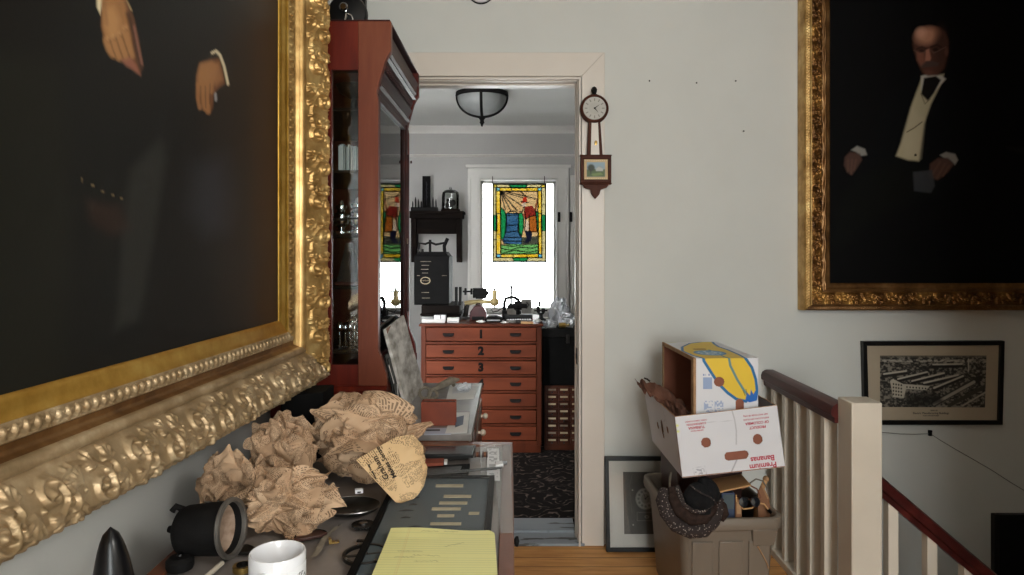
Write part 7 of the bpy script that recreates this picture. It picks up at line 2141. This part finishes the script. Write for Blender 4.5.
    b = MB(); b.lathe([(0,0),(.032,0),(.034,.012),(.014,.022),(.012,.04),(.022,.048),(.022,.056),(0,.056)], 18, Matrix.Translation((X(541, Y), Y, z))); b.build('pedestal', G['black'], t)
    zv = z+.056
    b = MB(); b.box(X(536.5, Y), X(540, Y), Y-.02, Y+.02, zv, zv+.04); b.box(X(541.5, Y), X(545, Y), Y-.02, Y+.02, zv, zv+.026); b.box(X(538.5, Y), X(541, Y), Y-.012, Y+.012, zv+.04, zv+.075); b.build('jaws', G['black_matte'], t, bevel=.003, weld=False)
    b = MB(); b.cyl((X(534, Y), Y, zv+.012), (X(547.5, Y), Y, zv+.012), .0055, n=8); b.cyl((X(534.5, Y), Y-.02, zv+.012), (X(534.5, Y), Y+.02, zv+.012), .004, n=8); b.build('screw', G['dark_steel'], t)
G['oxblood'] = pm('oxblood_enamel', '4a1f22', .45, col2='3a181b', scale=20)
on_the_chest()

def study_lamp():
    Y = 4.97
    c = P(482, 91.5, Y); r = .185
    t = T('ceiling_lamp', 'frosted bowl ceiling lamp with dark iron straps in the study', 'ceiling lamp', (c.x, Y, CEIL2))
    M = Matrix.Translation((c.x, Y, CEIL2))
    b = MB(); b.lathe([(0,0),(r*.9,0),(r*1.0,-.006),(r*1.02,-.030),(r*.99,-.040),(r*.95,-.036),(r*.95,-.010),(0,-.010)], 40, M); b.build('rim', G['black_matte'], t)
    prof = [(r*.945*math.cos(a), -.036-.135*math.sin(a)) for a in np.linspace(0, PI/2, 14)]
    b = MB(); b.lathe(prof, 40, M); b.build('glass_bowl', G['frosted'], t)
    for k in range(4):
        a0 = k*PI/2
        b = MB(); b.tube([M @ Vector((((r*.955)*math.cos(a))*math.cos(a0), ((r*.955)*math.cos(a))*math.sin(a0), -.036-.140*math.sin(a))) for a in np.linspace(0, PI/2, 14)], .010, 8); b.build('strap', G['black_matte'], t)
    b = MB(); b.lathe([(0,-.170),(.018,-.172),(.030,-.182),(.020,-.190),(.012,-.205),(.018,-.215),(.010,-.228),(.004,-.245),(0,-.246)], 18, M); b.build('finial', G['black_matte'], t)
G['frosted'] = pm('frosted_bowl_glass', '8f9291', .4, col2='7f8281', scale=5)
study_lamp()

def stained_panel():
    Y = 6.33; k = Y/F
    x0, x1 = (493-CX)*k, (546-CX)*k; zt, zb = EYE-(184-CY)*k, EYE-(261.5-CY)*k
    t = T('stained_glass_panel', 'stained glass panel of a red-coated man hanging in the study window', 'stained glass', ((x0+x1)/2, Y, zb))
    W, H = 100.0, 100.0*(zt-zb)/(x1-x0)
    s, r = np.meshgrid(np.linspace(0, 1, 240), np.linspace(0, 1, 350))
    Pq = np.stack([x0+s*(x1-x0), np.full(s.shape, Y), zt-r*(zt-zb)], -1)
    U, V = s*W, r*H
    # map picture pixels (crop 460x575 shown for 80x100 px at 480,170) to panel units
    def q(a, b): return ((480+a*80/460-493)/53*W, (170+b*100/575-184)/77.5*H)
    def Q(l): return [q(*v) for v in l]
    p = Paint(U, V, 'd6c68e')
    LEAD = '0a0a0a'
    p.mix(vnoise(U/7, V/9, 5)*.5, 'c6b478')
    # yellow inner border
    p.poly(Q([(90,100),(355,100),(355,505),(92,505)]), 'e8b82c', 1)
    p.mix(((vnoise(U/5, V/4, 8) > .6))*(p.sdf(Q([(90,100),(355,100),(355,505),(92,505)])) < 0), 'f2d870', .6)
    inner = Q([(117,122),(333,122),(336,482),(120,484)])
    p.poly(inner, 'c8a06c', .8)
    p.mix((p.sdf(inner) < 0)*vnoise(U/12, V/8, 12)*.7, 'd8b684')
    # sun rays
    for a, b in (((118,124),(180,240)), ((118,124),(215,236)), ((118,124),(240,205)), ((118,124),(250,160)), ((150,124),(330,168)), ((232,124),(262,150)), ((118,124),(145,226))):
        p.line([q(*a), q(*b)], 1.86, LEAD, .6)
    # greens
    for pl in ([(118,215),(140,232),(150,262),(148,330),(140,390),(120,400)], [(222,252),(240,246),(250,268),(250,330),(240,378),(224,360)], [(322,240),(335,240),(336,350),(322,356)]):
        p.poly(Q(pl), '1e8a4c', .8); p.line(Q(pl+[pl[0]]), 1.86, LEAD, .6)
    # bell
    bell = [(150,250),(222,250),(222,300),(218,352),(240,388),(246,418),(235,430),(140,424),(130,405),(148,360),(154,300)]
    p.poly(Q(bell), '2c5478', .8); p.mix((p.sdf(Q(bell)) < 0)*vnoise(U/14, V/7, 15), '4a7090', .7)
    p.line(Q(bell+[bell[0]]), 2.02, LEAD, .6)
    for l in ([(154,262),(220,258)], [(152,318),(220,316)], [(148,358),(218,352)], [(140,388),(240,386)], [(134,408),(244,410)], [(160,246),(175,238),(200,236),(214,246)]): p.line(Q(l), 1.86, LEAD, .6)
    # ground
    p.poly(Q([(120,430),(336,425),(336,484),(120,484)]), '6aa85c', .8)
    for l in ([(120,430),(190,440),(260,428),(336,426)], [(120,452),(180,460),(230,444),(300,450),(336,440)], [(130,478),(200,462),(280,474),(336,462)]): p.line(Q(l), 1.71, LEAD, .6)
    p.poly(Q([(240,388),(336,380),(336,424),(244,432)]), '4a4a3c', .8)
    # standing figure in red coat and hat
    p.poly(Q([(262,282),(284,300),(280,348),(262,356),(256,330)]), 'd8b89c', .8)
    p.poly(Q([(284,262),(318,262),(326,300),(328,356),(286,360),(282,310)]), 'a85a20', .8)
    p.poly(Q([(256,212),(300,205),(318,232),(320,262),(284,268),(262,290),(250,260)]), '8a2a20', .8)
    p.poly(Q([(312,230),(328,170),(332,168),(326,215),(318,250)]), '7a3a1c', .8)
    p.poly(Q([(244,190),(262,188),(266,206),(252,216),(240,204)]), 'cfb49c', .8)
    p.poly(Q([(236,182),(246,178),(248,156),(268,154),(270,180),(276,186),(240,190)]), 'b8301c', .8)
    p.poly(Q([(258,350),(300,356),(296,395),(280,420),(250,420),(268,392)]), '16182a', .8)
    for l in ([(250,214),(244,240),(226,238)], [(284,262),(282,310),(284,358)], [(256,212),(262,290),(256,350)], [(318,232),(326,300),(328,356),(258,352)], [(262,282),(284,268),(320,262)], [(236,182),(276,186)]): p.line(Q(l), 1.86, LEAD, .6)
    # border pieces
    for pl, c in (([(165,84),(272,84),(262,104),(180,104)], '1f8a4a'), ([(188,506),(276,504),(268,524),(196,524)], '1f8a4a'), ([(78,262),(98,256),(98,352),(78,346)], '1f8a4a'), ([(352,256),(376,262),(376,346),(352,352)], '1f8a4a'),
                  ([(94,100),(114,100),(114,120),(94,120)], '78c0c8'), ([(332,100),(352,100),(352,120),(332,120)], '78c0c8'), ([(96,484),(118,484),(118,504),(96,504)], '60b0d0'), ([(336,484),(356,484),(356,504),(336,504)], '60b0d0'),
                  ([(78,84),(96,84),(96,100),(78,100)], 'e6c83c'), ([(354,84),(374,84),(374,100),(354,100)], 'e6c83c')):
        p.poly(Q(pl), c, .8); p.line(Q(pl+[pl[0]]), 1.71, LEAD, .6)
    p.line(inner+[inner[0]], 2.33, LEAD, .6)
    ob = Q([(92,101),(354,101),(356,504),(94,504)]); p.line(ob+[ob[0]], 2.17, LEAD, .6)
    for l in ([(96,250),(116,250)], [(96,370),(116,370)], [(336,250),(354,250)], [(338,300),(356,300)], [(338,380),(356,380)], [(180,102),(180,122)], [(270,102),(270,122)], [(190,486),(190,504)], [(270,484),(270,504)], [(78,200),(96,200)], [(78,400),(96,400)], [(356,200),(376,200)], [(356,420),(376,420)]): p.line(Q(l), 1.55, LEAD, .6)
    p.mix((U < 1.6) | (U > W-1.6) | (V < 1.4) | (V > H-1.4), LEAD)
    o = grid_obj('leaded_glass', Pq, G['stained'], t, p.C)
    b = MB(); f = .008
    for a in ((x0-f, x0, zb-f, zt+f), (x1, x1+f, zb-f, zt+f), (x0, x1, zb-f, zb), (x0, x1, zt, zt+f)): b.box(a[0], a[1], Y-.006, Y+.006, a[2], a[3])
    b.build('came_frame', G['dark_steel'], t, weld=False)
    for px in (492.5, 544.5):
        xx = (px-CX)*k
        b = MB(); b.cyl((xx, Y, zt+.004), (xx, Y, EYE-(177-CY)*k), .0035, n=6); b.build('hanging_wire', G['black_matte'], t)
    # rod carrying the wires
    xx0, xx1 = WIN_STUDY[0]-.02, WIN_STUDY[1]+.02
    b = MB(); zr = EYE-(177-CY)*k
    for px in (492.5, 544.5):
        xx = (px-CX)*k; b.tube([(xx, Y, zr), (xx, Y+.02, zr+.008), (xx, YS-.002, zr+.006)], .003, 6)
    b.build('hook', G['black_matte'], t)
stained_panel()
